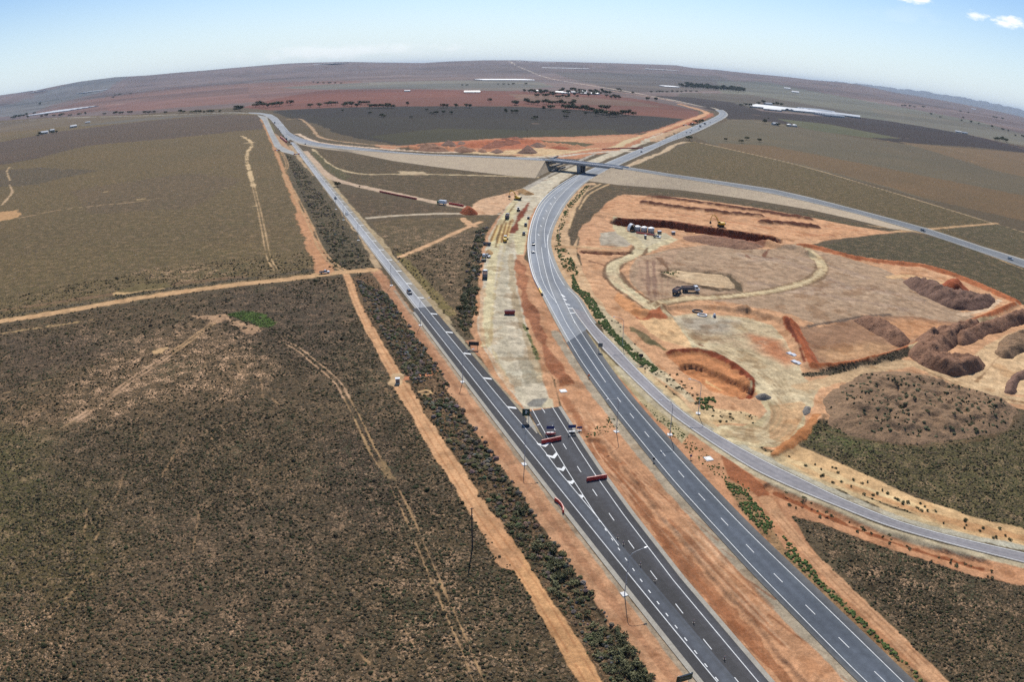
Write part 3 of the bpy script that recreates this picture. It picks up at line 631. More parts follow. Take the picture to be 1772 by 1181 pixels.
ridge([(1160, 613), (1190, 609), (1230, 613), (1275, 638), (1300, 664)], 1.3, 3.2, .8)
ridge([(1200, 640), (1250, 662), (1285, 678)], -2.0, 6.0, .5)
ridge([(1385, 425), (1420, 431), (1500, 451), (1600, 461), (1680, 488), (1760, 524)], 1.6, 3.5)
ridge([(1362, 560), (1382, 592), (1400, 624), (1410, 637), (1470, 634), (1530, 620), (1575, 605), (1640, 575), (1700, 552), (1755, 528)], 2.2, 3.2)
ridge([(1280, 538), (1340, 553), (1372, 566)], 2.0, 3.0)
ridge([(1150, 535), (1200, 532), (1250, 535), (1290, 541)], 1.6, 2.6)
ridge([(1135, 526), (1150, 540), (1160, 552)], 1.4, 2.0)
ridge([(1146, 470), (1180, 467), (1262, 477), (1281, 503)], -1.0, 2.6)
ridge([(1144, 476), (1170, 488), (1210, 496), (1278, 504)], .9, 2.0)
ridge([(1320, 418), (1345, 428), (1380, 432), (1398, 442)], 3.0, 4.5)
ridge([(1030, 372), (1062, 378), (1080, 380)], 1.4, 3.0)
ridge([(1012, 436), (1050, 438), (1088, 438)], -2.0, 3.0)
ridge([(1100, 540), (1140, 548)], 1.8, 3.0)
ridge([(1060, 462), (1075, 500), (1110, 535), (1160, 575)], .8, 2.0)
ridge([(900, 452), (912, 490), (925, 540), (950, 600), (980, 655)], .9, 3.0, .8)
ridge([(968, 662), (996, 664)], 1.0, 3.0, .6)
ridge([(700, 258), (760, 258), (800, 260)], 4.0, 12, .6)
ridge([(820, 252), (880, 246), (930, 246)], 4.0, 16, .7)
ridge([(940, 250), (1000, 256)], 4.0, 12, .6)
ridge([(1110, 246), (1150, 234), (1190, 219)], 3.0, 12, .5)
ridge([(1424, 722), (1405, 742), (1370, 768), (1342, 790)], 1.0, 3.0)
ridge([(1340, 845), (1440, 890), (1560, 936), (1700, 978)], -1.0, 3.0)
ridge([(890, 362), (905, 372), (915, 352)], .6, 3.0)
ridge([(1030, 770), (1100, 865), (1180, 970), (1260, 1065), (1400, 1220)], -.7, 4.0, .3)
for _o in (-14.2,): RELIEF.append((np.array([LF(-60, _o), LF(280, _o)]), -.5, 2.5, .5))

# skyline of the hills: (azimuth from the photo, elevation angle above the flat horizon)
_sk = np.array([(-60, 177), (0, 165), (60, 157), (100, 148.5), (140, 141), (200, 133.5), (250, 131), (300, 127), (350, 123), (400, 118.5), (450, 114.5), (500, 111), (550, 109), (600, 107.6), (650, 108.4), (730, 108.8), (760, 107), (840, 104.6), (900, 104.6), (930, 106), (1000, 107.5), (1100, 110.5), (1170, 113), (1200, 117.5), (1240, 120.5), (1300, 127), (1400, 137.5), (1475, 145), (1500, 149.5), (1550, 160), (1600, 168), (1700, 186), (1772, 203), (1850, 224)])
_X, _F, _U = rays(_sk)
SKY_AZ = np.arctan2(_X, _F); SKY_EL = np.arcsin(_U)

def terrain_z(x, y):
    r = np.hypot(x, y); az = np.arctan2(x, y)
    el = np.interp(az, SKY_AZ, SKY_EL, left=0.0, right=0.0)
    rt = 15000.0
    top = CAMH+np.tan(el)*rt
    z = np.maximum(top, -60)*sstep(5200, rt, r)
    z = z+np.where(r > 5500, fbm(x, y, 2600, 5, 4)*26*sstep(5500, 9000, r)*sstep(17000, 13500, r), 0)
    z = z-np.where(r > rt+300, (r-rt)*.02, 0)
    return z

FLECKS = [(S(q), a) for q, a in [([(200, 585), (330, 560), (440, 580), (480, 640), (430, 700), (300, 690), (230, 720), (120, 740), (90, 700), (150, 640)], 1.0), ([(130, 560), (250, 570), (200, 600), (100, 600)], .7),
          ([(0, 720), (120, 690), (140, 730), (20, 790)], .6), ([(0, 1050), (90, 1040), (140, 1110), (60, 1181), (-40, 1190)], .9), ([(330, 1080), (420, 1080), (430, 1130), (350, 1130)], .8), ([(640, 860), (760, 900), (860, 1060), (980, 1200), (700, 1200), (640, 1020)], .55),
          ([(560, 760), (640, 790), (660, 840), (580, 820)], .6), ([(1400, 940), (1560, 960), (1720, 1040), (1772, 1120), (1600, 1080)], .5), ([(220, 470), (330, 455), (420, 470), (300, 500)], .8), ([(1150, 380), (1250, 420)] and [(640, 390), (840, 400), (800, 560), (700, 450)], .6)]]
_edge = {}
def cover(x, y, relief=True):
    """albedo, scrub cover, class and height at ground points"""
    n = len(x); d = np.hypot(x, y)
    col = np.tile(lin((96, 82, 66), KAL), (n, 1)); scr = np.full(n, .4); cls = np.zeros(n, np.int8)
    h = np.zeros(n); fl = np.zeros(n)
    nf = fbm(x, y, 3.0, 3, 3); nm = fbm(x, y, 14.0, 11, 4); nl = fbm(x, y, 75.0, 23, 4); nx = fbm(x, y, 420.0, 31, 3)
    for L in LAYERS:
        pts = L['pts']; pad = L.get('w', 0)+4+L['rag']*2+(L['soft'] or 0)
        far = np.hypot(pts[:, 0], pts[:, 1]).max(); pad += far*.006
        lo = pts.min(0)-pad; hi = pts.max(0)+pad
        m = np.nonzero((x > lo[0]) & (x < hi[0]) & (y > lo[1]) & (y < hi[1]))[0]
        if len(m) == 0: continue
        xm, ym, dm = x[m], y[m], d[m]
        if L['t'] == 'P': sd = sd_poly(xm, ym, pts)
        else: sd = sd_line(xm, ym, pts)-L['w']*.5
        jit = nf[m]*.6+nm[m]*.8 if L['sc'] < 10 else nm[m]*.8+nl[m]*.9
        sd = sd+jit*L['rag']*(1+dm/900.)
        soft = (L['soft'] or 0)+.12+dm*.0010
        w = sstep(soft, -soft, sd)*L['op']
        if L.get('brk'): w = w*sstep(L['brk']-.55, L['brk']-.35, nm[m]*.6+nf[m]*.5+.1)
        c = L['rgb']
        if L['mott']:
            k = (1+L['mott']*(.16*nx[m]+.20*nl[m]+.14*nm[m]))[:, None]
            tint = np.stack([1+.10*nl[m]*L['mott'], 1+.02*nx[m], 1-.08*nl[m]*L['mott']], 1)
            cc = c[None]*k*tint
        else:
            cc = c[None]*(1+.10*nm[m]+.08*nl[m])[:, None]
        col[m] = col[m]*(1-w[:, None])+cc*w[:, None]
        scr[m] = scr[m]*(1-w)+L['scrub']*w
        fl[m] = fl[m]*(1-w)+w*(.30 if L['scrub'] > .5 else 0.0)
        if L['cls'] is not None: cls[m[w > .5]] = L['cls']
        elif L['t'] == 'P': cls[m[w > .6]] = GROUND
    if relief:
        for pts, hh, ww, rough in RELIEF:
            pad = ww*3; lo = pts.min(0)-pad; hi = pts.max(0)+pad
            m = np.nonzero((x > lo[0]) & (x < hi[0]) & (y > lo[1]) & (y < hi[1]))[0]
            if len(m) == 0: continue
            sd = np.abs(sd_line(x[m], y[m], pts)+(nf[m]*.30+nm[m]*.45)*ww*.55)
            if hh > 0: pr = np.clip(1-sd/(ww*1.25), 0, 1)**1.0
            else: pr = 1-sstep(ww*.75, ww*1.05, sd)
            h[m] += hh*pr*(1+rough*(nf[m]*.9+nm[m]*.6))
        site = (cls == SITE)
        h += np.where(site, .22*nf+.5*np.maximum(nm, -.2), 0)*sstep(1500, 900, d)
        h += np.where(cls == VERGE, .06*nf, 0)
        for pl in ROADPOLY:
            lo = pl.min(0)-4; hi = pl.max(0)+4
            m = np.nonzero((x > lo[0]) & (x < hi[0]) & (y > lo[1]) & (y < hi[1]))[0]
            if len(m): h[m] *= sstep(0.3, 2.5, sd_poly(x[m], y[m], pl))
    h = h+terrain_z(x, y)
    cls[(d > 6500)] = HILLS
    for P_, a_ in FLECKS:
        fl = np.maximum(fl, a_*sstep(9, -9, sd_poly(x, y, P_)+nl*9+nm*5)*(scr > .4))
    # scraped and driven-on earth: streaks, wet and dry patches
    es = np.where(cls == SITE, 1.0, np.where(cls == VERGE, .75, np.where(cls == TRACK, .45, 0)))*sstep(1400, 700, d)
    ri = 1-np.abs(fbm(x, y, 2.6, 61, 3))*2.2; rl = 1-np.abs(fbm(x*.8+y*.6, (y*.8-x*.6)*.28, 3.2, 67, 3))*2.2
    pt = sstep(.22, .42, fbm(x, y, 7.5, 63, 4)); pl_ = sstep(.20, .45, fbm(x, y, 10.0, 65, 4))
    k_ = 1+es*(.13*(ri-.5)+.15*(rl-.5))
    col = col*k_[:, None]*(1-es*pt*np.array([[.20], [.27], [.33]])).T*(1+es*pl_*np.array([[.10], [.14], [.17]])).T
    # the far plain is a patchwork of paddocks
    u_ = x*.94+y*.34; v_ = y*.94-x*.34; wv = fbm(x, y, 900, 51, 2)
    cell = hash2(np.floor(u_/760+wv*.25), np.floor(v_/420+wv*.25), 5)-.5; cell2 = hash2(np.floor(u_/1500), np.floor(v_/900+.3), 9)-.5
    kp = sstep(1500, 2400, d)*sstep(16000, 7000, d)
    col = col*(1+kp*(.34*cell+.24*cell2))[:, None]*(1+kp*np.stack([.10*cell2, .02*cell, -.10*cell2])).T
    gw = np.where(cls == GROUND, 1.0, 0.0)*sstep(3200, 1200, d)
    col = col*(1+gw[:, None]*np.array([[-.05, -.055, -.19]]))
    # broad tonal drift of the distant plain
    kf = (sstep(1800, 4500, d)*(.18*fbm(x, y, 1500, 41, 4)+.14*fbm(x*.3, y, 350, 43, 3)))+sstep(4500, 8000, d)*(.32*fbm(x*.7, y, 620, 45, 4)-.30*sstep(.25, .5, fbm(x*.5, y, 300, 47, 3)))
    col = col*(1+kf)[:, None]
    return np.clip(col, .004, .9), scr, cls, h, fl
# ---------------------------------------------------------------- road lines (world coordinates, z by profile)
def px3(pts, z=None):
    """photo points at given heights -> (n,3)"""
    out = []
    for i, q in enumerate(pts):
        zz = 0.0 if z is None else (z[i] if hasattr(z, '__len__') else z)
        x, y = P1(q[0], q[1], zz); out.append((x, y, zz))
    return np.array(out)
C_LEFT = S([(1600, 1282), (1498.5, 1181), (1452, 1135), (1320, 1001), (1263, 940), (1208, 880), (1155, 820), (1080, 727.4), (1059.6, 700), (1030, 660), (1000, 616), (968, 560), (946, 518), (932.7, 493.5), (926, 478.5), (919.5, 454), (917, 427), (919.5, 402), (926, 377), (939, 351), (964, 327), (1000, 304.5), (1049.7, 282.2), (1108, 258), (1140, 246.2), (1203, 217.6), (1228, 207), (1243, 199), (1245, 195), (1238, 190)])
C_RIGHT = S([(1665, 1283), (1561, 1181), (1440, 1063), (1312.7, 940), (1250, 876), (1180, 800), (1093, 700), (1046, 637), (1000, 567), (984, 538)])
RAMP_L = S([(1850, 992), (1772, 974), (1559.4, 918), (1437.5, 871.7), (1344, 832), (1283, 799.6), (1194, 740.6), (1142, 700), (1067.7, 628), (1035, 593), (1006, 556), (990, 533)])
RAMP_R = S([(1850, 975), (1772, 959), (1583.8, 913), (1462, 866.8), (1384.8, 830), (1303.5, 789.4), (1216, 738.6), (1164, 700), (1108, 647), (1065, 601), (1026, 560), (1000, 518), (978.6, 494.8), (960, 461), (949.5, 426), (953, 400), (964, 375), (979, 350), (1001, 325), (1024, 308.6), (1076, 282.8), (1117, 264.5), (1158, 245.5), (1203, 229.5), (1240, 211.5), (1257.5, 201), (1257, 195), (1250, 190)])
ol = offset_line
C_LEFT_S, C_RIGHT_S, RAMP_L_S, RAMP_R_S = [smooth(v, 5) for v in (C_LEFT, C_RIGHT, RAMP_L, RAMP_R)]
CW2L = lambda s: np.interp(s, [34, 60, 80, 101, 120], [1.8, 2.95, 4.9, 7.35, 10.0])
CW2R = lambda s: np.interp(s, [-45, -4.2, 30, 57, 78, 91, 118.6, 121], [5.6, 6.68, 7.6, 9.4, 11.35, 12.88, 16.55, 16.9])
def LFs(ss, off): return np.array([LF(s, off(s) if callable(off) else off) for s in ss])
OV_TOP = [(489, 214), (494.5, 221), (501, 229), (516, 237.5), (541, 245.5), (580, 251.5), (626, 256), (682, 262.5), (738.6, 267), (823, 269.6), (900, 272.8), (947, 274.6)]
OV_BOT = [(498, 238), (505, 243), (516, 248), (540, 252.8), (569, 256.3), (626, 261), (682, 265.3), (738.6, 268.7), (823, 272), (900, 276.2), (955, 279)]
OV_Z = [0.0, 0, 0, .3, 1, 1.8, 2.8, 4.4, 5.8, 7.6, 9.0, 9.6]
OV_ZB = [0.0, 0, 0.1, .5, 1.2, 2.6, 4.2, 5.8, 7.6, 9.0, 9.6]
OR_TOP = [(1062, 285.8), (1067.7, 286.3), (1158, 300.8), (1248, 313.8), (1338.6, 327.5), (1400, 341.4), (1513, 370.7), (1606.7, 396), (1700, 427), (1772, 449.3), (1860, 478)]
OR_BOT = [(1058, 289.8), (1067.7, 291), (1158, 306), (1248, 320), (1338.6, 336), (1400, 350), (1486.7, 371.5), (1593, 402), (1673, 429), (1772, 464), (1860, 496)]
OR_Z = [9.6, 9.5, 7.6, 5.8, 3.9, 2.6, .9, 0, 0, 0, 0]
OV_T3, OV_B3 = px3(OV_TOP, OV_Z), px3(OV_BOT, OV_ZB)
OR_T3, OR_B3 = px3(OR_TOP, OR_Z), px3(OR_BOT, OR_Z)
SLIP_L = [(445, 199), (454, 208), (465, 232), (475, 254), (488, 263), (511, 269)]
SLIP_R = [(462, 202), (465, 210), (475, 232), (487, 252), (499, 259), (508, 262)]
ROADPOLY = [np.r_[ol(C_LEFT_S[:60], -1.6), ol(C_RIGHT_S, 2.6)[::-1]], np.r_[ol(C_LEFT_S[55:], -1.6), ol(RAMP_R_S[55:], 1.5)[::-1]], np.r_[ol(RAMP_L_S, -1.5), ol(RAMP_R_S[:56], 1.8)[::-1]],
            np.r_[LFs(np.linspace(-45, 1000, 40), -4.2), LFs(np.linspace(1000, -45, 40), 6.2)], np.r_[LFs(np.linspace(-45, 120, 20), 5), LFs(np.linspace(120, -45, 20), lambda s: CW2R(s)+3)]]
# ---------------------------------------------------------------- ground material
def ground_material():
    m, nt, b = nodes_of('ground_earth_and_scrub')
    p = wpos(nt)
    att = N(nt, 'ShaderNodeAttribute', attribute_name='albedo').outputs['Color']
    scr = N(nt, 'ShaderNodeAttribute', attribute_name='scrub').outputs['Fac']
    far = ramp(nt, N(nt, 'ShaderNodeVectorMath', operation='LENGTH').outputs['Value'], 0, 1)  # replaced below
    ln = [n for n in nt.nodes if n.bl_idname == 'ShaderNodeVectorMath'][-1]; link(nt, p, ln.inputs[0])
    n_a = noise(nt, p, 1.3, 4, .7); n_b = noise(nt, p, .22, 5, .62, .3); n_c = noise(nt, p, .035, 5, .6, .5); n_d = noise(nt, p, 4.5, 3, .7)
    base = scalec(nt, att, ramp(nt, n_b, .28, .72, .76, 1.24))
    base = scalec(nt, base, ramp(nt, n_a, .30, .70, .80, 1.20))
    base = scalec(nt, base, ramp(nt, n_d, .30, .70, .84, 1.16))
    # scrub: clumps of saltbush between bare soil and dry grass
    v1 = N(nt, 'ShaderNodeTexVoronoi'); v1.inputs['Scale'].default_value = .85; v1.inputs['Randomness'].default_value = 1.0; link(nt, p, v1.inputs['Vector'])
    v2 = N(nt, 'ShaderNodeTexVoronoi'); v2.inputs['Scale'].default_value = .34; link(nt, p, v2.inputs['Vector'])
    edge = math_(nt, 'ADD', v1.outputs['Distance'], math_(nt, 'MULTIPLY', math_(nt, 'SUBTRACT', n_a, .5), .7))
    clump = ramp(nt, edge, .52, .30)
    edge2 = math_(nt, 'ADD', v2.outputs['Distance'], math_(nt, 'MULTIPLY', math_(nt, 'SUBTRACT', n_a, .5), .6))
    clump2 = math_(nt, 'MULTIPLY', ramp(nt, edge2, .36, .20), .8)
    cl = math_(nt, 'MULTIPLY', math_(nt, 'MAXIMUM', clump, clump2), scr)
    tone = mixc(nt, ramp(nt, v1.outputs['Color'], .2, .8), (.052, .046, .028), (.092, .070, .044))
    tone = mixc(nt, ramp(nt, n_c, .52, .66), tone, (.062, .068, .034))
    soil = mixc(nt, math_(nt, 'MULTIPLY', scr, ramp(nt, n_a, .56, .72, 0, .60)), base, lin((206, 168, 132), .8))
    fk = N(nt, 'ShaderNodeAttribute', attribute_name='fleck').outputs['Fac']
    n_f = noise(nt, p, 1.5, 5, .75, .8); n_g = noise(nt, p, .18, 4, .6)
    thr = math_(nt, 'ADD', n_f, math_(nt, 'MULTIPLY', math_(nt, 'SUBTRACT', n_g, .5), .5))
    fm = math_(nt, 'MULTIPLY', ramp(nt, thr, .55, .60), fk)
    c = mixc(nt, math_(nt, 'MULTIPLY', cl, .74), soil, tone)
    c = mixc(nt, math_(nt, 'MULTIPLY', fm, .95), c, lin((216, 174, 136), .9))
    link(nt, c, b.inputs['Base Color'])
    b.inputs['Roughness'].default_value = .95; b.inputs['Specular IOR Level'].default_value = .1
    hh = math_(nt, 'ADD', math_(nt, 'MULTIPLY', cl, .55), math_(nt, 'ADD', math_(nt, 'MULTIPLY', n_a, .10), math_(nt, 'MULTIPLY', n_b, .30)))
    link(nt, bump(nt, hh, .9, .8), b.inputs['Normal'])
    return m
M_GROUND = ground_material()

# ---------------------------------------------------------------- ground: a fan of cells that widens with distance
azs = np.r_[np.linspace(-180, -62, 30)[:-1], np.linspace(-62, -52, 40)[:-1], np.linspace(-52, 52, NAZ), np.linspace(52, 62, 40)[1:], np.linspace(62, 180, 30)[1:]]
azs = np.radians(azs)
dep = np.radians(np.concatenate([[89.5, 80, 70], np.arange(62, 14, -.070*NDEP), np.arange(14, 4, -.042*NDEP), np.arange(4, .60, -.022*NDEP)]))
rad = CAMH/np.tan(dep)
rad = np.concatenate([rad, [10500, 11300, 12200, 13000, 13800, 14500, 15000, 15400, 17000, 21000, 30000, 45000]])
NA, NR = len(azs), len(rad)
AZ, RR = np.meshgrid(azs, rad)
gx = (np.sin(AZ)*RR).ravel(); gy = (np.cos(AZ)*RR).ravel()
gcol, gscr, gcls, gh, gfl = cover(gx, gy)
print('cover', round(time.time()-T0, 1))
V = np.stack([gx, gy, gh], 1)
ii = np.arange((NR-1)*NA).reshape(NR-1, NA)
a = ii[:, :-1].ravel()
quads = np.stack([a, a+1, a+NA+1, a+NA], 1)[:, ::-1]
qc = gcls[a]
NAMES = {GROUND: 'ground', TRACK: 'dirt_track', SITE: 'construction_ground', VERGE: 'road_verge', HILLS: 'hills'}
for k, nm in NAMES.items():
    q = quads[qc == k]
    if len(q) == 0: continue
    u, inv = np.unique(q.ravel(), return_inverse=True)
    o = mesh_np(nm, V[u], inv.reshape(-1, 4), M_GROUND, None, True, {'albedo': ('FLOAT_COLOR', gcol[u]), 'scrub': ('FLOAT', gscr[u]), 'fleck': ('FLOAT', gfl[u])})
    tag(o, kind='structure')
print('ground', round(time.time()-T0, 1))
def gz(x, y):
    return float(cover(np.array([x], float), np.array([y], float))[3][0])

# the blue range beyond the plain on the right, far outside the farmland
rp = np.array([(1400, 138.5), (1440, 140.5), (1475, 143.5), (1530, 150), (1600, 158.5), (1650, 166), (1700, 174.5), (1772, 191), (1850, 211)])
X_, F_, U_ = rays(rp); a_ = np.linspace(np.arctan2(X_, F_)[0], np.arctan2(X_, F_)[-1], 220); e_ = np.interp(a_, np.arctan2(X_, F_), np.arcsin(U_))
RG = 38000.0; crest = CAMH+np.tan(e_)*RG; crest = crest+fbm(a_*60, a_*0, 1.0, 4, 5)*60*np.clip((a_-a_[0])/.03, 0, 1)
prof_ = [(-6000, -.25), (-4000, .25), (-2000, .7), (0, 1.0), (1500, .9), (4000, .3), (7000, -.3)]
Vr = np.array([[(math.sin(a)*(RG+o_), math.cos(a)*(RG+o_), max(c, 60)*k + fbm(np.array([a*300.]), np.array([o_*.002]), 1.0, 9, 3)[0]*40) for o_, k in prof_] for a, c in zip(a_, crest)]).reshape(-1, 3)
m_ = len(prof_); i_ = (np.arange(219)[:, None]*m_+np.arange(m_-1)[None]).ravel()
tag(mesh_np('hills', Vr, np.stack([i_, i_+1, i_+m_+1, i_+m_], 1)[:, ::-1], soil_like('far_range', [(.10, .09, .075), (.13, .115, .09), (.085, .085, .06)], .0006, .95, 1.0, .004), None, True), kind='structure')
# ---------------------------------------------------------------- roads
def road_material():
    m, nt, b = nodes_of('asphalt')
    p = wpos(nt); att = N(nt, 'ShaderNodeAttribute', attribute_name='albedo').outputs['Color']
    n1 = noise(nt, p, .05, 5, .6); n2 = noise(nt, p, .6, 5, .65); n3 = noise(nt, p, 12, 3, .7)
    c = scalec(nt, att, ramp(nt, n1, .3, .7, .90, 1.10)); c = scalec(nt, c, ramp(nt, n2, .3, .7, .88, 1.11)); c = scalec(nt, c, ramp(nt, noise(nt, p, .012, 4, .6), .35, .65, .90, 1.08)); c = scalec(nt, c, ramp(nt, n3, .2, .8, .86, 1.14))
    link(nt, c, b.inputs['Base Color']); b.inputs['Roughness'].default_value = .9; b.inputs['Specular IOR Level'].default_value = .15
    link(nt, bump(nt, n3, .3, .01), b.inputs['Normal'])
    return m
M_ROAD = road_material()
M_MARK = paint('road_paint_white', (.60, .60, .58), .7, vary=.14, scale=.8)
M_MARK_OLD = paint('road_paint_worn', (.52, .52, .52), .7, vary=.14, scale=.8)
M_CONC = soil_like('pale_concrete', [(.30, .27, .22), (.36, .33, .27), (.25, .22, .18)], .4, .9, .02, 6.0)
M_CONC2 = soil_like('grey_concrete', [(.28, .28, .29), (.34, .34, .34), (.22, .22, .23)], .5, .85, .01, 5.0)
M_DARKCONC = soil_like('shaded_steel_girder', [(.10, .11, .13), (.13, .14, .16), (.08, .09, .1)], .5, .7, .01, 5.0)  # grey concrete darkened: shade on rear girders and piers put into the colour

def strip(name, A, B, z, tones, n=160, mat=None, za=None, zb=None, kind='structure'):
    """a paved sheet between two lines; tones = [(t, rgb)] across from A to B"""
    A = resample(A, n); B = resample(B, n)
    ts = [t for t, _ in tones]; m = len(ts); V = []; Cc = []
    for t, c in tones:
        P = A*(1-t)+B*t
        zz = P[:, 2]+z if P.shape[1] == 3 else np.full(n, z)
        V.append(np.stack([P[:, 0], P[:, 1], zz], 1)); Cc.append(np.tile(lin(c, .80)*np.array([1.04, 1.0, .90]), (n, 1)))
    V = np.stack(V, 1).reshape(-1, 3); Cc = np.stack(Cc, 1).reshape(-1, 3)
    i = (np.arange(n-1)[:, None]*m+np.arange(m-1)[None]).ravel()
    F = np.stack([i, i+1, i+m+1, i+m], 1)
    e1 = V[F[0][1]]-V[F[0][0]]; e2 = V[F[0][3]]-V[F[0][0]]
    if e1[0]*e2[1]-e1[1]*e2[0] < 0: F = F[:, ::-1]
    o = mesh_np(name, V, F, mat or M_ROAD, None, False, {'albedo': ('FLOAT_COLOR', Cc)})
    return tag(o, kind=kind)

DK, DKL = (74, 74, 78), (92, 97, 108)
ss = np.linspace(-45, 230, 120)
strip('left_highway_road', LFs(ss, -2.85), LFs(ss, 5.95), .12, [(0, DK), (.24, DK), (.27, DKL), (.33, (84, 87, 96)), (.40, DKL), (.52, DKL), (.60, (86, 90, 98)), (.66, DKL), (.69, DK), (1, DK)])
ss = np.linspace(-45, 119, 90)
strip('left_highway_road', LFs(ss, lambda s: max(5.4, CW2L(s)-1.3)), LFs(ss, lambda s: CW2R(s)+1.9), .128, [(0, (78, 78, 82)), (.3, (80, 80, 86)), (.5, (88, 90, 98)), (.7, (82, 83, 90)), (1, (74, 74, 78))])
OLD = (156, 158, 166)
ss = np.linspace(230, 1040, 200)
strip('left_highway_road', LFs(ss, -1.7), LFs(ss, 6.3), .12, [(0, (168, 164, 158)), (.13, (150, 152, 160)), (.3, (166, 170, 180)), (.5, (150, 153, 162)), (.62, (160, 163, 172)), (.66, (140, 138, 136)), (1, (158, 150, 138))])
top = px3([(498.3, 243.5), (491.5, 236), (476.6, 217), (467, 206), (458, 200), (446, 197), (430, 195.8)]); topr = px3([(503.5, 241), (501, 236.6), (489.7, 215), (480, 203.8), (470, 198), (450, 195), (430, 194.6)])
strip('left_highway_road', top, topr, .124, [(0, OLD), (.5, (150, 155, 165)), (1, OLD)])
strip('slip_road', px3(SLIP_L), px3(SLIP_R), .13, [(0, (166, 164, 160)), (.5, (152, 155, 162)), (1, (166, 162, 156))])
strip('overpass_road', OV_T3, OV_B3, .13, [(0, (168, 168, 170)), (.2, (136, 142, 154)), (.5, (128, 134, 148)), (.8, (136, 142, 154)), (1, (164, 162, 160))])
strip('overpass_road', OR_T3, OR_B3, .13, [(0, (176, 174, 170)), (.2, (122, 126, 134)), (.5, (112, 117, 126)), (.8, (122, 126, 134)), (1, (150, 150, 150))])
# right carriageway
RT = (88, 95, 108)
strip('right_highway_road', ol(C_LEFT_S[:61], -1.5), ol(C_RIGHT_S, 2.4), .12, [(0, (104, 106, 110)), (.13, (82, 88, 98)), (.2, (96, 104, 117)), (.35, RT), (.48, (98, 106, 120)), (.6, RT), (.74, (96, 104, 116)), (.80, (88, 92, 100)), (1, (112, 112, 114))], 200)
k0 = 52
UP = (140, 146, 158)
strip('right_highway_road', ol(C_LEFT_S[k0:], -1.4), ol(RAMP_R_S[50:], 1.6), .128, [(0, (168, 164, 156)), (.1, (150, 156, 168)), (.3, (136, 143, 156)), (.45, (146, 150, 158)), (.6, (128, 134, 146)), (.8, (140, 146, 158)), (1, (158, 156, 152))], 260)
strip('ramp_road', ol(RAMP_L_S, -.5), ol(RAMP_R_S[:53], .5), .136, [(0, (168, 160, 150)), (.12, (142, 140, 148)), (.35, (152, 150, 157)), (.5, (138, 137, 146)), (.68, (152, 150, 157)), (.88, (142, 140, 148)), (1, (166, 160, 152))], 200)
# concrete gutters beside the left highway
def sheet(name, A, B, z, mat, n=80, kind='structure'):
    o = strip(name, A, B, z, [(0, (150, 150, 150)), (1, (150, 150, 150))], n, mat, kind=kind); return o
ss = np.linspace(-45, 225, 60)
sheet('concrete_gutter', LFs(ss, -4.0), LFs(ss, -2.84), .15, M_CONC)
ss = np.linspace(-45, 119, 60)
sheet('concrete_gutter', LFs(ss, lambda s: CW2R(s)+1.88), LFs(ss, lambda s: CW2R(s)+3.0), .15, M_CONC)
isl = S([(913.3, 717.6), (918, 724.4), (930.2, 751.4), (928.9, 752.5), (918.7, 740.6), (910.6, 731.8)])
sheet('traffic_island', isl[:3], isl[[5, 4, 3]], .24, M_CONC, 12)

# painted markings, one sheet per road
class Marks:
    def __init__(s): s.V = []; s.F = []
    def seg(s, pts, w, z=.16, zs=None):
        s.k = getattr(s, 'k', 0)+1; z = z+.003*(s.k % 9)
        pts = np.array(pts, float)
        zc = pts[:, 2]+z if pts.shape[1] == 3 else np.full(len(pts), z)
        a = ol(pts, -w/2); b = ol(pts, w/2); k = len(s.V)
        for p, q, h in zip(a, b, zc): s.V += [(p[0], p[1], h), (q[0], q[1], h)]
        for i in range(len(pts)-1): s.F.append((k+2*i, k+2*i+1, k+2*i+3, k+2*i+2))
    def quad(s, pts, z=.19):
        s.k = getattr(s, 'k', 0)+1; z = z+.003*(s.k % 2)
        k = len(s.V)
        for p in pts: s.V.append((p[0], p[1], z))
        s.F.append((k, k+1, k+2, k+3))
    def build(s, name, mat=M_MARK):
        V = np.array(s.V); F = np.array(s.F)
        for f in F:
            p = V[f]; 
            if (p[1]-p[0])[0]*(p[2]-p[0])[1]-(p[1]-p[0])[1]*(p[2]-p[0])[0] < 0: f[:] = f[::-1]
        return tag(mesh_np(name, V, F, mat), kind='structure')
W = .19
mk = Marks()
mk.seg(LFs(np.linspace(-45, 1000, 80), -.5), W); mk.seg(LFs(np.linspace(58, 1000, 80), lambda s: np.interp(s, [58, 81, 95, 134, 160], [2.9, 2.75, 3.4, 3.15, 3.1])), W)
mk.seg(LFs(np.linspace(46, 120, 30), lambda s: CW2L(s)), W); mk.seg(LFs(np.linspace(-45, 119, 60), CW2R), W)
for s0 in [118, 106, 94.4, 81.2, 69, 57.4, 45.3, 33.1, 20.9, 9.0, -3, -15, -27]:
    f = lambda s: np.interp(s, [-27, 9, 20.9, 33.1, 45.3, 57.4, 68.7, 81.1, 94.4, 118], [2.6, 3.42, 3.84, 4.45, 5.24, 6.18, 7.19, 8.35, 9.9, 13.1])
    mk.seg(LFs(np.linspace(s0-1.7, s0+1.7, 3), f), .2)
for s0 in np.arange(57, -40, -4.08):
    f = lambda s: np.interp(s, [-40, -.1, 7.8, 16, 24.4, 32.4, 40.5, 48.8, 56.8], [-.4, -.16, .06, .32, .65, .97, 1.46, 2.04, 2.68])
    mk.seg(LFs([s0-.55, s0+.55], f), .24)
for s0 in np.arange(123, 990, 24.1):
    mk.quad([LF(s0+1.7, 3.2), LF(s0, 5.6), LF(s0-1.3, 5.5), LF(s0+.4, 3.2)])
c5 = lambda a, b: (860+a*.13544, 660+b*.13544)
c6 = lambda a, b: (840+a*.13544, 780+b*.13544)
c1 = lambda a, b: (895+a*.06772, 700+b*.06772)
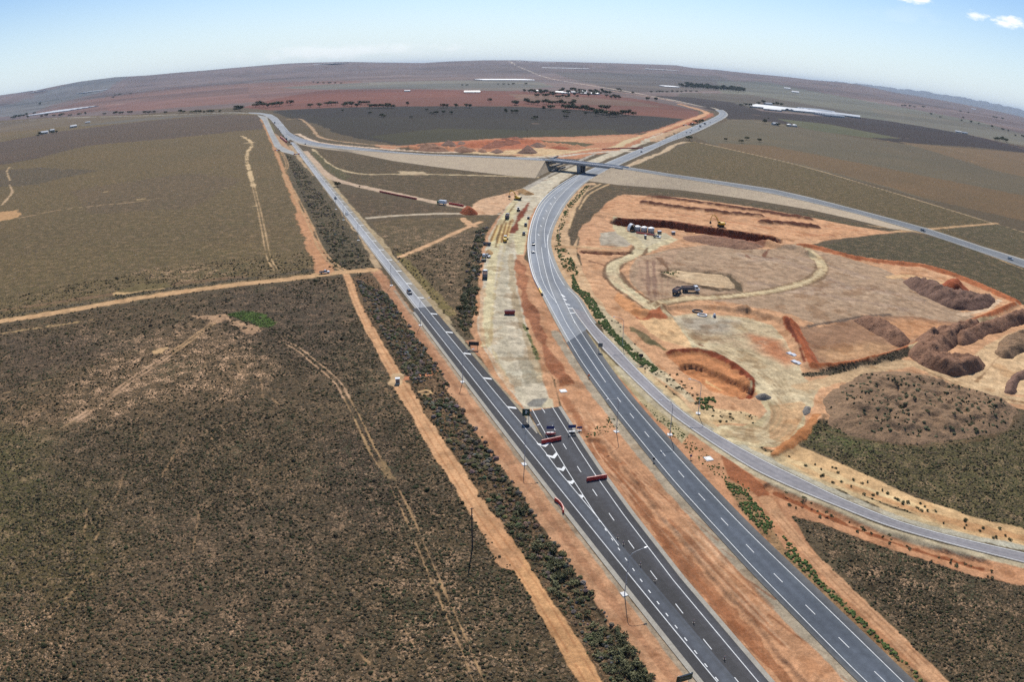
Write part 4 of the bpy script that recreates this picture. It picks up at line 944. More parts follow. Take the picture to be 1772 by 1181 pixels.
for f, q in [(c1, [(490, 1005), (700, 1050), (760, 990), (850, 990), (730, 1110), (540, 1060)]), (c5, [(625, 945), (710, 965), (755, 920), (775, 945), (735, 1000), (640, 970)]),
             (c6, [(905, 225), (975, 240), (1000, 205), (1022, 235), (995, 275), (935, 255)]),
             (c6, [(1040, 395), (1090, 402), (1115, 385), (1135, 410), (1110, 440), (1070, 430)]), (c6, [(1195, 570), (1228, 580), (1240, 572), (1255, 600), (1237, 618), (1210, 600)])]:
    p = S([f(*v) for v in q])
    mk.quad([p[0], p[1], p[4], p[5]]); mk.quad([p[1], p[2], p[3], p[4]])
mk.build('left_highway_markings')
mk = Marks()
mk.seg(C_LEFT_S[:130], W); mk.seg(C_RIGHT_S[:43], W)
for q in [(1069.9, 690.6), (1071.3, 693.2), (1093.3, 720.8), (1119.3, 753), (1147, 785.6), (1178.7, 822.1), (1214.3, 861.7), (1253.7, 904.5), (1297.7, 950.9), (1346.4, 1001.9), (1402, 1057), (1460, 1114), (1522.3, 1173.3), (1590, 1238)][1:]:
    g = S([q])[0]; j = np.argmin(np.hypot(*(C_LEFT_S[:90]-g).T)); t = C_LEFT_S[max(j-1, 0)]-C_LEFT_S[j+1]; t /= np.linalg.norm(t)
    mk.seg([g-t*1.8, g+t*1.8], .2)
c3 = lambda a, b: (800+a*.13544, 400+b*.13544)
def pline(f, pts, n=4): return smooth(S([f(*v) for v in pts]), n)
mk.seg(pline(lambda a, b: (a, b), [(1048, 663), (1000, 591), (980, 560), (964, 526)]), W)
mk.seg(pline(c3, [(940, 110), (940, 250), (975, 430), (1010, 590), (1090, 770), (1210, 930)]), .2)
mk.seg(pline(c3, [(1010, 210), (1030, 360), (1070, 540), (1130, 740), (1210, 930)]), .2)
mk.seg(pline(c3, [(1090, 50), (1090, 180), (1125, 440), (1180, 640), (1250, 780), (1440, 1181)]), .2)
for a, b, c, d in [(1265, 815, 1310, 850), (1320, 935, 1375, 950), (1345, 990, 1405, 995), (1375, 1055, 1440, 1050), (1290, 870, 1330, 890)]:
    p, q = S([c3(a, b), c3(c, d)]); mk.seg([p, q], .9)
cv = lambda a, b: (700+a*.1693, 230+b*.1693)
mk.seg(pline(cv, [(1440, 1175), (1430, 1000), (1480, 820), (1580, 660), (1772, 470)]), .2); mk.seg(pline(cv, [(1340, 1100), (1350, 950), (1400, 800), (1500, 660), (1772, 455)]), .2)
for a, b in [(1370, 1045), (1395, 955), (1420, 875), (1450, 800), (1495, 728), (1535, 665)]:
    p, q = S([cv(a-8, b-9), cv(a+8, b+9)]); mk.seg([p, q], .4)
for a0, a1 in [(0.30, .9)]:
    mid = (resample(C_LEFT_S[100:], 60)+resample(RAMP_R_S[96:], 60))/2
    mk.seg(mid[8:], .2)
mk.seg(ol(RAMP_R_S[60:], -.6), .2)
mk.build('right_highway_markings')
mk = Marks(); mk.seg(RAMP_L_S, .21, .175); mk.seg(RAMP_R_S[:60], .21, .175); mk.build('ramp_markings')
mk = Marks()
for T, B in ((OV_T3, OV_B3), (OR_T3, OR_B3)):
    T = resample(T, 60); B = resample(B, 60)
    for t, w in ((.16, .25), (.5, .2), (.84, .25)): mk.seg(T*(1-t)+B*t, w, .165)
mk.build('overpass_markings', M_MARK_OLD)

# ---------------------------------------------------------------- embankments of the overpass
M_BATTER = soil_like('cream_batter_earth', [lin((190, 170, 144), .8), lin((202, 182, 152), .8), lin((146, 122, 98), .8)], .16, .95, .25, 1.0)
def batter(name, top3, toe2, n=120, m=14, far=False):
    A = resample(top3, n); B = resample(np.c_[toe2, np.full(len(toe2), -.1)], n); V = []
    for j in range(m):
        t = j/(m-1); P = A*(1-t)+B*t
        P[:, 2] += (fbm(P[:, 0], P[:, 1], 6, 3)*.35)*math.sin(math.pi*t)*np.minimum(1, A[:, 2]/2)
        V.append(P)
    V = np.stack(V, 1).reshape(-1, 3); i = (np.arange(n-1)[:, None]*m+np.arange(m-1)[None]).ravel()
    F = np.stack([i, i+1, i+m+1, i+m], 1)
    if far: F = F[:, ::-1]
    return tag(mesh_np(name, V, F, M_BATTER, None, True), kind='structure')
toeL = S([(505, 244), (516, 250), (540, 255), (569, 259), (600, 262.5), (682, 279), (750, 288.5), (823, 297.5), (880, 304), (926, 308.5)])
OVB3 = np.r_[OV_B3[1:-1], px3([(944, 278)], 9.6)]
batter('embankment', OVB3[:, :], toeL)
toeR = S([(1016, 313), (1068, 320), (1180, 329.3), (1293, 345), (1400, 363), (1470, 379), (1548, 399)])
batter('embankment', px3([(1057, 290.3), (1067.7, 291), (1158, 306), (1248, 320), (1338.6, 336), (1400, 350), (1486.7, 371.5), (1590, 401.5)], [9.6, 9.5, 7.6, 5.8, 3.9, 2.6, .9, 0]), np.r_[toeR, S([(1590, 401.8)])])
far1 = OV_T3[3:].copy(); t_ = ol(far1, -1)[:, :2]-far1[:, :2]; batter('embankment', far1, far1[:, :2]+t_*(far1[:, 2:3]*2.2+.3), far=True)
far2 = OR_T3[:8].copy(); t_ = ol(far2, -1)[:, :2]-far2[:, :2]; batter('embankment', far2, far2[:, :2]+t_*(far2[:, 2:3]*2.2+.3), far=True)
# spill-through slopes under the bridge ends
def spill(top_a, top_b, toe_a, toe_b, flip=False):
    A = np.array([top_a, top_b]); B = np.array([toe_a, toe_b]); n, m = 14, 10; A = resample(A, n); B = resample(B, n)
    V = np.stack([A*(1-j/(m-1))+B*(j/(m-1)) for j in range(m)], 1).reshape(-1, 3)
    i = (np.arange(n-1)[:, None]*m+np.arange(m-1)[None]).ravel(); F = np.stack([i, i+1, i+m+1, i+m], 1)
    if flip: F = F[:, ::-1]
    return tag(mesh_np('embankment', V, F, M_BATTER, None, True), kind='structure')
BL_N = np.array([*P1(955, 278.2, 9.6), 9.5]); BL_F = np.array([*P1(944, 274.6, 9.6), 9.5]); BR_N = np.array([*P1(1060, 290, 9.6), 9.5]); BR_F = np.array([*P1(1064, 286.0, 9.6), 9.5])
tl = np.array([*P1(926, 308.5), -.1]); spill(OVB3[-1], OV_T3[-1], tl, np.array([*P1(985, 281), -.1]), True)
tr = np.array([*P1(1016, 313), -.1]); spill(BR_N, OR_T3[0], tr, np.array([*P1(1060, 290), -.1]))

# ---------------------------------------------------------------- bridge
bridge = empty('road_bridge', ((BL_N[0]+BR_N[0])/2, (BL_N[1]+BR_N[1])/2, 0))
tag(bridge, 'grey concrete road bridge on a single pier row carrying the overpass across the works', 'bridge')
org = np.array([bridge.location.x, bridge.location.y, 0])
ux = BR_N-BL_N; Lb = np.linalg.norm(ux[:2])+10; ang = math.atan2(ux[1], ux[0])
Wb = 13.0
def bpart(name, mat, f, bev=0):
    mb = MB(); f(mb); o = mb.build(name, mat, bridge, bev); o.rotation_euler = (0, 0, ang); return o
def nearY(y): return y                       # local y: 0 = near edge, positive = far side
bpart('deck', M_CONC2, lambda b: b.box((0, Wb/2-.3, 9.45), (Lb, Wb, .42)))
strip_o = MB(); strip_o.box((0, Wb/2-.3, 9.70), (Lb, Wb-1.6, .05)); so_ = strip_o.build('road_surface', paint('bridge_asphalt', (.17, .18, .21), .85), bridge); so_.rotation_euler = (0, 0, ang)
for k in range(5):
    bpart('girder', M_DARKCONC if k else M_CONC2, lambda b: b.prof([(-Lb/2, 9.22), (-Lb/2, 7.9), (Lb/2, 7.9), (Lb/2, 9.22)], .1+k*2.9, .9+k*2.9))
for y in (-.28, Wb-.62):
    bpart('parapet', paint('parapet_concrete', (.55, .56, .57), .7), lambda b: b.prof([(-Lb/2-6, 9.2), (-Lb/2-6, 10.55), (Lb/2+6, 10.55), (Lb/2+6, 9.2)], y, y+.42, .08))
    pr = bpart('rail', paint('galvanised', (.42, .43, .45), .4, .7), lambda b: b.tube([(-Lb/2, y+.2, 10.95), (Lb/2, y+.2, 10.95)], .07))
pb = S([(1005.5, 298.7)])[0]-org[:2]; ca, sa = math.cos(-ang), math.sin(-ang); px_l = pb[0]*ca-pb[1]*sa; py_l = pb[0]*sa+pb[1]*ca
for k, yy in enumerate((1.6, 6.2, 10.8)):
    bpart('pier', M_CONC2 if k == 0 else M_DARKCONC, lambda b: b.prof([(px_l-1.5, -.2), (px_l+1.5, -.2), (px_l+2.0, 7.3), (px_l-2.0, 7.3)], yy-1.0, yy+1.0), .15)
bpart('pier_cap', M_CONC2, lambda b: b.prof([(px_l-2.2, 7.3), (px_l+2.2, 7.3), (px_l+2.2, 7.9), (px_l-2.2, 7.9)], .2, Wb-1.0))
for sx in (-1, 1):
    bpart('abutment', M_CONC2, lambda b: b.box((sx*(Lb/2-1.5), Wb/2-.3, 6.6), (1.6, Wb-.5, 2.6)))

# long dark bars on the slope under the left end, giving it dark stripes
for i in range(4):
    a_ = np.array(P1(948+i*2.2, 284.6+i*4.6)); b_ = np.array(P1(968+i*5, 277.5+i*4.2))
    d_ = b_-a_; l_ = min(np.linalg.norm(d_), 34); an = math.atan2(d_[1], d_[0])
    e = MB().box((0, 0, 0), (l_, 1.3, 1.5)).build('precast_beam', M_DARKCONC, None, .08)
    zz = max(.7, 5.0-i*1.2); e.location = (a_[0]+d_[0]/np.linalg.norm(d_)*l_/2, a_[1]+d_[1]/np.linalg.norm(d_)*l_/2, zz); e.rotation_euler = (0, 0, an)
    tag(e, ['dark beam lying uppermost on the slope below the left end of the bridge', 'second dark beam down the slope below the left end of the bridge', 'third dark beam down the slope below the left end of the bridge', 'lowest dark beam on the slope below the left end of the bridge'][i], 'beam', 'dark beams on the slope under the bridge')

# concrete safety barrier on the outside of the bend, with a yellow end
def wall_along(pts, h, w, z0=.12):
    pts = np.array(pts)[:, :2]; a = ol(pts, -w/2); b = ol(pts, w/2); a2 = ol(pts, -w*.3); b2 = ol(pts, w*.3); V = []; F = []
    for p, q, p2, q2 in zip(a, b, a2, b2): V += [(p[0], p[1], z0), (p2[0], p2[1], z0+h), (q2[0], q2[1], z0+h), (q[0], q[1], z0)]
    for i in range(len(pts)-1):
        k = 4*i
        for j in range(3): F.append((k+j, k+j+1, k+j+5, k+j+4))
    F.append((0, 1, 2, 3)); k = 4*(len(pts)-1); F.append((k+3, k+2, k+1, k))
    return np.array(V), np.array(F)
bl = ol(C_LEFT_S[63:106], -1.15)
cb = empty('concrete_safety_barrier', (bl[0][0], bl[0][1], 0))
tag(cb, 'long white concrete safety barrier with yellow end, curving beside the right highway', 'barrier')
Vb, Fb = wall_along(bl, .95, .7); mesh_np('barrier_wall', Vb-np.array([bl[0][0], bl[0][1], 0]), Fb, paint('barrier_white', (.66, .65, .62), .8), cb)
e0 = bl[0]; dr = (bl[0]-bl[1])/np.linalg.norm(bl[0]-bl[1])
for nm, q0, q1, c in (('yellow_cushion', .2, 7.5, (.75, .50, .06)), ('black_nose', 7.7, 9.4, (.02, .02, .02))):
    V_, F_ = wall_along(np.array([e0+dr*q0, e0+dr*(q0+q1)/2, e0+dr*q1]), .9, .9); mesh_np(nm, V_-np.array([e0[0], e0[1], 0]), F_, paint(nm, c, .6), cb)

# ---------------------------------------------------------------- spoil heaps
def heap_mat(nm, a, b, c): return soil_like(nm, [lin(a, .8), lin(b, .8), lin(c, .8)], .12, .95, .5, 1.4)
M_H_BROWN = heap_mat('brown_spoil', (134, 98, 76), (162, 122, 96), (100, 68, 52))
M_H_RED = heap_mat('red_spoil', (150, 76, 46), (178, 98, 60), (120, 60, 40))
M_H_MIX = heap_mat('mixed_spoil', (132, 106, 82), (160, 128, 98), (92, 80, 58))
M_H_GREY = heap_mat('grey_gravel', (120, 114, 108), (146, 138, 128), (98, 94, 90))
M_H_DARK = heap_mat('dark_spoil', (116, 88, 74), (142, 110, 92), (92, 68, 58))
M_H_REDDARK = heap_mat('dark_red_spoil', (128, 76, 56), (158, 100, 74), (98, 56, 44))
M_H_TAN = heap_mat('tan_spoil', (168, 130, 84), (190, 152, 104), (138, 100, 62))
def heap(name, px, h, mat, label, cat='spoil heap', group=None, res=1.0, edge=None, lump=.35, ls=5.0, lo=None, open_line=None, width=None, er=1.2):
    if open_line is not None:
        cl = smooth(S(open_line), 5); P = np.r_[ol(cl, -width), ol(cl, width)[::-1]]; edge = edge or width*.95
    else: P = smooth(np.r_[S(px), S(px)[:1]], 4)[:-1]
    l, hh = P.min(0)-1, P.max(0)+1
    xs = np.arange(l[0], hh[0]+res, res); ys = np.arange(l[1], hh[1]+res, res); X, Y = np.meshgrid(xs, ys); x, y = X.ravel(), Y.ravel()
    sd = -sd_poly(x, y, P); sd = sd+fbm(x, y, ls*1.5, 7)*min(er*1.3, (edge or 6)*.35)
    edge = edge or 6.0
    prof = np.clip(sd/edge, -.25, 1); z = h*np.sign(prof)*np.abs(prof)**.85
    z = z*(1+lump*1.3*fbm(x, y, ls, 19, 4))+np.clip(prof, 0, 1)*lump*h*.9*(.5-np.abs(fbm(x, y, ls*.6, 29, 4))*1.4)
    ok = sd.reshape(X.shape) > -edge*.22
    keep = ok[:-1, :-1] & ok[1:, :-1] & ok[:-1, 1:] & ok[1:, 1:]
    nx_ = len(xs); i = (np.arange(len(ys)-1)[:, None]*nx_+np.arange(nx_-1)[None])[keep]
    if len(i) == 0: return None
    F = np.stack([i, i+1, i+nx_+1, i+nx_], 1); u, inv = np.unique(F.ravel(), return_inverse=True)
    c = P.mean(0); z0 = 0.0 if lo is None else lo
    V = np.stack([x-c[0], y-c[1], z+z0], 1)[u]
    o = mesh_np(name, V, inv.reshape(-1, 4), mat, None, True); o.location = (c[0], c[1], 0)
    return tag(o, label, cat, group)
GH = 'spoil heaps in the borrow pit'
big = heap('spoil_mound', [(1422, 712), (1428, 690), (1450, 668), (1490, 650), (1540, 645), (1600, 650), (1660, 668), (1730, 690), (1760, 712), (1752, 738), (1700, 758), (1620, 766), (1540, 764), (1470, 752), (1430, 735)], 2.0, M_H_MIX, 'largest mound, a broad grey brown stockpile tufted with weeds by the olive scrub', group=GH, res=.7, edge=9, lump=.8, ls=7, er=2.2)
heap('spoil_heap', [(1575, 600), (1600, 580), (1650, 566), (1680, 560), (1700, 565), (1690, 578), (1650, 600), (1640, 618), (1700, 628), (1695, 645), (1650, 652), (1610, 640), (1585, 628), (1572, 615)], 4.5, M_H_BROWN, 'horseshoe shaped brown heap opening towards the pale haul road', group=GH, res=.9, edge=5, lump=.4)
heap('spoil_heap', [(1640, 584), (1700, 560), (1772, 538), (1800, 530), (1810, 555), (1772, 562), (1700, 585), (1668, 600)], 4.0, M_H_BROWN, 'long brown bank running off the right edge above the pale haul road', group=GH, res=1.0, edge=5)
heap('spoil_heap', [(1480, 556), (1500, 551), (1540, 566), (1575, 590), (1570, 602), (1548, 600), (1510, 575)], 3.6, M_H_BROWN, 'elongated brown heap lying diagonally across the brown bench', group=GH, res=.9, edge=5)
heap('spoil_heap', [(1562, 486), (1600, 488), (1640, 506), (1680, 512), (1716, 514), (1722, 526), (1690, 538), (1648, 536), (1610, 518), (1575, 500)], 3.8, M_H_DARK, 'long grey brown heap curving inside the red berm at upper right', group=GH, res=1.0, edge=6, lump=.5)
heap('spoil_heap', [(1625, 498), (1640, 488), (1662, 492), (1677, 506), (1650, 508)], 4.0, M_H_RED, 'small conical reddish heap beside the red berm at upper right', group=GH, res=.9, edge=6)
heap('spoil_heap', [(1722, 612), (1735, 588), (1772, 574), (1810, 566), (1810, 600), (1772, 612), (1740, 622)], 3.4, M_H_MIX, 'weedy grey heap cut by the right edge between two pale haul roads', group=GH, res=.9, edge=5, lump=.5)
heap('spoil_heap', [(1735, 680), (1748, 655), (1772, 640), (1800, 636), (1800, 650), (1768, 660), (1755, 684)], 2.4, M_H_DARK, 'crumbling dark rim cut by the right edge just above the largest mound', group=GH, res=.8, edge=3.5)
heap('gravel_pile', [(1309, 686), (1318, 683), (1335, 687), (1334, 692), (1320, 694), (1310, 691)], 1.5, M_H_GREY, 'oval grey gravel pile beside the haul road bend', 'gravel pile', 'gravel piles by the haul road', res=.5, edge=2.5)
heap('gravel_pile', [(1386, 713), (1394, 704), (1404, 708), (1400, 720), (1390, 722)], 1.5, M_H_GREY, 'squat grey gravel pile on the tan apron left of the largest mound', 'gravel pile', 'gravel piles by the haul road', res=.5, edge=2.5)
heap('dirt_pile', [(794, 369), (802, 361), (809, 358), (818, 363), (828, 371), (810, 373)], 5.0, M_H_RED, 'bright red cone of dirt at the junction of two pink tracks', 'dirt pile', res=.8, edge=8, lump=.2)
heap('spoil_heap', [(1180, 410), (1210, 408), (1250, 412), (1300, 420), (1318, 428), (1290, 433), (1230, 425), (1190, 418)], 1.2, M_H_BROWN, 'rubbly brown heap along the near side of the deep trench', group=GH, res=1.0, edge=5, lump=.7, ls=4)
GF = 'spoil heaps beyond the overpass'
for q, hh, mm, lb in [([(762, 253), (775, 245), (790, 251), (785, 254)], 8, M_H_DARK, 'dark purple cone at the left of the red works beyond the overpass'),
                      ([(790, 251), (798, 245), (806, 250), (800, 252)], 6, M_H_DARK, 'smaller dark cone just right of the dark purple cone beyond the overpass'),
                      ([(715, 256), (740, 251.5), (765, 256), (780, 260), (760, 263), (725, 261)], 7, M_H_BROWN, 'long brown ridge nearest the left approach beyond the overpass road'),
                      ([(782, 261), (795, 255.5), (815, 258), (823, 262), (800, 264.5)], 7, M_H_BROWN, 'brown hump right of the long brown ridge beyond the overpass road'),
                      ([(826, 263), (834, 257.5), (842, 263), (836, 265)], 7, M_H_BROWN, 'narrow pointed brown heap standing close behind the overpass road'),
                      ([(848, 264), (860, 258.5), (872, 264), (860, 266)], 7, M_H_DARK, 'pointed grey brown heap right of the narrow pointed heap behind the overpass'),
                      ([(892, 265), (912, 256), (930, 265), (910, 267)], 9, M_H_DARK, 'broad dark grey cone nearest the left end of the bridge'),
                      ([(828, 256), (850, 246), (890, 240), (912, 243), (900, 249), (870, 254), (845, 258)], 5, M_H_REDDARK, 'biggest rough red bank in the middle of the works beyond the overpass'),
                      ([(915, 252), (930, 248), (945, 253), (930, 256)], 6, M_H_DARK, 'dark hump between the red bank and the bridge beyond the overpass'),
                      ([(948, 256), (965, 253.5), (985, 257), (970, 259)], 5, M_H_RED, 'low red ridge behind the left end of the bridge')]:
    heap('spoil_heap', q, hh*.72, mm, lb, group=GF, res=2.0, edge=14, lump=.6, ls=14, er=2.5)
heap('sand_pile', [(893, 331), (900, 328), (912, 330), (924, 336), (912, 338), (902, 336)], 2.2, M_H_TAN, 'brown sand pile right of the excavator on the pale carriageway', 'sand pile', 'sand piles on the pale carriageway', res=.9, edge=5)
heap('sand_pile', [(838, 436), (845, 432.5), (854, 437), (848, 442)], 2.0, M_H_TAN, 'brown sand pile beside the loader at the left of the pale carriageway', 'sand pile', 'sand piles on the pale carriageway', res=.7, edge=4)
heap('sand_pile', [(880, 384), (886, 379), (891, 382), (886, 385)], 1.6, M_H_TAN, 'small brown sand pile right of the big grey dump truck', 'sand pile', 'sand piles on the pale carriageway', res=.7, edge=3)
print('p4', round(time.time()-T0, 1))
# ---------------------------------------------------------------- vegetation
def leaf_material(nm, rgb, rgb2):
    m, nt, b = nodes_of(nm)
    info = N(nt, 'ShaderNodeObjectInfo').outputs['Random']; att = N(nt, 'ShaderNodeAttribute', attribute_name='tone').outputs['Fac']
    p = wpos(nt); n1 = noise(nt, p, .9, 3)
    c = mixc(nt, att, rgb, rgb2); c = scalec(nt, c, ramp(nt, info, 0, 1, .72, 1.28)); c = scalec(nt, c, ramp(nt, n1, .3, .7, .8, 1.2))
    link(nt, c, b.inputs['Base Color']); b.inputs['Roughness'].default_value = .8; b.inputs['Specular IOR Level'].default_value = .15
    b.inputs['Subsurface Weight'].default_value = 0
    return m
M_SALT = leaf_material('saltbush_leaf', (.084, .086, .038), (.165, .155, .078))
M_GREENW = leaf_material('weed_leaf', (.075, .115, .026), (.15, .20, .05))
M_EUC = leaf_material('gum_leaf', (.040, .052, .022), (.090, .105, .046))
M_BARK = soil_like('bark', [(.10, .075, .055), (.15, .12, .09), (.06, .045, .035)], 1.0, .9, .03, 8)

def leaf_cloud(nrs, n, lobes, size, flat=.8):
    """small leaf-sized faces spread through several overlapping lobes"""
    V = []; F = []; T = []
    tot = sum(l[3]**2 for l in lobes)
    for (cx, cy, cz, r, hz) in lobes:
        for _ in range(max(4, int(n*r*r/tot))):
            d = nrs.normal(size=3); d /= np.linalg.norm(d); k = r*(nrs.uniform(.35, 1.0)**.5)
            c = np.array([cx+d[0]*k, cy+d[1]*k, cz+d[2]*k*hz])
            if c[2] < .02: c[2] = nrs.uniform(.02, .15)
            a = d+nrs.normal(size=3)*.7; a /= np.linalg.norm(a); u = np.cross(a, nrs.normal(size=3)); u /= np.linalg.norm(u); w = np.cross(a, u)
            s = size*nrs.uniform(.6, 1.35); b0 = len(V)
            for (p, q) in ((-1, -.7), (1, -.8), (.8, 1), (-.7, .8)): V.append(c+u*p*s*.5+w*q*s*.5*flat)
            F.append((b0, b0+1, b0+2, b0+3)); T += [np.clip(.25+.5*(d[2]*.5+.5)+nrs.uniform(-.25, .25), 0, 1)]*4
    return np.array(V), np.array(F), np.array(T)

def leaf_obj(name, V, F, T, mat, parent=None):
    return mesh_np(name, V, F, mat, parent, False, {'tone': ('FLOAT', T)})

nrs = np.random.default_rng(5)
def bush_mesh(kind):
    lobes = [(nrs.uniform(-.7, .7), nrs.uniform(-.7, .7), nrs.uniform(.25, .5), nrs.uniform(.25, .5), .9) for _ in range(6)]+[(0, 0, .4, .5, .9)]
    return leaf_cloud(nrs, 170, lobes, .24)
BUSH = [bush_mesh(0) for _ in range(6)]
bush_src = {}
def bush(px_or_w, w, h, mat, label, cat='bush', group=None, name='saltbush', z=0.0):
    x, y = px_or_w; k = rnd.randrange(6); key = (k, mat.name)
    if key not in bush_src:
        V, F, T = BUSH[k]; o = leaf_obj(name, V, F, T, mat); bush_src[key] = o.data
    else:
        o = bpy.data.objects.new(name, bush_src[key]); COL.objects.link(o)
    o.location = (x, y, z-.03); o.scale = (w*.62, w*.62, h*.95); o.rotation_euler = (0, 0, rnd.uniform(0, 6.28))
    return tag(o, label, cat, group)

def inside(pts, P):
    return sd_poly(pts[:, 0], pts[:, 1], P) < 0
def on_road(x, y):
    m = np.zeros(len(x), bool)
    for pl in ROADPOLY: m |= sd_poly(x, y, pl) < .8
    return m
def scatter(P, n, seed):
    r = np.random.default_rng(seed); lo, hi = P.min(0), P.max(0); out = []; tot = 0
    for _ in range(60):
        q = r.uniform(lo, hi, (max(n, 500), 2)); q = q[inside(q, P)]; q = q[~on_road(q[:, 0], q[:, 1])]
        out.append(q); tot += len(q)
        if tot >= n: break
    return np.concatenate(out)[:n]

# merged low clumps: ground cover nobody could count
def clump_mesh(name, pts, rad, hgt, cols, mat, seg=5, seed=1, z0=None):
    r = np.random.default_rng(seed); n = len(pts)
    th = np.linspace(0, 2*np.pi, seg, endpoint=False)[None]+r.uniform(0, 6.28, (n, 1))
    if z0 is None: z0 = cover_h(pts)
    k0 = r.uniform(.75, 1.15, (n, seg)); k1 = r.uniform(.5, .95, (n, seg))
    def ring(k, zf): return np.stack([pts[:, :1]+np.cos(th)*rad[:, None]*k, pts[:, 1:]+np.sin(th)*rad[:, None]*k, np.repeat(z0[:, None]+zf*hgt[:, None], seg, 1)], 2)
    r0_ = ring(k0*.8, -.08); r1_ = ring(k0, .45*r.uniform(.7, 1.2, (n, seg))[:, :, ] if False else .45); r2_ = ring(k1*.62, .9)
    r1_[:, :, 2] += r.uniform(-.15, .15, (n, seg))*hgt[:, None]; r2_[:, :, 2] += r.uniform(-.15, .15, (n, seg))*hgt[:, None]
    ap = np.c_[pts+r.normal(size=(n, 2))*rad[:, None]*.2, z0+hgt*r.uniform(.9, 1.15, n)][:, None]
    V = np.concatenate([r0_, r1_, r2_, ap], 1); m = 3*seg+1; base = (np.arange(n)*m)[:, None]
    tri = []
    for a in range(2):
        for k in range(seg):
            p, q = a*seg+k, a*seg+(k+1) % seg; tri += [(p, q, q+seg), (p, q+seg, p+seg)]
    for k in range(seg): tri.append((2*seg+k, 2*seg+(k+1) % seg, 3*seg))
    tri = np.array(tri); F = (base[:, :, None]+tri[None]).reshape(-1, 3)
    C = np.repeat(cols, m, 0)
    return tag(mesh_np(name, V.reshape(-1, 3), F, mat, None, False, {'albedo': ('FLOAT_COLOR', C)}), kind='stuff')
def cover_h(pts):
    return cover(pts[:, 0], pts[:, 1])[3]
def clump_material():
    m, nt, b = nodes_of('low_scrub'); att = N(nt, 'ShaderNodeAttribute', attribute_name='albedo').outputs['Color']
    n1 = noise(nt, wpos(nt), 6, 3, .7); c = scalec(nt, att, ramp(nt, n1, .3, .7, .7, 1.3))
    link(nt, c, b.inputs['Base Color']); b.inputs['Roughness'].default_value = .9; b.inputs['Specular IOR Level'].default_value = .1
    return m
M_CLUMP = clump_material()
r5 = np.random.default_rng(11)
pts = []; sizes = []
for ra, rb, dens, s0, s1 in ((75, 150, 2.7, .14, .46), (150, 210, 2.0, .17, .48), (210, 300, 1.1, .24, .55), (300, 430, .40, .3, .7)):
    n = int(R(104)/2*(rb*rb-ra*ra)*dens); a = R(52)*r5.uniform(-1, 1, n); rr = np.sqrt(r5.uniform(ra*ra, rb*rb, n))
    pts.append(np.stack([np.sin(a)*rr, np.cos(a)*rr], 1)); sizes.append(s0+(s1-s0)*r5.uniform(0, 1, n)**1.8)
pts = np.concatenate(pts); sizes = np.concatenate(sizes)
pc, ps, pk, ph, pf_ = cover(pts[:, 0], pts[:, 1])
cl_ = fbm(pts[:, 0], pts[:, 1], 9, 71, 3)
ok = (r5.uniform(0, 1, len(pts)) < ps*(.62+.85*cl_+.35*fbm(pts[:, 0], pts[:, 1], 45, 73, 3))*(1-.55*pf_)) & ~on_road(pts[:, 0], pts[:, 1])
pts, sizes, pc = pts[ok], sizes[ok], pc[ok]
sizes = np.where(r5.uniform(0, 1, len(sizes)) < .010, sizes*1.8, sizes)
u = r5.uniform(0, 1, len(pts))[:, None]
tones = np.where(u < .45, np.array([[.060, .048, .027]]), np.where(u < .72, np.array([[.052, .055, .025]]), np.where(u < .9, np.array([[.105, .078, .048]]), np.array([[.030, .031, .015]]))))
tones = tones*r5.uniform(.7, 1.35, (len(pts), 1))*(1+.35*fbm(pts[:, 0], pts[:, 1], 40, 77, 3)[:, None])
clump_mesh('low_scrub', pts, sizes, sizes*r5.uniform(.5, .9, len(pts)), tones, M_CLUMP)
print('scrub', len(pts), round(time.time()-T0, 1))

# strips of saltbush beside the highway: the largest as single bushes, the rest as cover
T1W = smooth(S([(606, 484), (617, 520), (640, 566), (668, 617), (695, 665), (722, 712), (760, 775), (800, 835), (842, 902), (888, 962), (925, 1020), (965, 1085), (1035, 1200)]), 4)
STRIP = np.r_[np.array([LF(s_, -10.6 if s_ < 150 else -9.0) for s_ in np.linspace(255, -45, 30)]), ol(T1W, -3.4)[::-1]]
STRIP2 = S([(567, 468), (640, 462), (600, 400), (565, 350), (530, 300), (505, 272), (495, 268), (500, 285), (520, 330), (550, 395), (575, 440)])
STRIP3 = S([(845, 392), (835, 420), (830, 470), (826, 520), (818, 565), (800, 575), (790, 545), (800, 500), (812, 450), (825, 400)])
def strip_bushes(P, n, seed, sz, nbig, label, group, mat):
    q = scatter(P, n*2, seed); r = np.random.default_rng(seed)
    nzz = fbm(q[:, 0], q[:, 1], 9, seed, 3); q = q[r.uniform(0, 1, len(q)) < .5+1.0*nzz][:n]
    s = sz[0]+(sz[1]-sz[0])*r.uniform(0, 1, len(q))**2.6
    d = np.hypot(q[:, 0], q[:, 1]); o_ = np.argsort(-(s/d)); big = o_[:nbig]; rest = o_[nbig:]
    for i in big: bush(q[i], s[i], s[i]*r.uniform(.36, .62), mat, label, 'bush', group)
    return q[rest], s[rest]
a1 = strip_bushes(STRIP, 3400, 3, (.45, 2.1), 170, 'rounded green saltbush in the strip between sandy track and left highway', 'saltbushes beside the left highway', M_SALT)
a2 = strip_bushes(STRIP2, 1700, 4, (.6, 2.2), 60, 'dark saltbush in the strip between red track and far left highway', 'saltbushes along the far red track', M_SALT)
a3 = strip_bushes(STRIP3, 420, 6, (.9, 3.4), 60, 'tall dark bush in the thicket along the left edge of the pale carriageway', 'bushes of the thicket by the works', M_SALT)
q = np.concatenate([a1[0], a2[0], a3[0]]); s = np.concatenate([a1[1], a2[1], a3[1]])
uu = r5.uniform(0, 1, len(q))[:, None]
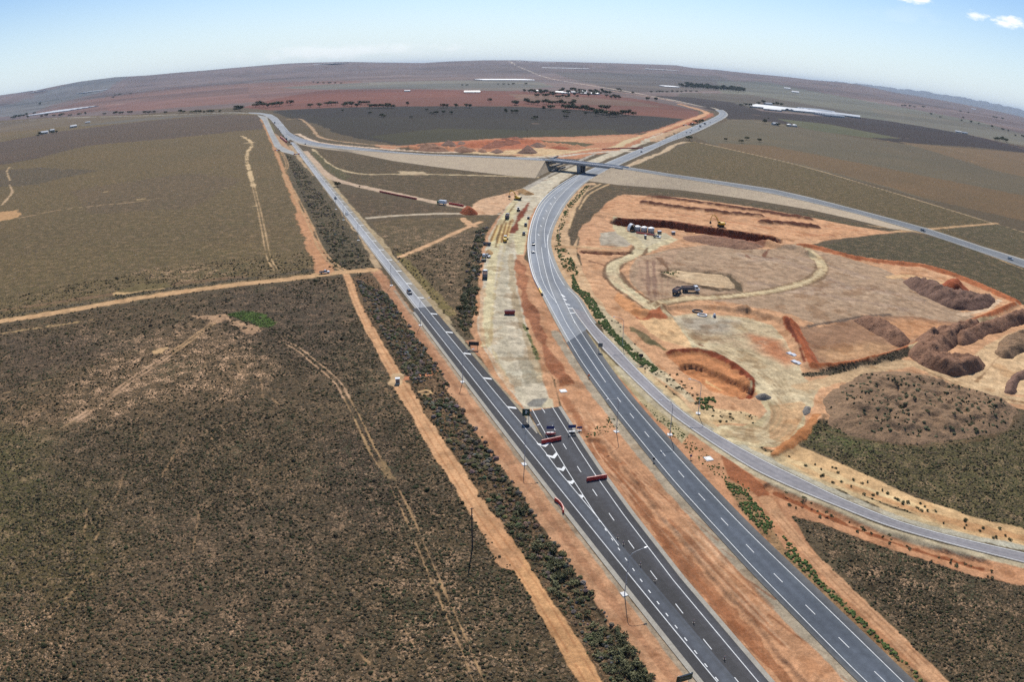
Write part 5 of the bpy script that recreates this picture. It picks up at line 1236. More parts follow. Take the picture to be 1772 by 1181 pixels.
c = np.where(uu < .5, np.array([[.080, .085, .038]]), np.where(uu < .8, np.array([[.115, .092, .062]]), np.array([[.13, .12, .095]])))*r5.uniform(.6, 1.4, (len(q), 1))*np.stack([r5.uniform(.85, 1.35, len(q)), np.ones(len(q)), r5.uniform(.8, 1.3, len(q))], 1)
clump_mesh('roadside_scrub', q, s*.5, s*.42, c, M_CLUMP, 6, 3)
# weeds along the right highway and its batters
WEED = [(S([(990, 470), (1002, 500), (1020, 508), (1060, 570), (1100, 610), (1140, 640), (1128, 646), (1095, 622), (1050, 575), (1010, 530), (990, 500)]), 1300, .9),
        (S([(1012, 322), (1022, 320), (985, 365), (972, 400), (970, 425), (960, 428), (964, 400), (978, 360)]), 500, 1.0),
        (S([(960, 430), (980, 430), (1002, 472), (992, 482), (974, 462)]), 420, .9),
        (S([(1250, 830), (1290, 850), (1340, 910), (1420, 1000), (1500, 1080), (1600, 1180), (1580, 1190), (1470, 1090), (1380, 1000), (1300, 905)]), 700, .7),
        (GPAD_W := S(GREENPAD), 400, .6), (S([(1000, 760), (1100, 690), (1180, 745), (1240, 800), (1300, 850), (1280, 860), (1200, 790), (1140, 735)]), 260, .5),
        (S([(1205, 690), (1235, 690), (1240, 705), (1215, 712)]), 60, 1.0), (S([(1140, 468), (1172, 466), (1175, 475), (1150, 478)]), 50, .9)]
q = []; s = []
for P, n, w_ in WEED:
    g = scatter(P, n*2, 50+n)[:n]; g = g[fbm(g[:, 0], g[:, 1], 6, 9, 3) > -.35]; q.append(g); s.append(w_*r5.uniform(.45, 1.2, len(g)))
q = np.concatenate(q); s = np.concatenate(s)
c = np.array([[.085, .120, .036]])*r5.uniform(.6, 1.3, (len(q), 1))*np.stack([r5.uniform(.8, 1.3, len(q)), np.ones(len(q)), np.ones(len(q))], 1)
clump_mesh('roadside_weeds', q, s*.6, s*.5, c, M_CLUMP, 5, 8)
# dotted little shrubs on the bare batters
for P, n, lb, g in [(S([(1345, 790), (1400, 790), (1500, 835), (1640, 890), (1772, 925), (1800, 955), (1660, 915), (1500, 868), (1400, 822)]), 48, 'tiny dark shrub dotted on the pale batter above the ramp', 'shrubs on the pale batter'),
                    (S([(1340, 840), (1440, 885), (1560, 935), (1700, 985), (1800, 1010), (1800, 1022), (1700, 1003), (1560, 955), (1440, 905), (1370, 885)]), 40, 'tiny dark shrub dotted on the red dirt below the ramp', 'shrubs on the red dirt below the ramp'),
                    (S([(1120, 640), (1180, 680), (1240, 730), (1300, 735), (1240, 715), (1180, 650)]), 45, 'small grey green shrub on the stony batter beside the ramp', 'shrubs on the stony batter')]:
    for p in scatter(P, n*6, n)[:n]: bush(p, rnd.uniform(.6, 1.3), rnd.uniform(.5, .9), M_SALT, lb, 'shrub', g, 'shrub')
big_pts = scatter(S([(1440, 690), (1490, 655), (1600, 655), (1730, 695), (1750, 725), (1620, 755), (1500, 745)]), 600, 91)[:40]
BV = [v.co.copy() for v in big.data.vertices]; BP = np.array([(v.x+big.location.x, v.y+big.location.y, v.z) for v in BV])
for p in big_pts:
    j = np.argmin(np.hypot(BP[:, 0]-p[0], BP[:, 1]-p[1])); bush(p, rnd.uniform(.9, 2.2), rnd.uniform(.5, 1.0), M_SALT, 'low weed tuft growing on top of the largest grey brown mound', 'shrub', 'weeds on the largest mound', 'shrub', BP[j, 2])

mw = scatter(S([(1430, 705), (1450, 675), (1490, 655), (1600, 655), (1730, 695), (1755, 730), (1700, 752), (1620, 760), (1500, 755)]), 420, 92); mw = mw[fbm(mw[:, 0], mw[:, 1], 8, 12, 3) > -.15]
zz = np.array([BP[np.argmin((BP[:, 0]-p[0])**2+(BP[:, 1]-p[1])**2), 2] for p in mw])
clump_mesh('mound_weeds', mw, r5.uniform(.3, .9, len(mw)), r5.uniform(.25, .6, len(mw)), np.array([[.085, .085, .045]])*r5.uniform(.5, 1.3, (len(mw), 1)), M_CLUMP, 5, 12, zz-.1)

# ---------------------------------------------------------------- trees
TREE = []
for k in range(5):
    lob = [(nrs.uniform(-.34, .34), nrs.uniform(-.34, .34), nrs.uniform(.5, .85), nrs.uniform(.16, .30), .75) for _ in range(9)]
    V_, F_, T_ = leaf_cloud(nrs, 260, lob, .125)
    TREE.append((V_, F_, T_))
def trunk_mb():
    b = MB(); b.tube([(0, 0, -.05), (.01, 0, .25), (.03, .01, .55)], .03, 5, .012)
    b.tube([(.01, 0, .28), (-.14, .08, .62)], .016, 4, .006); b.tube([(.01, 0, .3), (.16, -.1, .66)], .016, 4, .006)
    return b
tree_src = []
def tree(px, py, h, w, label, group=None, name='gum_tree'):
    x, y = P1(px, py)
    z = float(terrain_z(np.array([x]), np.array([y]))[0])
    k = rnd.randrange(5)
    r = empty(name, (x, y, z), rnd.uniform(0, 6.28)); r.scale = (w, w, h)
    while len(tree_src) <= k: tree_src.append(None)
    if tree_src[k] is None:
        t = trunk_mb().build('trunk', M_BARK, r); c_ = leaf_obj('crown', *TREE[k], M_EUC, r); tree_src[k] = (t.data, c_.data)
    else:
        for nm, dt in zip(('trunk', 'crown'), tree_src[k]):
            o = bpy.data.objects.new(nm, dt); COL.objects.link(o); o.parent = r
    return tag(r, label, 'tree', group)
def ppm(py):                # metres per photo pixel near this row (centre column)
    g = S([(886, py)])[0]; return math.hypot(math.hypot(*g), CAMH)/FPX
def trees(pts, hpx, wpx, label, group):
    for (a, b) in pts:
        g = S([(a, b)])[0]; m = math.hypot(math.hypot(*g), CAMH)/FPX
        tree(a, b, m*hpx*1.25*rnd.uniform(.75, 1.25), m*wpx*1.25*rnd.uniform(.75, 1.3), label, group)
z2 = lambda L: [(400+a*.2822, 60+b*.2822) for a, b in L]
z3 = lambda L: [(860+a*.13544, 110+b*.13544) for a, b in L]
z0 = lambda L: [(a*.13544, 120+b*.13544) for a, b in L]
zl = lambda L: [(a*.25395, 180+b*.25395) for a, b in L]
zr = lambda L: [(1050+a*.13544, 110+b*.13544) for a, b in L]
zR = lambda L: [(1532+a*.13544, 180+b*.13544) for a, b in L]
trees(z2([(30, 458), (55, 470), (150, 446), (175, 440), (200, 446), (225, 450), (250, 442), (275, 440), (297, 440), (365, 432)]), 6.5, 10, 'dark green tree in the row behind the far bend of the left highway', 'trees behind the far bend of the left highway')
trees(z2([(485, 446), (540, 444), (590, 436), (615, 434), (640, 433), (692, 442), (715, 438), (740, 442), (770, 447), (800, 430), (835, 428), (850, 452), (878, 450), (905, 450), (935, 448), (960, 452), (985, 450)]), 6, 9, 'bushy grey green tree in the line along the near edge of the red field', 'trees along the near edge of the red field')
trees(z2([(1080, 437), (1300, 450), (1325, 448), (1378, 448), (1440, 447), (1460, 450), (1588, 417), (1745, 434)]), 6, 7, 'lone tree standing apart at the edge of the red field', 'lone trees at the edge of the red field')
trees(z2([(850, 488), (922, 505), (935, 508), (1105, 512), (1200, 468), (1235, 488), (1260, 488), (1300, 485), (1350, 488), (685, 472), (1690, 478), (1745, 480)]), 4, 6, 'small dark bush scattered in the dark paddock beyond the overpass', 'bushes in the dark paddock')
trees(z3([(225, 530), (245, 533), (370, 510), (400, 518), (440, 520), (470, 525), (520, 530), (600, 520), (630, 522), (660, 530), (710, 535), (750, 530), (800, 525), (830, 530), (860, 535)]), 6.5, 8.5, 'dark tree in the left half of the belt along the dark paddock', 'left half of the tree belt along the dark paddock')
trees(z3([(600, 600), (690, 590), (870, 590), (900, 598), (930, 590), (960, 560), (985, 600), (1010, 600), (1060, 600), (1090, 602), (1120, 600), (1150, 615), (1180, 625), (1220, 620), (1250, 630), (1300, 645), (1340, 650), (1370, 655), (1400, 660), (1440, 680), (1480, 680), (1520, 682), (1560, 670), (1600, 665), (1640, 660), (1680, 660), (1740, 675), (1260, 668), (1340, 590), (1400, 600), (940, 540), (985, 528)]), 7, 9.5, 'dark tree in the thick right half of the belt along the dark paddock', 'right half of the tree belt along the dark paddock')
trees(z3([(855, 695), (885, 697), (470, 716), (492, 714), (115, 625), (190, 630), (255, 625), (1130, 660), (905, 645), (860, 638)]), 4.5, 6, 'small black bush dotted across the dark paddock below the belt', 'bushes below the tree belt')
trees(z3([(350, 372), (415, 372), (440, 368), (480, 385), (500, 392), (545, 368), (570, 385), (600, 388), (630, 385), (500, 430), (530, 428), (560, 400), (610, 435), (650, 425), (690, 400), (715, 395), (745, 400), (770, 440), (800, 442), (720, 420), (840, 438), (890, 445), (920, 445), (800, 368), (845, 362), (960, 362), (990, 360), (1010, 380), (1050, 360), (1090, 362), (1120, 372), (1185, 370), (1215, 378), (1245, 392), (1265, 380), (1290, 385), (1320, 398), (1345, 370), (1365, 385), (1385, 400), (1400, 430), (1410, 390), (1440, 395), (1165, 425), (1240, 412), (1025, 438), (985, 425), (910, 392), (1060, 392), (1100, 395)]), 5.2, 6.5, 'grey green tree among the farmhouses in the middle distance', 'trees around the farmhouses')
trees(z3([(1460, 452), (1490, 440), (1520, 458), (1550, 448), (1565, 450)]), 4.5, 5, 'thin tree in the open group right of the farmhouses', 'open trees right of the farmhouses')
blk = []
for i in range(26):
    t = i/25.; blk.append((945+t*800, 300+t*62+(i % 3)*5)); 
    if t > .06: blk.append((960+t*780, 288+t*58+(i % 2)*6))
trees(zr(blk), 5.5, 7, 'dense dark green tree in the long block plantation at the upper right', 'trees of the block plantation')
trees(zr([(635, 372), (670, 374), (705, 373), (770, 371), (835, 369), (900, 369), (955, 367), (1015, 367), (1075, 366), (1145, 366), (570, 376)]), 2.8, 4, 'small round tree in the evenly spaced row before the block plantation', 'row of trees before the block plantation')
trees(zr([(510, 470), (525, 475), (620, 475), (630, 480), (25, 390), (330, 388), (150, 350), (180, 356)]), 4.5, 5, 'dark roadside tree beside the far highway', 'trees beside the far highway')
trees(z0([(165, 634), (185, 632), (205, 625), (240, 622), (260, 616), (300, 608), (345, 600), (355, 628), (440, 578), (512, 505), (535, 618), (598, 608), (690, 608), (770, 605), (790, 600), (900, 602), (1010, 592), (1090, 588), (1330, 588), (1465, 577), (1480, 575), (1530, 577), (1565, 574), (1645, 566), (1670, 565)]), 4, 5.5, 'small dark tree along the far road at the upper left', 'trees along the far road at upper left')
trees(zl([(990, 66), (1015, 66), (1050, 66), (1130, 66), (1230, 62), (1250, 62), (1310, 62), (1340, 64), (1365, 64), (1390, 62), (1420, 62), (1445, 62), (1500, 58), (1600, 46), (1625, 46)]), 4, 6.5, 'dark tree along the far road towards the bend of the left highway', 'trees along the far road before the bend')
for (a, b, hp, wp, lb) in [(584, 323, 9, 13, 'big black bush on the right shoulder of the left highway'), (622.5, 325, 4, 4, 'small bush beside the pink track right of the left highway'), (1193, 243, 9, 13, 'dark tree where the sandy path leaves the upper right highway'),
                           (1256, 244, 6, 8, 'leftmost lone tree in the brown paddock right of the highway'), (1283, 247.5, 7, 11, 'front tree of the close pair in the brown paddock'), (1292, 242.5, 7, 10, 'rear tree of the close pair in the brown paddock'), (1314.5, 246, 7.5, 10, 'rightmost lone tree in the brown paddock'),
                           (1206, 215, 9, 15, 'dark wide tree beside the roadside depot'), (1216, 213, 8, 12, 'dark tree between the roadside depot and the parked trucks'), (1198, 218, 6, 9, 'dark tree nearest the white depot vehicles'), (1324, 214, 10, 14, 'large dark tree left of the farm tanks'), (1329.5, 206, 3.5, 5, 'tiny tree behind the large tree by the farm tanks'), (1347, 218, 7, 12, 'dark tree between the farm house and the tanks'), (1362, 219, 4, 7, 'small dark tree beside the two domed farm tanks')]:
    m = ppm(b); tree(a, b, m*hp, m*wp, lb)
trees(zR([(700, 180), (995, 192), (972, 222), (1090, 245), (1190, 268), (1365, 306), (1500, 340), (1570, 355), (1660, 415), (1745, 425), (1765, 432), (580, 145), (955, 120), (1055, 138)]), 3, 4, 'tiny dark tree scattered over the green plain at the far right', 'trees scattered over the far right plain')
trees(zR([(1400, 462), (1430, 470), (1460, 462), (1490, 455), (1510, 470), (1550, 492), (1530, 480)]), 4.5, 7, 'grey green tree of the little grove near the right edge', 'grove near the right edge')
trees(zR([(215, 38), (250, 42), (305, 46), (320, 44), (370, 52), (485, 62), (1390, 195), (1420, 200), (1500, 212)]), 2.6, 4.5, 'faint distant tree near the right horizon', 'faint trees near the right horizon')
trees([(1338, 182), (1345, 183), (1321, 179), (1352, 184), (1312, 181), (1290, 183), (1282, 184), (1298, 186)], 4.5, 6, 'dark tree behind the long white glasshouse', 'trees behind the glasshouse')
trees([(68, 234), (74, 233.5), (89, 230), (92, 232), (98, 231), (66, 236), (88, 227)], 3.5, 5.5, 'dark tree sheltering the white farm sheds at the left', 'trees by the left farm sheds')
trees([(542, 144), (550, 145), (560, 145), (570, 145), (580, 145.5), (590, 145.2), (800, 149), (808, 149), (862, 147), (872, 147), (880, 147.4), (888, 147), (910, 146.6), (200, 171), (196, 173), (208, 170), (226, 168)], 2.4, 4, 'faint tree dotted along a far field line', 'faint trees along far field lines')
print('trees', round(time.time()-T0, 1))
# ---------------------------------------------------------------- vehicles and plant
GLASS = paint('dark_glass', (.012, .014, .018), .12, 0, .05, 1, .3); TYRE = paint('tyre_rubber', (.018, .018, .018), .85)
STEEL = paint('galvanised', (.42, .43, .45), .4, .7); BLACK = paint('black_plastic', (.02, .02, .022), .6)
WHITE = paint('vehicle_white', (.72, .73, .74), .3, 0, .04, 1, .4); CARBLK = paint('vehicle_black', (.012, .013, .016), .2, 0, .05, 1, .5)
SILV = paint('vehicle_silver', (.42, .44, .46), .3, .35, .05, 1, .4); GREYV = paint('vehicle_grey', (.12, .13, .15), .3, .2, .05, 1, .4)
YEL = paint('plant_yellow', (.72, .44, .03), .45, 0, .12, 1.5); REDV = paint('barrier_red', (.52, .030, .022), .5, 0, .10, .8); ORG = paint('hi_vis_orange', (.75, .13, .03), .55)
LAMPW = paint('lamp_lens', (.7, .7, .66), .2); LAMPR = paint('tail_lens', (.35, .01, .01), .25); BLUEP = paint('solar_blue', (.035, .05, .15), .75)
GREENC = paint('cab_green', (.05, .20, .10), .4); TRAYG = paint('tray_grey', (.13, .13, .15), .6); DARKSOIL = paint('load_of_soil', (.10, .05, .035), .95, 0, .3, 2)
SIGNG = paint('sign_green', (.010, .045, .030), .5, 0, .08, 1); SIGNK = paint('sign_back_dark', (.020, .022, .024), .6); SIGNW = paint('sign_white', (.65, .65, .63), .5)

def heading(p, q):
    a = P1(*p); b = P1(*q); return math.atan2(b[1]-a[1], b[0]-a[0])
HL = math.atan2(LU[1], LU[0])           # along the left highway, away from the camera
def at(root, px, py, rz, z=.12):
    x, y = P1(px, py, z if z > 1 else 0); root.location = (x, y, z); root.rotation_euler = (0, 0, rz); return root

def wheels(root, xs, y, r, w=.26, dual=False):
    for x in xs:
        for s in (-1, 1):
            o = MB().cyl((x, s*y, r), r, w*(1.8 if dual else 1), 'Y', 16).build('wheel', TYRE, root)
            MB().cyl((x, s*(y+w*.5*(1.8 if dual else 1)+.005), r), r*.55, .03, 'Y', 12).build('rim', STEEL, o)
def car(mat, kind='sedan'):
    r = empty('car', (0, 0, 0)); L, Wd = 4.6, 1.84
    if kind == 'suv': body = [(-2.3, .35), (-2.32, .95), (-2.15, 1.05), (1.0, 1.08), (2.1, .95), (2.3, .75), (2.32, .35)]; cab = [(-2.15, 1.04), (-1.95, 1.62), (.25, 1.64), (1.05, 1.06)]
    elif kind == 'hatch': body = [(-2.0, .32), (-2.05, .85), (-1.9, .95), (.9, .98), (1.85, .82), (2.05, .6), (2.05, .32)]; cab = [(-1.9, .94), (-1.5, 1.42), (.1, 1.46), (.95, .97)]
    else: body = [(-2.3, .32), (-2.35, .85), (-2.2, .98), (-1.3, .99), (.9, .97), (2.05, .84), (2.3, .62), (2.32, .32)]; cab = [(-1.75, .97), (-1.0, 1.42), (.1, 1.44), (1.0, .96)]
    MB().prof(body, -Wd/2, Wd/2, .10).build('body', mat, r, .06)
    g = MB().prof(cab, -Wd/2+.08, Wd/2-.08, .20).build('windows', GLASS, r)
    xs = [c[0] for c in cab]; z = cab[1][1]
    MB().prof([(cab[1][0]+.05, z-.03), (cab[1][0]+.12, z+.035), (cab[2][0]-.08, z+.05), (cab[2][0]+.02, z-.01)], -Wd/2+.26, Wd/2-.26, .03).build('roof', mat, r)
    wheels(r, (body[0][0]+.85, body[-1][0]-.9), Wd/2-.12, .34)
    for s in (-1, 1):
        MB().box((body[-1][0]-.03, s*.66, .70), (.08, .34, .14)).build('headlight', LAMPW, r); MB().box((body[0][0]-.0, s*.70, .80), (.06, .26, .16)).build('tail_light', LAMPR, r)
        MB().box((.72, s*(Wd/2+.08), 1.02), (.14, .18, .12)).build('mirror', mat, r)
    return r
def ute(mat, tray=TRAYG):
    r = empty('ute', (0, 0, 0))
    MB().prof([(-.3, .45), (-.3, 1.1), (1.35, 1.12), (2.45, 1.02), (2.6, .8), (2.6, .45)], -.92, .92, .08).build('body', mat, r, .05)
    MB().prof([(-.25, 1.09), (-.12, 1.72), (.75, 1.74), (1.45, 1.11)], -.84, .84, .16).build('windows', GLASS, r)
    MB().prof([(-.05, 1.71), (0, 1.79), (.62, 1.80), (.72, 1.72)], -.68, .68, .03).build('roof', mat, r)
    t = MB(); t.box((-1.6, 0, .80), (2.5, 1.85, .12)); t.box((-1.6, .90, 1.0), (2.5, .05, .34)); t.box((-1.6, -.90, 1.0), (2.5, .05, .34)); t.box((-2.83, 0, 1.0), (.05, 1.85, .34)); t.box((-.38, 0, 1.25), (.05, 1.8, .8)); t.build('tray', tray, r)
    MB().box((-1.0, 0, .55), (3.4, .9, .22)).build('chassis', BLACK, r)
    wheels(r, (-1.7, 1.75), .80, .38)
    for s in (-1, 1): MB().box((2.58, s*.66, .85), (.08, .32, .16)).build('headlight', LAMPW, r); MB().box((-2.86, s*.78, .78), (.05, .2, .14)).build('tail_light', LAMPR, r)
    return r
def tipper(cabmat, traymat=TRAYG, load=True, trailer=False):
    r = empty('trailer' if trailer else 'tipper_truck', (0, 0, 0)); x0, x1 = (-3.2, 3.0) if trailer else (-4.3, 1.6)
    b = MB(); b.prof([(x0, 1.25), (x0-.25, 2.75), (x1+.1, 2.75), (x1, 1.25)], -1.22, -1.12); b.prof([(x0, 1.25), (x0-.25, 2.75), (x1+.1, 2.75), (x1, 1.25)], 1.12, 1.22)
    b.box(((x0+x1)/2, 0, 1.27), (x1-x0, 2.3, .12)); b.box((x1, 0, 2.0), (.1, 2.3, 1.5)); b.box((x0-.12, 0, 2.0), (.1, 2.3, 1.5), 0, .16)
    for k in range(5):
        for s in (-1, 1): b.box((x0+.5+k*(x1-x0-1)/4, s*1.25, 2.0), (.12, .07, 1.4))
    b.build('tray', traymat, r)
    if load: MB().prof([(x0+.1, 1.3), (x0+.3, 2.35), ((x0+x1)/2, 2.6), (x1-.3, 2.3), (x1-.1, 1.3)], -1.1, 1.1, .25).build('load', DARKSOIL, r)
    MB().box(((x0+(x1 if trailer else 4.2))/2, 0, .95), ((x1 if trailer else 4.2)-x0, 1.0, .3)).build('chassis', BLACK, r)
    if not trailer:
        MB().prof([(1.9, .75), (1.9, 2.95), (3.5, 2.95), (3.75, 1.75), (4.45, 1.62), (4.5, .75)], -1.18, 1.18, .06).build('cab', cabmat, r, .06)
        MB().prof([(3.55, 1.85), (3.50, 2.72), (3.58, 2.72), (3.78, 1.85)], -1.02, 1.02).build('windscreen', GLASS, r)
        for s in (-1, 1): MB().box((2.8, s*1.165, 2.28), (1.0, .04, .75)).build('side_window', GLASS, r); MB().box((3.5, s*1.42, 2.3), (.12, .3, .5)).build('mirror', BLACK, r); MB().cyl((1.75, s*.95, 2.5), .08, 1.8, 'Z', 8).build('exhaust', STEEL, r); MB().box((4.5, s*.85, 1.15), (.06, .3, .2)).build('headlight', LAMPW, r)
        wheels(r, (-3.3, -2.0), .98, .52, .3, True); wheels(r, (3.3,), 1.02, .52, .3)
    else:
        wheels(r, (-2.4, -1.15, 2.0), .98, .5, .3, True); MB().tube([(x1, 0, .9), (x1+1.8, 0, .8)], .09).build('drawbar', BLACK, r)
    return r
def tracked(r, mat, lx=4.4, wy=1.25):
    for s in (-1, 1): MB().prof([(-lx/2, .45), (-lx/2+.35, .02), (lx/2-.35, .02), (lx/2, .45), (lx/2-.3, .92), (-lx/2+.3, .92)], s*wy-.3, s*wy+.3).build('track', BLACK, r)
def excavator(reach=1.0):
    r = empty('excavator', (0, 0, 0)); tracked(r, YEL)
    MB().cyl((0, 0, 1.0), .8, .3).build('slew_ring', BLACK, r)
    MB().prof([(-2.6, 1.15), (-2.7, 2.15), (-1.6, 2.45), (1.5, 2.2), (1.6, 1.15)], -1.4, 1.4, .06).build('house', YEL, r, .06)
    c_ = MB().prof([(.2, 1.9), (.2, 3.05), (1.5, 3.05), (1.85, 2.0)], .35, 1.35, .05).build('cab', YEL, r); MB().prof([(.26, 2.15), (.26, 2.92), (1.47, 2.95), (1.80, 2.15)], .31, 1.39, .05).build('cab_windows', GLASS, c_)
    MB().box((-2.5, 0, 1.75), (.6, 2.7, 1.0)).build('counterweight', BLACK, r, .08)
    k = reach
    MB().tube([(1.1, -.3, 1.9), (2.6, -.3, 4.6), (4.4*k, -.3, 6.0), (6.2*k, -.3, 5.6)], .34, 6, .24).build('boom', YEL, r)
    MB().tube([(5.9*k, -.3, 5.9), (6.6*k, -.3, 4.2), (6.9*k, -.3, 2.2)], .24, 6, .18).build('stick', YEL, r)
    MB().prof([(6.3*k, 2.1), (7.3*k, 2.2), (7.5*k, 1.3), (6.9*k, .7), (6.1*k, 1.0)], -.95, .35, .05).build('bucket', BLACK, r)
    MB().tube([(1.9, -.3, 2.0), (3.0, -.3, 4.5)], .1).build('boom_ram', STEEL, r)
    return r
def grader():
    r = empty('motor_grader', (0, 0, 0))
    MB().prof([(-4.2, .9), (-4.2, 2.2), (-1.2, 2.3), (-1.2, .9)], -.95, .95, .08).build('engine_cover', YEL, r, .05)
    c_ = MB().prof([(-1.2, 1.0), (-1.1, 3.25), (.5, 3.25), (.7, 1.9), (.5, 1.0)], -.85, .85, .08).build('cab', YEL, r); MB().prof([(-1.14, 1.95), (-1.06, 3.05), (.46, 3.05), (.66, 1.95)], -.89, .89, .08).build('cab_windows', GLASS, c_); MB().box((-.3, 0, 3.3), (1.8, 1.75, .1)).build('cab_roof', WHITE, r)
    MB().tube([(.5, 0, 1.7), (2.6, 0, 2.0), (4.4, 0, 1.35)], .26).build('frame_beam', YEL, r)
    MB().box((1.9, 0, .45), (.16, 3.9, .65), .5, .2).build('blade', BLACK, r); wheels(r, (-3.5, -1.8), .95, .68, .4); wheels(r, (4.3,), .95, .62, .35)
    return r
def loader():
    r = empty('wheel_loader', (0, 0, 0))
    MB().prof([(-3.0, .9), (-3.0, 2.1), (-.4, 2.3), (-.4, .9)], -1.1, 1.1, .08).build('engine_cover', BLACK, r, .05)
    c_ = MB().prof([(-.9, 1.3), (-.8, 3.3), (.6, 3.3), (.8, 1.3)], -.8, .8, .1).build('cab', WHITE, r); MB().prof([(-.86, 2.0), (-.8, 3.05), (.58, 3.05), (.74, 2.0)], -.84, .84, .1).build('cab_windows', GLASS, c_)
    MB().prof([(.4, .8), (.4, 1.6), (1.8, 1.5), (1.8, .8)], -.7, .7).build('front_frame', YEL, r)
    for s in (-1, 1): MB().tube([(.9, s*.5, 1.7), (2.4, s*.5, 1.5), (3.3, s*.5, .6)], .14).build('lift_arm', YEL, r)
    MB().prof([(3.2, .2), (3.2, 1.2), (3.9, 1.1), (4.4, .15)], -1.35, 1.35).build('bucket', BLACK, r); wheels(r, (-1.7, 1.4), 1.05, .72, .5)
    return r
def roller():
    r = empty('road_roller', (0, 0, 0))
    MB().cyl((1.7, 0, .75), .75, 2.1, 'Y', 20).build('drum', STEEL, r); MB().prof([(-2.4, .9), (-2.4, 1.8), (-.6, 1.9), (-.6, .9)], -.85, .85, .08).build('engine_cover', BLACK, r, .05)
    MB().prof([(-.6, .9), (-.5, 2.8), (.5, 2.8), (.6, .9)], -.75, .75, .05).build('cab', GLASS, r); MB().box((0, 0, 2.86), (1.5, 1.7, .12)).build('cab_roof', WHITE, r)
    for s in (-1, 1): MB().box((1.2, s*1.12, .8), (1.9, .1, .3)).build('drum_yoke', BLACK, r)
    wheels(r, (-1.6,), .85, .72, .45); return r
def box_truck(cab, body):
    r = empty('box_truck', (0, 0, 0))
    MB().box((-1.0, 0, 2.1), (6.2, 2.4, 2.3)).build('cargo_box', body, r, .06); MB().prof([(2.3, .7), (2.3, 2.6), (3.4, 2.6), (3.85, 1.7), (3.9, .7)], -1.12, 1.12, .06).build('cab', cab, r, .06)
    MB().prof([(3.38, 1.75), (3.32, 2.45), (3.46, 2.45), (3.88, 1.75)], -.98, .98).build('windscreen', GLASS, r); MB().box((-.4, 0, .75), (7.6, 1.0, .3)).build('chassis', BLACK, r); wheels(r, (-2.4, 2.9), 1.0, .48, .3); return r
def semi(cab, body):
    r = empty('semi_trailer_truck', (0, 0, 0))
    MB().box((-3.0, 0, 2.4), (12.5, 2.45, 2.7)).build('cargo_box', body, r, .06); MB().prof([(4.0, .8), (4.0, 3.2), (5.6, 3.2), (5.9, 1.9), (6.9, 1.7), (6.95, .8)], -1.2, 1.2, .08).build('cab', cab, r, .06)
    MB().prof([(5.62, 2.0), (5.58, 2.95), (5.7, 2.95), (5.95, 2.0)], -1.0, 1.0).build('windscreen', GLASS, r); MB().box((-1.0, 0, .9), (14, 1.0, .3)).build('chassis', BLACK, r); wheels(r, (-8, -6.8, 3.2, 6.2), 1.0, .5, .3); return r

def veh(o, px, py, rz, label, cat, group=None, z=.12): at(o, px, py, rz, z); return tag(o, label, cat, group)
veh(car(CARBLK, 'suv'), 708.5, 508.5, HL+math.pi, 'black car driving alone on the left highway just before the dark new asphalt', 'car')
veh(car(SILV, 'hatch'), 600.5, 371.5, HL+math.pi, 'silver hatchback driving on the left highway beyond the black car', 'car')
veh(car(CARBLK, 'sedan'), 580.5, 344.5, HL+math.pi, 'small black sedan driving on the left highway just below the big black bush', 'car')
veh(car(CARBLK, 'sedan'), 923.3, 424, heading((919, 440), (922, 405)), 'dark sedan leading the pair on the right highway bend', 'car')
veh(car(SILV, 'sedan'), 922.6, 437, heading((919, 450), (921, 420)), 'silver car with dark rear following the dark sedan on the right highway bend', 'car')
veh(ute(WHITE), 909.7, 391, heading((905, 410), (913, 370)), 'white ute parked farther up the shoulder beside the right highway', 'ute', 'utes parked by the right highway')
veh(ute(WHITE), 906.5, 406.5, heading((905, 410), (910, 385)), 'white ute parked nearer on the shoulder beside the right highway', 'ute', 'utes parked by the right highway')
veh(car(CARBLK, 'hatch'), 914.5, 379, heading((914, 385), (920, 365)), 'small black car parked on the shoulder ahead of the two white utes', 'car')
veh(ute(WHITE), 562, 473.5, heading((540, 476), (580, 472)), 'white ute standing where the sandy track meets the red track', 'ute')
veh(car(GREYV, 'suv'), 1597, 401, heading((1580, 396), (1610, 405)), 'dark car driving on the overpass road right of the bridge', 'car', None, .3)
veh(car(SILV, 'suv'), 1748.5, 450, heading((1730, 444), (1772, 458)), 'silver car on the overpass road at the right edge', 'car')
veh(tipper(WHITE), 839.5, 480, heading((838, 500), (841, 470)), 'white cabbed tipper truck alone on the pale carriageway beside the thicket', 'truck')
veh(tipper(GREYV, TRAYG, True), 878, 378, heading((872, 390), (886, 360)), 'big grey dump truck loaded with soil at the top of the pale carriageway', 'truck')
veh(grader(), 874.5, 417.5, heading((873, 425), (878, 405)), 'yellow grader with white cab roof below the brown ripped strips', 'grader')
veh(roller(), 897, 366, heading((895, 370), (902, 352)), 'small black and white roller right of the big grey dump truck', 'roller')
x_ = excavator(); veh(x_, 895.5, 346, heading((897, 346), (885, 344.5)), 'yellow excavator arching its boom over the pale carriageway', 'excavator', None, 0); x_.scale = (1.15, 1.15, 1.15)
veh(loader(), 837.5, 450, heading((837, 445), (835, 456)), 'dark loader parked at the left edge of the pale carriageway', 'loader')
veh(ute(WHITE), 842.5, 445, heading((836, 443), (848, 447)), 'white ute parked against the dark loader', 'ute')
t_ = tipper(GREYV, TRAYG, False, True); veh(t_, 842.5, 424.5, heading((848, 424), (834, 423)), 'small dark trailer parked by the thicket below the ripped strips', 'trailer'); t_.scale = (.7, .8, .55)
veh(box_truck(GREENC, WHITE), 764.5, 354, heading((780, 356), (750, 352.5)), 'white box truck with green cab on the pink track', 'truck')
veh(tipper(WHITE), 1194.5, 505.5, heading((1180, 506), (1210, 506)), 'white cabbed tipper truck in the borrow pit', 'truck')
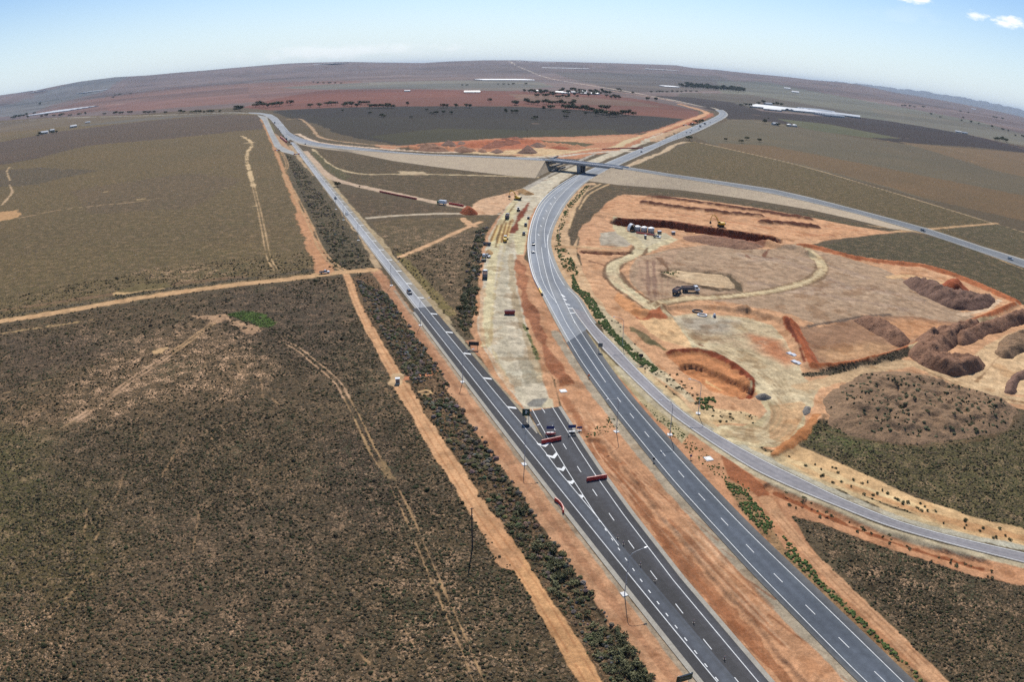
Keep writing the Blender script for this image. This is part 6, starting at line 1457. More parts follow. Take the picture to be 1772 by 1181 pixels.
veh(tipper(GREYV, TRAYG, True, True), 1171, 508.5, heading((1165, 511), (1180, 501)), 'dark dog trailer standing loose beside the white cabbed tipper', 'trailer')
x_ = excavator(.9); veh(x_, 1247, 393, heading((1250, 393.5), (1236, 392)), 'yellow excavator with raised boom on the rim of the deep trench', 'excavator', None, .5); x_.scale = (1.2, 1.2, 1.2)
veh(ute(WHITE), 1137, 412, heading((1130, 411), (1145, 414)), 'white ute with dark tray parked below the white tanks', 'ute')
QUEUE = [(475.5, 213.5, 'box', 'dark truck leading the queue near the bend of the left highway'), (481.7, 223.6, CARBLK, 'black car directly behind the dark truck in the queue'), (484.3, 226.6, GREYV, 'grey car third in the queue on the far left highway'), (486.4, 229.4, WHITE, 'white car in the middle of the queue on the far left highway'),
         (490.3, 235.6, CARBLK, 'black car beside the upper end of the red barrier row'), (495.6, 242.3, 'box2', 'dark van beside the lower end of the red barrier row'), (500.4, 246.7, CARBLK, 'black car ahead of the last one in the queue'), (504.0, 250.2, GREYV, 'last grey car in the queue on the far left highway'), (528.3, 250.3, CARBLK, 'single tiny car on the left approach of the overpass')]
for (a, b, m_, lb) in QUEUE:
    o = box_truck(GREYV, GREYV) if m_ in ('box', 'box2') else car(m_, 'suv'); k = (1.0, 1.0, 1.0)
    veh(o, a, b, heading((a, b), (a+4, b+6)), lb, 'truck' if m_ in ('box', 'box2') else 'car', 'queue on the far left highway')
FARV = [(1110, 263.5, CARBLK, 'dark car on the upper right highway just beyond the bridge'), (1188, 230, CARBLK, 'dark car on the upper right highway below the depot'), (1196.5, 226.5, SILV, 'grey car on the upper right highway beside the depot'), (1194.5, 230, GREYV, 'car at the edge of the upper right highway opposite the depot'),
        (1209.5, 223.5, CARBLK, 'low dark car behind the first truck near the bend'), (1229, 212.5, CARBLK, 'dark car nearest the bend of the upper right highway')]
for a, b, m_, lb in FARV: veh(car(m_, 'suv'), a, b, heading((a, b), (a+20, b-10)), lb, 'car', 'traffic on the upper right highway', .14)
veh(semi(GREYV, GREYV), 1212, 219.5, heading((1205, 223), (1222, 215)), 'dark truck coming down the upper right highway past the dark trees', 'truck', 'traffic on the upper right highway')
veh(semi(WHITE, GREYV), 1220, 215, heading((1213, 218), (1230, 211)), 'grey truck second in line on the upper right highway', 'truck', 'traffic on the upper right highway')
for a, b, m_, lb in [(1183, 218.5, CARBLK, 'black vehicle parked at the left of the roadside depot'), (1187, 219, WHITE, 'white van parked at the left of the roadside depot'), (1193, 217, REDV, 'red vehicle parked in the middle of the roadside depot'), (1198.5, 216, WHITE, 'white van parked nearest the dark tree at the depot')]:
    o = box_truck(m_, m_); veh(o, a, b, heading((a, b), (a+8, b-2)), lb, 'truck', 'vehicles at the roadside depot')

# ---------------------------------------------------------------- water filled barriers
def barrier_module(mat):
    r = empty('water_barrier', (0, 0, 0))
    MB().prof([(-1.02, .02), (-1.02, .30), (-.99, .55), (-.99, 1.02), (.99, 1.02), (.99, .55), (1.02, .30), (1.02, .02)], -.32, .32, .16).build('barrier_body', mat, r, .04)
    MB().prof([(-1.0, 1.0), (-1.0, 1.06), (1.0, 1.06), (1.0, 1.0)], -.14, .14, .02).build('barrier_top', paint('barrier_pale_top', (.62, .22, .16), .5), r)
    for x in (-.6, .6): MB().box((x, 0, .12), (.36, .70, .12)).build('forklift_slot', BLACK, r)
    return r
bproto = [None]
def barrier_at(x, y, rz, label, group, k=1.0):
    if bproto[0] is None: o = bproto[0] = barrier_module(REDV)
    else: o = copy_tree(bproto[0])
    o.location = (x, y, .13); o.rotation_euler = (0, 0, rz); o.scale = (k, 1.05*k, 1.1*k)
    for key in ('label', 'category', 'group'):
        if key in o: del o[key]
    return tag(o, label, 'barrier', group)
def barrier_row(pts, n, labels, group, k=1.0):
    L = resample(np.array([P1(*p) for p in pts]), n+1)
    for i in range(n):
        c = (L[i]+L[i+1])/2; d = L[i+1]-L[i]
        o = barrier_at(c[0], c[1], math.atan2(d[1], d[0]), labels[i] if isinstance(labels, list) else labels, group, np.linalg.norm(d)/2.06)
barrier_row([(937, 769), (971, 762)], 3, ['left module of the red barrier row lying under the blue sign trailer', 'middle module of the red barrier row lying under the blue sign trailer', 'right module of the red barrier row lying under the blue sign trailer'], 'upper red barrier row on the closed carriageway')
barrier_row([(1015, 834), (1050, 828)], 3, ['left module of the lower red barrier row crossing the white edge line', 'middle module of the lower red barrier row crossing the white edge line', 'right module of the lower red barrier row crossing the white edge line'], 'lower red barrier row on the closed carriageway')
barrier_row([(960, 867), (968.5, 873), (974.5, 881), (974.5, 889)], 4, ['upper module of the bent red barrier row on the left verge', 'second module of the bent red barrier row on the left verge', 'third module of the bent red barrier row on the left verge', 'lowest module of the bent red barrier row on the left verge'], 'bent red barrier row on the left verge')
barrier_row([(657, 332.5), (685, 338.5), (721, 345.5)], 24, 'red module of the long barrier row along the pink track', 'long red barrier row along the pink track', .95)
barrier_row([(777, 353.5), (802, 358)], 6, 'red module of the short barrier row behind the white box truck', 'short red barrier row behind the box truck')
barrier_row([(485, 238), (496, 247)], 20, 'red module of the barrier row beside the queue of cars', 'red barrier row beside the queue', .9)
barrier_row([(1042, 259), (1060, 258), (1080, 257.5), (1112, 257)], 26, 'red module of the barrier line beyond the bridge', 'red barrier line beyond the bridge', .9)
rb = empty('skip_bin', (0, 0, 0)); at(rb, 882, 543.5, heading((877, 543.5), (887, 543.5)), 0)
b = MB(); b.prof([(-2.0, .1), (-2.3, 1.5), (2.3, 1.5), (2.0, .1)], -.95, -.85); b.prof([(-2.0, .1), (-2.3, 1.5), (2.3, 1.5), (2.0, .1)], .85, .95); b.box((0, 0, .15), (4, 1.8, .1)); b.box((-2.15, 0, .8), (.1, 1.8, 1.4), 0, -.2); b.box((2.15, 0, .8), (.1, 1.8, 1.4), 0, .2); b.build('bin_body', paint('bin_red', (.25, .02, .02), .6), rb)
MB().box((0, 0, 1.55), (4.7, .16, .1)).build('bin_rail', WHITE, rb); tag(rb, 'single dark red skip bin in the middle of the pale carriageway', 'bin')
# red and white boards closing the slip road
for a, b_, lb in [(479.5, 261, 'red and white road block at the left corner of the closed slip road'), (513.5, 267.5, 'red and white road block where the closed slip road meets the left highway')]:
    r_ = empty('road_block', (0, 0, 0)); at(r_, a, b_, .3)
    for k in range(3): MB().box((-2.6+k*2.6, 0, .6), (2.4, .7, 1.1), taper=(1, .6)).build('block_module', REDV if k != 1 else WHITE, r_, .05)
    tag(r_, lb, 'road block', 'road blocks on the slip road')

# ---------------------------------------------------------------- lamps, poles, signs
def lamp():
    r = empty('street_lamp', (0, 0, 0))
    MB().box((0, 0, .06), (1.5, 1.5, .14)).build('concrete_pad', paint('pad_white', (.60, .58, .55), .8), r, .03)
    MB().tube([(0, 0, .1), (0, 0, 4.5), (0, 0, 9.2)], .12, 8, .085).build('pole', paint('galvanised_paint', (.40, .41, .42), .6), r)
    MB().tube([(0, 0, 9.15), (.18, 0, 10.2), (.75, 0, 10.9), (1.7, 0, 11.25), (3.6, 0, 11.55)], .075, 6, .06).build('arm', paint('galvanised_paint', (.40, .41, .42), .6), r)
    MB().prof([(3.5, 11.45), (3.5, 11.62), (4.2, 11.72), (4.35, 11.58), (4.3, 11.47)], -.16, .16, .04).build('lantern', paint('lantern_grey', (.6, .6, .6), .4), r)
    return r
lproto = lamp(); first = [True]
def lamp_at(x, y, rz, label, group='street lamps'):
    o = lproto if first[0] else copy_tree(lproto); first[0] = False
    o.location = (x, y, .02); o.rotation_euler = (0, 0, rz)
    for key in ('label', 'category', 'group'):
        if key in o: del o[key]
    return tag(o, label, 'street lamp', group)
an = math.atan2(LN[1], LN[0])
LL = ['street lamp nearest the camera on the left verge, arm over the closed carriageway', 'street lamp on the left verge level with the lower red barrier row', 'street lamp on the left verge level with the dark sign board in the triangle', 'street lamp on the left verge just below the black car', 'street lamp on the left verge where the sandy track joins', 'street lamp on the left verge just below the silver hatchback', 'street lamp on the left verge between the silver hatchback and the black sedan', 'farthest street lamp on the left verge by the big black bush']
for s_, lb in zip([29.9, 89.1, 147.6, 207.8, 268, 370, 436, 478], LL):
    p = LF(s_, -4.5); lamp_at(p[0], p[1], an, lb, 'street lamps along the left highway')
for (a, b_, lb, hd) in [(1208, 716, 'street lamp beside the ramp below the stony batter', None), (1077, 598.5, 'street lamp beside the ramp near the green weeds', None), (1159, 753, 'street lamp between the ramp and the right highway', None), (1066.5, 747.5, 'street lamp on the red median facing the right highway', None), (968, 413, 'street lamp on the outside of the bend by the dirt crossing', None)]:
    x, y = P1(a, b_); lamp_at(x, y, {1208: math.pi*.93, 1077: math.pi*.95, 1159: math.pi, 1066.5: math.pi*1.15, 968: math.pi}[a], lb, 'street lamps along the right highway')
for (a, b_, lb) in [(1226, 795, 'white square concrete pad with grey lid on the strip below the ramp'), (974.5, 677.5, 'white concrete pad with grey lid on the red median above the closed carriageway')]:
    r_ = empty('pit_cover', (0, 0, 0)); at(r_, a, b_, .25, 0); MB().box((0, 0, .10), (2.3, 2.3, .2)).build('concrete_pad', paint('pad_white', (.60, .58, .55), .8), r_, .03); MB().box((0, 0, .23), (.95, .95, .06)).build('lid', STEEL, r_); tag(r_, lb, 'pit cover')
pp = empty('power_pole', (0, 0, 0)); at(pp, 817.5, 949, .2, 0)
MB().tube([(0, 0, -.2), (.02, 0, 6), (.05, 0, 11.2)], .19, 8, .13).build('pole', paint('pole_dark', (.045, .040, .035), .8), pp); MB().box((.1, .12, 8.8), (.25, .12, .9)).build('pole_box', STEEL, pp); MB().box((.05, 0, 11.0), (.9, .1, .1)).build('crossarm', paint('pole_dark', (.045, .040, .035), .8), pp)
tag(pp, 'dark power pole standing alone in the scrub left of the sandy track', 'power pole')
for a, b_, h_, lb in [(1141.5, 259, 9, 'thin dark pole beside the upper right highway beyond the bridge'), (1172.5, 240, 8, 'thin pole beside the upper right highway where the sandy path leaves'), (912.5, 238, 12, 'thin pole behind the red bank beyond the overpass')]:
    p_ = empty('pole', (0, 0, 0)); at(p_, a, b_, 0, 0); MB().tube([(0, 0, -.1), (0, 0, h_)], .16, 6, .1).build('pole_shaft', paint('pole_dark', (.045, .040, .035), .8), p_); MB().box((0, 0, h_-.4), (1.6, .12, .12)).build('crossarm', paint('pole_dark', (.045, .040, .035), .8), p_); tag(p_, lb, 'pole')

def sign(name, w, h, z0, mat, marks=(), posts=2, frame=None):
    """board facing local -Y"""
    r = empty(name, (0, 0, 0))
    MB().box((0, 0, z0+h/2), (w, .10, h)).build('board', mat, r, .02)
    for k in range(posts):
        x = 0 if posts == 1 else (-.36+.72*k/(posts-1))*w
        MB().tube([(x, .10, -.1), (x, .10, z0+h*.95)], .075, 6).build('post', STEEL if mat is not SIGNK else BLACK, r)
    for (cx, cz, mw, mh, mm) in marks: MB().box((cx*w, -.057, z0+cz*h), (mw*w, .012, mh*h)).build('sign_marking', mm, r)
    return r
sg = sign('road_sign', 3.4, 1.9, 1.6, SIGNG, [(.06, .90, .80, .10, paint('sign_pale_blue', (.30, .36, .50), .5)), (-.12, .52, .4, .06, paint('sign_grey', (.16, .20, .2), .5)), (.18, .36, .3, .06, paint('sign_grey', (.16, .20, .2), .5)), (-.24, .16, .1, .12, paint('sign_grey', (.16, .20, .2), .5))])
at(sg, 1181, 1190, .32, 0); tag(sg, 'dark green road sign board on two posts at the bottom edge beside the gutter', 'road sign')
sg = sign('road_sign', 3.9, 1.5, 1.6, SIGNK, []); at(sg, 820, 605, -.1, 0); tag(sg, 'dark backed sign board on two posts at the tip of the scrub triangle', 'road sign')
sg = sign('road_sign', 2.3, 2.4, 2.0, SIGNG, [(0, .56, .16, .46, SIGNW), (0.02, .84, .5, .06, paint('sign_grey', (.16, .20, .2), .5)), (.16, .62, .22, .10, SIGNW)]); at(sg, 910, 731, -.05, .1); tag(sg, 'square dark green sign with a white mark on the gore island', 'road sign')
sg = sign('road_sign', 1.7, 1.6, 1.9, paint('sign_back_grey', (.20, .21, .22), .5, .3), [(0, .75, .8, .06, SIGNK), (0, .5, .8, .06, SIGNK), (0, .25, .8, .06, SIGNK)]); at(sg, 1038.5, 609.5, -.05, .13); tag(sg, 'grey slatted sign back on two posts in the gore between right highway and ramp', 'road sign')
sg = sign('road_sign', 1.5, 1.2, 2.6, SIGNK, [], 1); at(sg, 1108.5, 629.5, -.1, 0); tag(sg, 'dark single post sign standing in the green weeds beside the ramp', 'road sign')
for a, b_, lb, g in [(1018.7, 655, 'low orange reflector post on the left edge of the right highway', None), (1131, 800, 'small dark sign post on the left edge of the right highway', None), (1195, 795, 'small blue sign post on the right edge of the right highway', None), (1116, 643, 'small dark marker post below the weeds beside the ramp', None)]:
    r_ = empty('marker_post', (0, 0, 0)); at(r_, a, b_, 0, .05); MB().tube([(0, 0, 0), (0, 0, 1.1)], .06, 6).build('post', BLACK, r_); MB().box((0, -.05, 1.05), (.7, .06, .6)).build('plate', {1018.7: ORG, 1131: SIGNK, 1195: BLUEP, 1116: SIGNK}[a], r_); tag(r_, lb, 'marker post')

def cone():
    r = empty('traffic_bollard', (0, 0, 0)); MB().cyl((0, 0, .05), .32, .1, 'Z', 10).build('base', BLACK, r); MB().tube([(0, 0, .1), (0, 0, 1.05)], .10, 8, .06).build('post', paint('bollard_red', (.22, .03, .03), .5), r); MB().tube([(0, 0, .68), (0, 0, .84)], .088, 8).build('band', WHITE, r); return r
cp = cone(); CL = ['topmost of the line of dark red bollards on the closed carriageway', 'second bollard from the top of the line on the closed carriageway', 'third bollard from the top, just right of the lamp arm', 'fourth bollard from the top beside a lane dash', 'bollard second from the bottom of the line on the closed carriageway', 'lowest of the line of dark red bollards on the closed carriageway']
for i, (a, b_) in enumerate([(1068.6, 933), (1078.5, 944), (1107.6, 980), (1133, 1007.5), (1200, 1080), (1253, 1143)]):
    o = cp if i == 0 else copy_tree(cp); x, y = P1(a, b_); o.location = (x, y, .13); tag(o, CL[i], 'bollard', 'bollards on the closed carriageway')

# trailers with message boards at the end of the closed carriageway
def vms(tall=True):
    r = empty('sign_trailer', (0, 0, 0)); MB().box((0, 0, .45), (2.0, .8, .14)).build('trailer_bed', paint('galvanised_paint', (.40, .41, .42), .6), r, .04); wheels(r, (0,), .6, .28, .18)
    MB().tube([(1.2, 0, .5), (2.6, 0, .45)], .06).build('drawbar', BLACK, r); MB().tube([(0, 0, .6), (0, 0, 2.6)], .09).build('mast', STEEL, r)
    MB().box((0, -.15, 2.2), (2.3, .12, .95), 0, 0, -.25).build('message_board', BLUEP, r, .03)
    for s in (-1, 1): MB().tube([(s*1.1, .1, .6), (s*1.15, -.1, 2.7)], .05, 6).build('frame_post', paint('galvanised_paint', (.40, .41, .42), .6), r)
    return r
v1 = vms(); at(v1, 952, 752, .05, .13); tag(v1, 'blue framed sign trailer parked on the closed carriageway above the red barrier row', 'sign trailer')
hoop = MB(); hoop.tube([(-1.3, -.4, .3), (-1.4, -.2, 1.8), (-1.0, 0, 3.2), (0, 0, 3.8), (1.0, 0, 3.2), (1.4, -.2, 1.8), (1.3, -.4, .3)], .05, 6).build('hoop_frame', STEEL, v1)
MB().prof([(-1.5, .25), (-1.5, .8), (1.5, .8), (1.5, .25)], -1.1, -.7, .06).build('base_rail', paint('rail_red', (.35, .08, .07), .6), v1)
v2 = vms(); at(v2, 989.5, 750, .1, .13); tag(v2, 'blue sign trailer straddling the gutter right of the closed carriageway', 'sign trailer')
v3 = vms(); at(v3, 1002.5, 747, .1, .02); v3.scale = (.7, .7, .6); tag(v3, 'small blue sign trailer on the red dirt beside the larger one', 'sign trailer')
MB().tube([(-1.1, 0, .6), (-1.2, 0, 4.6)], .05, 6).build('aerial', STEEL, v2)

# ---------------------------------------------------------------- site compound, sheds, glasshouses
def tank(label, px, py, r_=2.1, h_=3.0):
    r = empty('water_tank', (0, 0, 0)); at(r, px, py, 0, 0)
    MB().cyl((0, 0, h_/2), r_, h_, 'Z', 20).build('tank_wall', paint('tank_wall_grey', (.46, .45, .44), .6), r, 0, True); MB().tube([(0, 0, h_), (0, 0, h_+.25), (0, 0, h_+.5)], r_*1.02, 20, r_*.45).build('tank_lid', paint('tank_lid_white', (.78, .77, .75), .5), r)
    return tag(r, label, 'tank', 'white tanks in the site compound')
for k, (a, b_, lb) in enumerate([(1103, 399.5, 'leftmost of the three white squat tanks in the site compound'), (1114.5, 401, 'middle one of the three white squat tanks in the site compound'), (1126.5, 402.3, 'rightmost of the three white squat tanks in the site compound')]): tank(lb, a, b_)
sh = empty('arched_shelter', (0, 0, 0)); at(sh, 1093, 399.5, .35, 0)
arc = [(math.cos(math.pi*k/10)*2.6, .1+math.sin(math.pi*k/10)*4.6) for k in range(11)]; inn = [(x*.88, z*.93) for x, z in arc]
MB().prof(arc+inn[::-1], -1.5, 1.7).build('arched_cover', WHITE, sh); MB().prof([(-2.2, .05), (-2.2, 2.0), (0, 4.1), (2.2, 2.0), (2.2, .05)], .9, 1.1).build('back_wall', BLACK, sh); tag(sh, 'white arched shelter with a dark opening left of the three white tanks', 'shelter')
barrier_row([(1101, 404), (1133, 408.5)], 7, 'red and white module of the barrier line before the white tanks', 'barrier line before the white tanks')
for a, b_, sc_, mm, lb in [(1116.5, 413, (1.2, 1.6, 2.2), GREYV, 'dark upright cabinet on the gravel below the white tanks'), (1141, 404.5, (2.4, 1.6, 1.8), GREYV, 'dark machine box right of the white tanks'), (1165, 406, (2.2, 1.6, 1.8), GREYV, 'dark machine box standing apart at the right of the compound'), (688.3, 664, (1.5, 1.2, 1.9), WHITE, 'white and grey cabinet on a bare patch beside the sandy track')]:
    r_ = empty('cabinet', (0, 0, 0)); at(r_, a, b_, .2, 0); MB().box((0, 0, sc_[2]/2), sc_).build('cabinet_body', mm, r_, .05); MB().box((0, -sc_[1]/2-.03, sc_[2]*.5), (sc_[0]*.8, .05, sc_[2]*.75)).build('cabinet_door', GREYV, r_); MB().box((0, 0, sc_[2]+.06), (sc_[0]*1.1, sc_[1]*1.1, .1)).build('cabinet_lid', WHITE, r_); tag(r_, lb, 'cabinet')
for a, b_, w_, lb in [(1207, 540, 1.9, 'black ring shaped pipe stack by the red ridge of the pit floor'), (1215, 547, 1.7, 'grey ring lying on the pit floor below the black ring')]:
    r_ = empty('pipe_ring', (0, 0, 0)); at(r_, a, b_, 0, 0); ring = [(math.cos(2*math.pi*k/18)*w_*1.2, math.sin(2*math.pi*k/18)*w_, .35) for k in range(19)]; MB().tube(ring, .35, 6).build('ring_pipe', BLACK if a == 1207 else STEEL, r_); tag(r_, lb, 'pipe ring')
r_ = empty('white_sphere_tank', (0, 0, 0)); at(r_, 1236, 549, 0, 0); MB().tube([(0, 0, 0), (0, 0, .4), (0, 0, 1.1), (0, 0, 1.6)], 1.0, 12, .4).build('tank_shell', WHITE, r_); MB().box((0, -.8, .4), (.9, .3, .7)).build('tank_valve', BLACK, r_); tag(r_, 'small white domed tank on the pit floor right of the rings', 'tank')
for a, b_, lb in [(1369, 614, 'upper white sheet of rubbish at the foot of the red bank'), (1377, 628, 'lower white sheet of rubbish at the foot of the red bank')]:
    o = MB().prof([(-2.2, .1), (-1.4, .5), (-.3, .25), (.8, .6), (2.2, .12), (.5, .02)], -1.0, 1.1, .2).build('white_sheeting', WHITE); at(o, a, b_, -1.0, .1); tag(o, lb, 'sheeting', 'white sheets at the red bank')

ROOFW = paint('white_roof', (.52, .53, .54), .6, 0, .14, .05); ROOFG = paint('grey_roof', (.36, .38, .40), .45, 0, .15, .05); WALLW = paint('pale_wall', (.5, .48, .45), .8)
def shed(px, py, L, Wd, h, rz, label, roof=ROOFW, group=None, name='farm_shed', cat='shed', bays=1, rise=None):
    x, y = P1(px, py); z = float(terrain_z(np.array([x]), np.array([y]))[0]); r = empty(name, (x, y, z), rz); rise = rise or Wd*.14
    MB().box((0, 0, h/2-1), (L, Wd, h+2)).build('wall', WALLW, r)
    b = MB(); bw = Wd/bays
    for k in range(bays):
        y0 = -Wd/2+k*bw; vs = [b.bm.verts.new(p) for p in ((-L/2-.4, y0-.05, h), (-L/2-.4, y0+bw/2, h+rise/bays*1.6), (-L/2-.4, y0+bw+.0, h), (L/2+.4, y0-.05, h), (L/2+.4, y0+bw/2, h+rise/bays*1.6), (L/2+.4, y0+bw, h))]
        for f_ in ((0, 1, 4, 3), (1, 2, 5, 4), (0, 2, 1), (3, 4, 5)): b.bm.faces.new([vs[i] for i in f_])
    b.build('roof', roof, r)
    for s in (-1, 1): MB().box((s*L*.22, -Wd/2-.06, h*.38), (min(4, L*.15), .1, h*.7)).build('door', GREYV, r)
    return tag(r, label, cat, group)
def hz_dir(p, q): return heading(p, q)
GW = 'white glasshouses on the plain'
for (p, q, wpx, lb) in [((70, 197), (144, 188), 2.2, 'longest white glasshouse at the left, ending in dark stripes'), ((140, 174.5), (180, 169), 1.6, 'pale glasshouse strip above the longest one at the left'), ((197, 159.5), (222, 156.2), 1.2, 'lower left strip of the four close glasshouses at the left'), ((206, 156.0), (232, 152.3), 1.2, 'upper left strip of the four close glasshouses at the left'), ((227, 156.5), (253, 153), 1.2, 'lower right strip of the four close glasshouses at the left'), ((235, 152.2), (258, 149.2), 1.2, 'upper right strip of the four close glasshouses at the left'),
                     ((392, 140), (417, 137.2), 1.4, 'lower left glasshouse below the hills left of centre'), ((396, 136.6), (418, 134.2), 1.2, 'upper left glasshouse below the hills left of centre'), ((422, 137.5), (448, 135.4), 1.4, 'lower right glasshouse below the hills left of centre'), ((422, 134.0), (445, 131.6), 1.2, 'upper right glasshouse below the hills left of centre'), ((542, 132.3), (590, 130.6), 1.6, 'single white glasshouse under the long hill left of centre'),
                     ((828, 138.5), (916, 138.6), 1.6, 'brightest long white glasshouse in the centre distance'), ((904, 124.4), (970, 124.8), 1.2, 'thin white glasshouse nearest the centre skyline'), ((938, 128), (1017, 130), 1.3, 'long white glasshouse right of the thin one near the skyline'), ((1118, 133.3), (1172, 136.5), 1.3, 'white glasshouse row right of centre below the hills'), ((36, 184.3), (48, 182.6), 1.2, 'short pale glasshouse at the far left'), ((63, 181.6), (80, 179.2), 1.0, 'second short pale glasshouse at the far left'), ((1145, 149.6), (1170, 151), 1.0, 'faint white strip of sheds left of the block plantation')]:
    a = np.array(P1(*p)); b_ = np.array(P1(*q)); L_ = np.linalg.norm(b_-a); m_ = ((p[0]+q[0])/2, (p[1]+q[1])/2)
    rr_ = math.hypot(*((a+b_)/2)); g1 = S([(m_[0], m_[1]-wpx/2)])[0]; g2 = S([(m_[0], m_[1]+wpx/2)])[0]; Wd = min(np.linalg.norm(g1-g2), 260)
    shed(m_[0], m_[1], L_, Wd, 4.5, math.atan2(b_[1]-a[1], b_[0]-a[0]), lb, ROOFW, GW, 'glasshouse', 'glasshouse', 5, 8)
G2 = 'big glasshouse complex at the right'
for (p, q, wpx, rf, lb) in [((1303, 184.5), (1362, 190.5), 3.4, ROOFW, 'brightest left block of the glasshouse complex at the right'), ((1355, 190), (1412, 194.8), 3.0, ROOFW, 'middle block of the glasshouse complex at the right'), ((1414, 195.8), (1444, 199.2), 2.4, ROOFG, 'grey block right of the middle in the glasshouse complex'), ((1440, 198), (1488, 204), 2.0, ROOFG, 'rightmost grey block of the glasshouse complex'), ((1322, 189.6), (1352, 192.6), 1.6, ROOFG, 'low grey shed in front of the brightest glasshouse block'), ((1418, 199.5), (1452, 202.5), 1.4, ROOFG, 'low grey shed in front of the right glasshouse blocks'), ((1390, 190.5), (1432, 194), 1.6, ROOFG, 'grey roofed shed behind the middle glasshouse block')]:
    a = np.array(P1(*p)); b_ = np.array(P1(*q)); m_ = ((p[0]+q[0])/2, (p[1]+q[1])/2); g1 = S([(m_[0], m_[1]-wpx/2)])[0]; g2 = S([(m_[0], m_[1]+wpx/2)])[0]
    shed(m_[0], m_[1], np.linalg.norm(b_-a), np.linalg.norm(g1-g2), 5, math.atan2(b_[1]-a[1], b_[0]-a[0]), lb, rf, G2, 'glasshouse', 'glasshouse', 5, 9)
for (a, b_, L_, W_, h_, rz_, rf, lb) in [(76, 231.8, 26, 16, 5, .5, ROOFW, 'white roofed farm shed among dark trees at the left'), (90, 228.5, 14, 12, 6, 1.0, ROOFG, 'grey farm shed right of the white roofed one at the left'), (127, 220.8, 20, 14, 5, .8, ROOFW, 'small white shed standing alone in the left paddock'), (152, 213, 16, 9, 3.5, .4, ROOFW, 'tiny white shed on the strip below the far road'),
                                      (1341, 216.5, 14, 10, 4, .2, ROOFW, 'pale roofed farmhouse left of the two domed tanks'), (1658, 229.5, 22, 12, 4, -.4, ROOFW, 'left white shed of the pair on the far right plain'), (1669, 231.5, 22, 12, 4, -.4, ROOFG, 'right grey shed of the pair on the far right plain'), (1684, 195.0, 60, 30, 5, -.5, ROOFW, 'pale shed far off near the right horizon'), (1376, 161.8, 60, 40, 6, -.3, ROOFW, 'white shed on the red strip below the right hills'), (1362, 157.5, 60, 40, 6, -.3, ROOFG, 'grey shed left of the white one below the right hills'), (1329, 181.5, 30, 20, 5, .2, ROOFG, 'grey house roof among trees behind the glasshouse complex'),
                                      (705, 158.6, 24, 14, 4, 0, ROOFW, 'small white hut alone on the pink field'), (817, 160.6, 60, 20, 4, 0, ROOFG, 'low dark shed on the edge of the red field')]:
    shed(a, b_, L_, W_, h_, rz_, lb, rf, None, 'farm_shed', 'shed')
FHL = ['upper left house of the farm settlement among trees', 'long pale roofed house in the middle of the farm settlement', 'house with bright roof right of the long one in the settlement', 'small house at the lower middle of the settlement', 'house at the right end of the farm settlement', 'grey house left of the middle of the settlement', 'little white shed between trees of the settlement']
for i, (a, b_) in enumerate(z3([(520, 360), (1000, 378), (1115, 366), (1110, 392), (1255, 396), (880, 386), (800, 378)])):
    shed(a, b_, rnd.uniform(18, 34), 13, 4.5, rnd.uniform(-.4, .4), FHL[i], ROOFW if i % 2 else ROOFG, 'houses of the farm settlement', 'farmhouse', 'house')
for a, b_, lb in [(1365.5, 218.6, 'left domed pale tank beside the farmhouse at the right'), (1375, 219.5, 'right domed pale tank beside the farmhouse at the right')]:
    r_ = empty('water_tank', (0, 0, 0)); at(r_, a, b_, 0, 0); MB().cyl((0, 0, 2), 6, 4, 'Z', 18).build('tank_wall', WALLW, r_); MB().tube([(0, 0, 4), (0, 0, 5), (0, 0, 6)], 6.1, 18, 2.0).build('tank_lid', ROOFW, r_); tag(r_, lb, 'tank', 'domed farm tanks')
print('objects', round(time.time()-T0, 1))
# ---------------------------------------------------------------- camera, sky, sun, haze
cam = bpy.data.cameras.new('camera'); co = bpy.data.objects.new('camera', cam); COL.objects.link(co)
cam.type = 'PANO'; cam.panorama_type = 'FISHEYE_LENS_POLYNOMIAL'
cam.sensor_width = 36.0; cam.sensor_fit = 'HORIZONTAL'
cam.fisheye_polynomial_k0 = 0.0; cam.fisheye_polynomial_k1 = -(1772/36.0)/FPX
cam.fisheye_polynomial_k2 = cam.fisheye_polynomial_k3 = cam.fisheye_polynomial_k4 = 0.0
cam.fisheye_fov = R(170)
cam.clip_start = .5; cam.clip_end = 200000
f = Vector((0, math.cos(PITCH), -math.sin(PITCH))); r0 = Vector((1, 0, 0)); u0 = r0.cross(f)
cr, sr = math.cos(ROLL), math.sin(ROLL)
right = r0*cr+u0*sr*SIGN; up = u0*cr-r0*sr*SIGN
co.matrix_world = Matrix(((right.x, up.x, -f.x, 0), (right.y, up.y, -f.y, 0), (right.z, up.z, -f.z, CAMH), (0, 0, 0, 1)))
scene.camera = co

w = bpy.data.worlds.new('World'); scene.world = w; w.use_nodes = True
nt = w.node_tree; bg = nt.nodes['Background']
sky = N(nt, 'ShaderNodeTexSky'); sky.sky_type = 'NISHITA'; sky.sun_disc = False
sky.sun_elevation = SUN_EL; sky.sun_rotation = SUN_AZ
sky.altitude = 200; sky.air_density = 1.0; sky.dust_density = 0.4; sky.ozone_density = 3.0
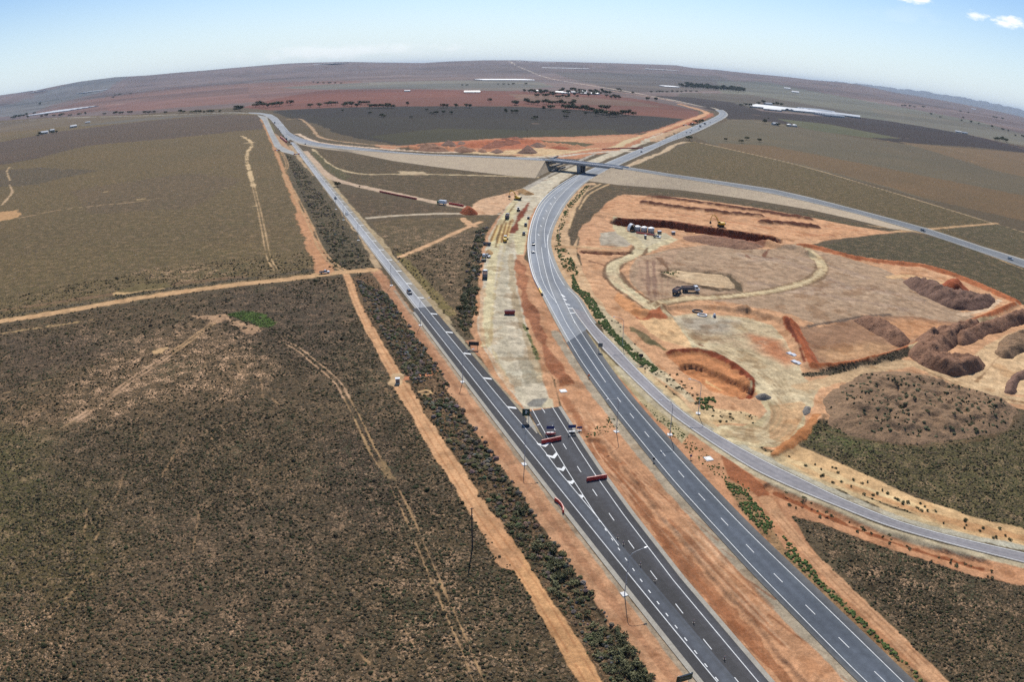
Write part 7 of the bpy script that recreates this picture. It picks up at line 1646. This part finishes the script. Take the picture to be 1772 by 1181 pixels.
# a few small fair-weather clouds and a thin veil, fixed in the sky by direction
tc = N(nt, 'ShaderNodeTexCoord').outputs['Generated']
cl_total = None
def sky_dir(px, py):
    X, F, U = rays([(px, py)]); return Vector((X[0], F[0], U[0])).normalized()
for (px, py, wx, wy, amt, seed) in [(1748, 38, 26, 9, 1.0, 1), (1690, 26, 20, 7, .75, 2), (1586, -2, 30, 7, .9, 3), (590, 88, 180, 13, .36, 4), (1560, 26, 70, 16, .08, 5)]:
    d = sky_dir(px, py); rt = Vector((0, 0, 1)).cross(d).normalized()*-1; upv = d.cross(rt)*-1
    def dotc(vec):
        n = N(nt, 'ShaderNodeVectorMath', operation='DOT_PRODUCT'); link(nt, tc, n.inputs[0]); n.inputs[1].default_value = vec; return n.outputs['Value']
    mp = N(nt, 'ShaderNodeMapping'); link(nt, tc, mp.inputs['Vector']); mp.inputs['Scale'].default_value = (1, 1, 2.5); mp.inputs['Location'].default_value = (seed*3.1, seed*1.7, seed)
    nz = noise(nt, mp.outputs['Vector'], 60 if wx < 60 else 24, 7, .62, .2)
    ex = math_(nt, 'DIVIDE', dotc(rt), wx/FPX); ey = math_(nt, 'DIVIDE', dotc(upv), wy/FPX)
    rr = math_(nt, 'SQRT', math_(nt, 'ADD', math_(nt, 'MULTIPLY', ex, ex), math_(nt, 'MULTIPLY', ey, ey)), 0)
    front = math_(nt, 'GREATER_THAN', dotc(d), .5)
    mk = ramp(nt, math_(nt, 'ADD', rr, math_(nt, 'MULTIPLY', math_(nt, 'SUBTRACT', nz, .5), 2.8)), 1.25, .15, 0, amt)
    mk = math_(nt, 'MULTIPLY', mk, front)
    cl_total = mk if cl_total is None else math_(nt, 'MAXIMUM', cl_total, mk)
skyc = mixc(nt, 1.0, sky.outputs['Color'], SKY_TINT, 'MULTIPLY')
up_z = N(nt, 'ShaderNodeSeparateXYZ'); link(nt, tc, up_z.inputs[0])
skyc = mixc(nt, ramp(nt, up_z.outputs['Z'], .16, -.02, 0, .8), skyc, (8.3, 9.3, 9.8))     # pale dusty air low over the plain
fin = mixc(nt, cl_total, skyc, (CLOUD, CLOUD, CLOUD*1.02))
link(nt, fin, bg.inputs['Color']); bg.inputs['Strength'].default_value = SKY_STR

sl = bpy.data.lights.new('sun', 'SUN'); so = bpy.data.objects.new('sun', sl); COL.objects.link(so)
sl.energy = SUN_STR; sl.angle = R(.53); sl.color = (1.0, .96, .89)
sd = Vector((math.sin(SUN_AZ)*math.cos(SUN_EL), math.cos(SUN_AZ)*math.cos(SUN_EL), math.sin(SUN_EL)))
so.rotation_euler = sd.to_track_quat('Z', 'Y').to_euler(); so.location = (0, 0, 400)

if HAZE > 0:
    mb = MB(); mb.box((0, 0, 120), (96000, 96000, 480))
    hz = mb.build('haze', None); tag(hz, kind='stuff')
    hm = bpy.data.materials.new('haze_air'); hm.use_nodes = True; hn = hm.node_tree
    hn.nodes.remove(hn.nodes['Principled BSDF']); out = hn.nodes['Material Output']
    pv = N(hn, 'ShaderNodeVolumePrincipled'); pv.inputs['Color'].default_value = HAZE_COL
    pv.inputs['Density'].default_value = HAZE; pv.inputs['Anisotropy'].default_value = 0.0
    link(hn, pv.outputs['Volume'], out.inputs['Volume'])
    hz.data.materials.append(hm)

vs = scene.view_settings; vs.view_transform = 'Standard'; vs.look = 'None'; vs.exposure = EXPOSURE; vs.gamma = 1.0; vs.use_curve_mapping = False
scene.cycles.max_bounces = 4; scene.cycles.diffuse_bounces = 2; scene.cycles.glossy_bounces = 2; scene.cycles.volume_bounces = 0
scene.cycles.use_denoising = False
print('script', round(time.time()-T0, 1))
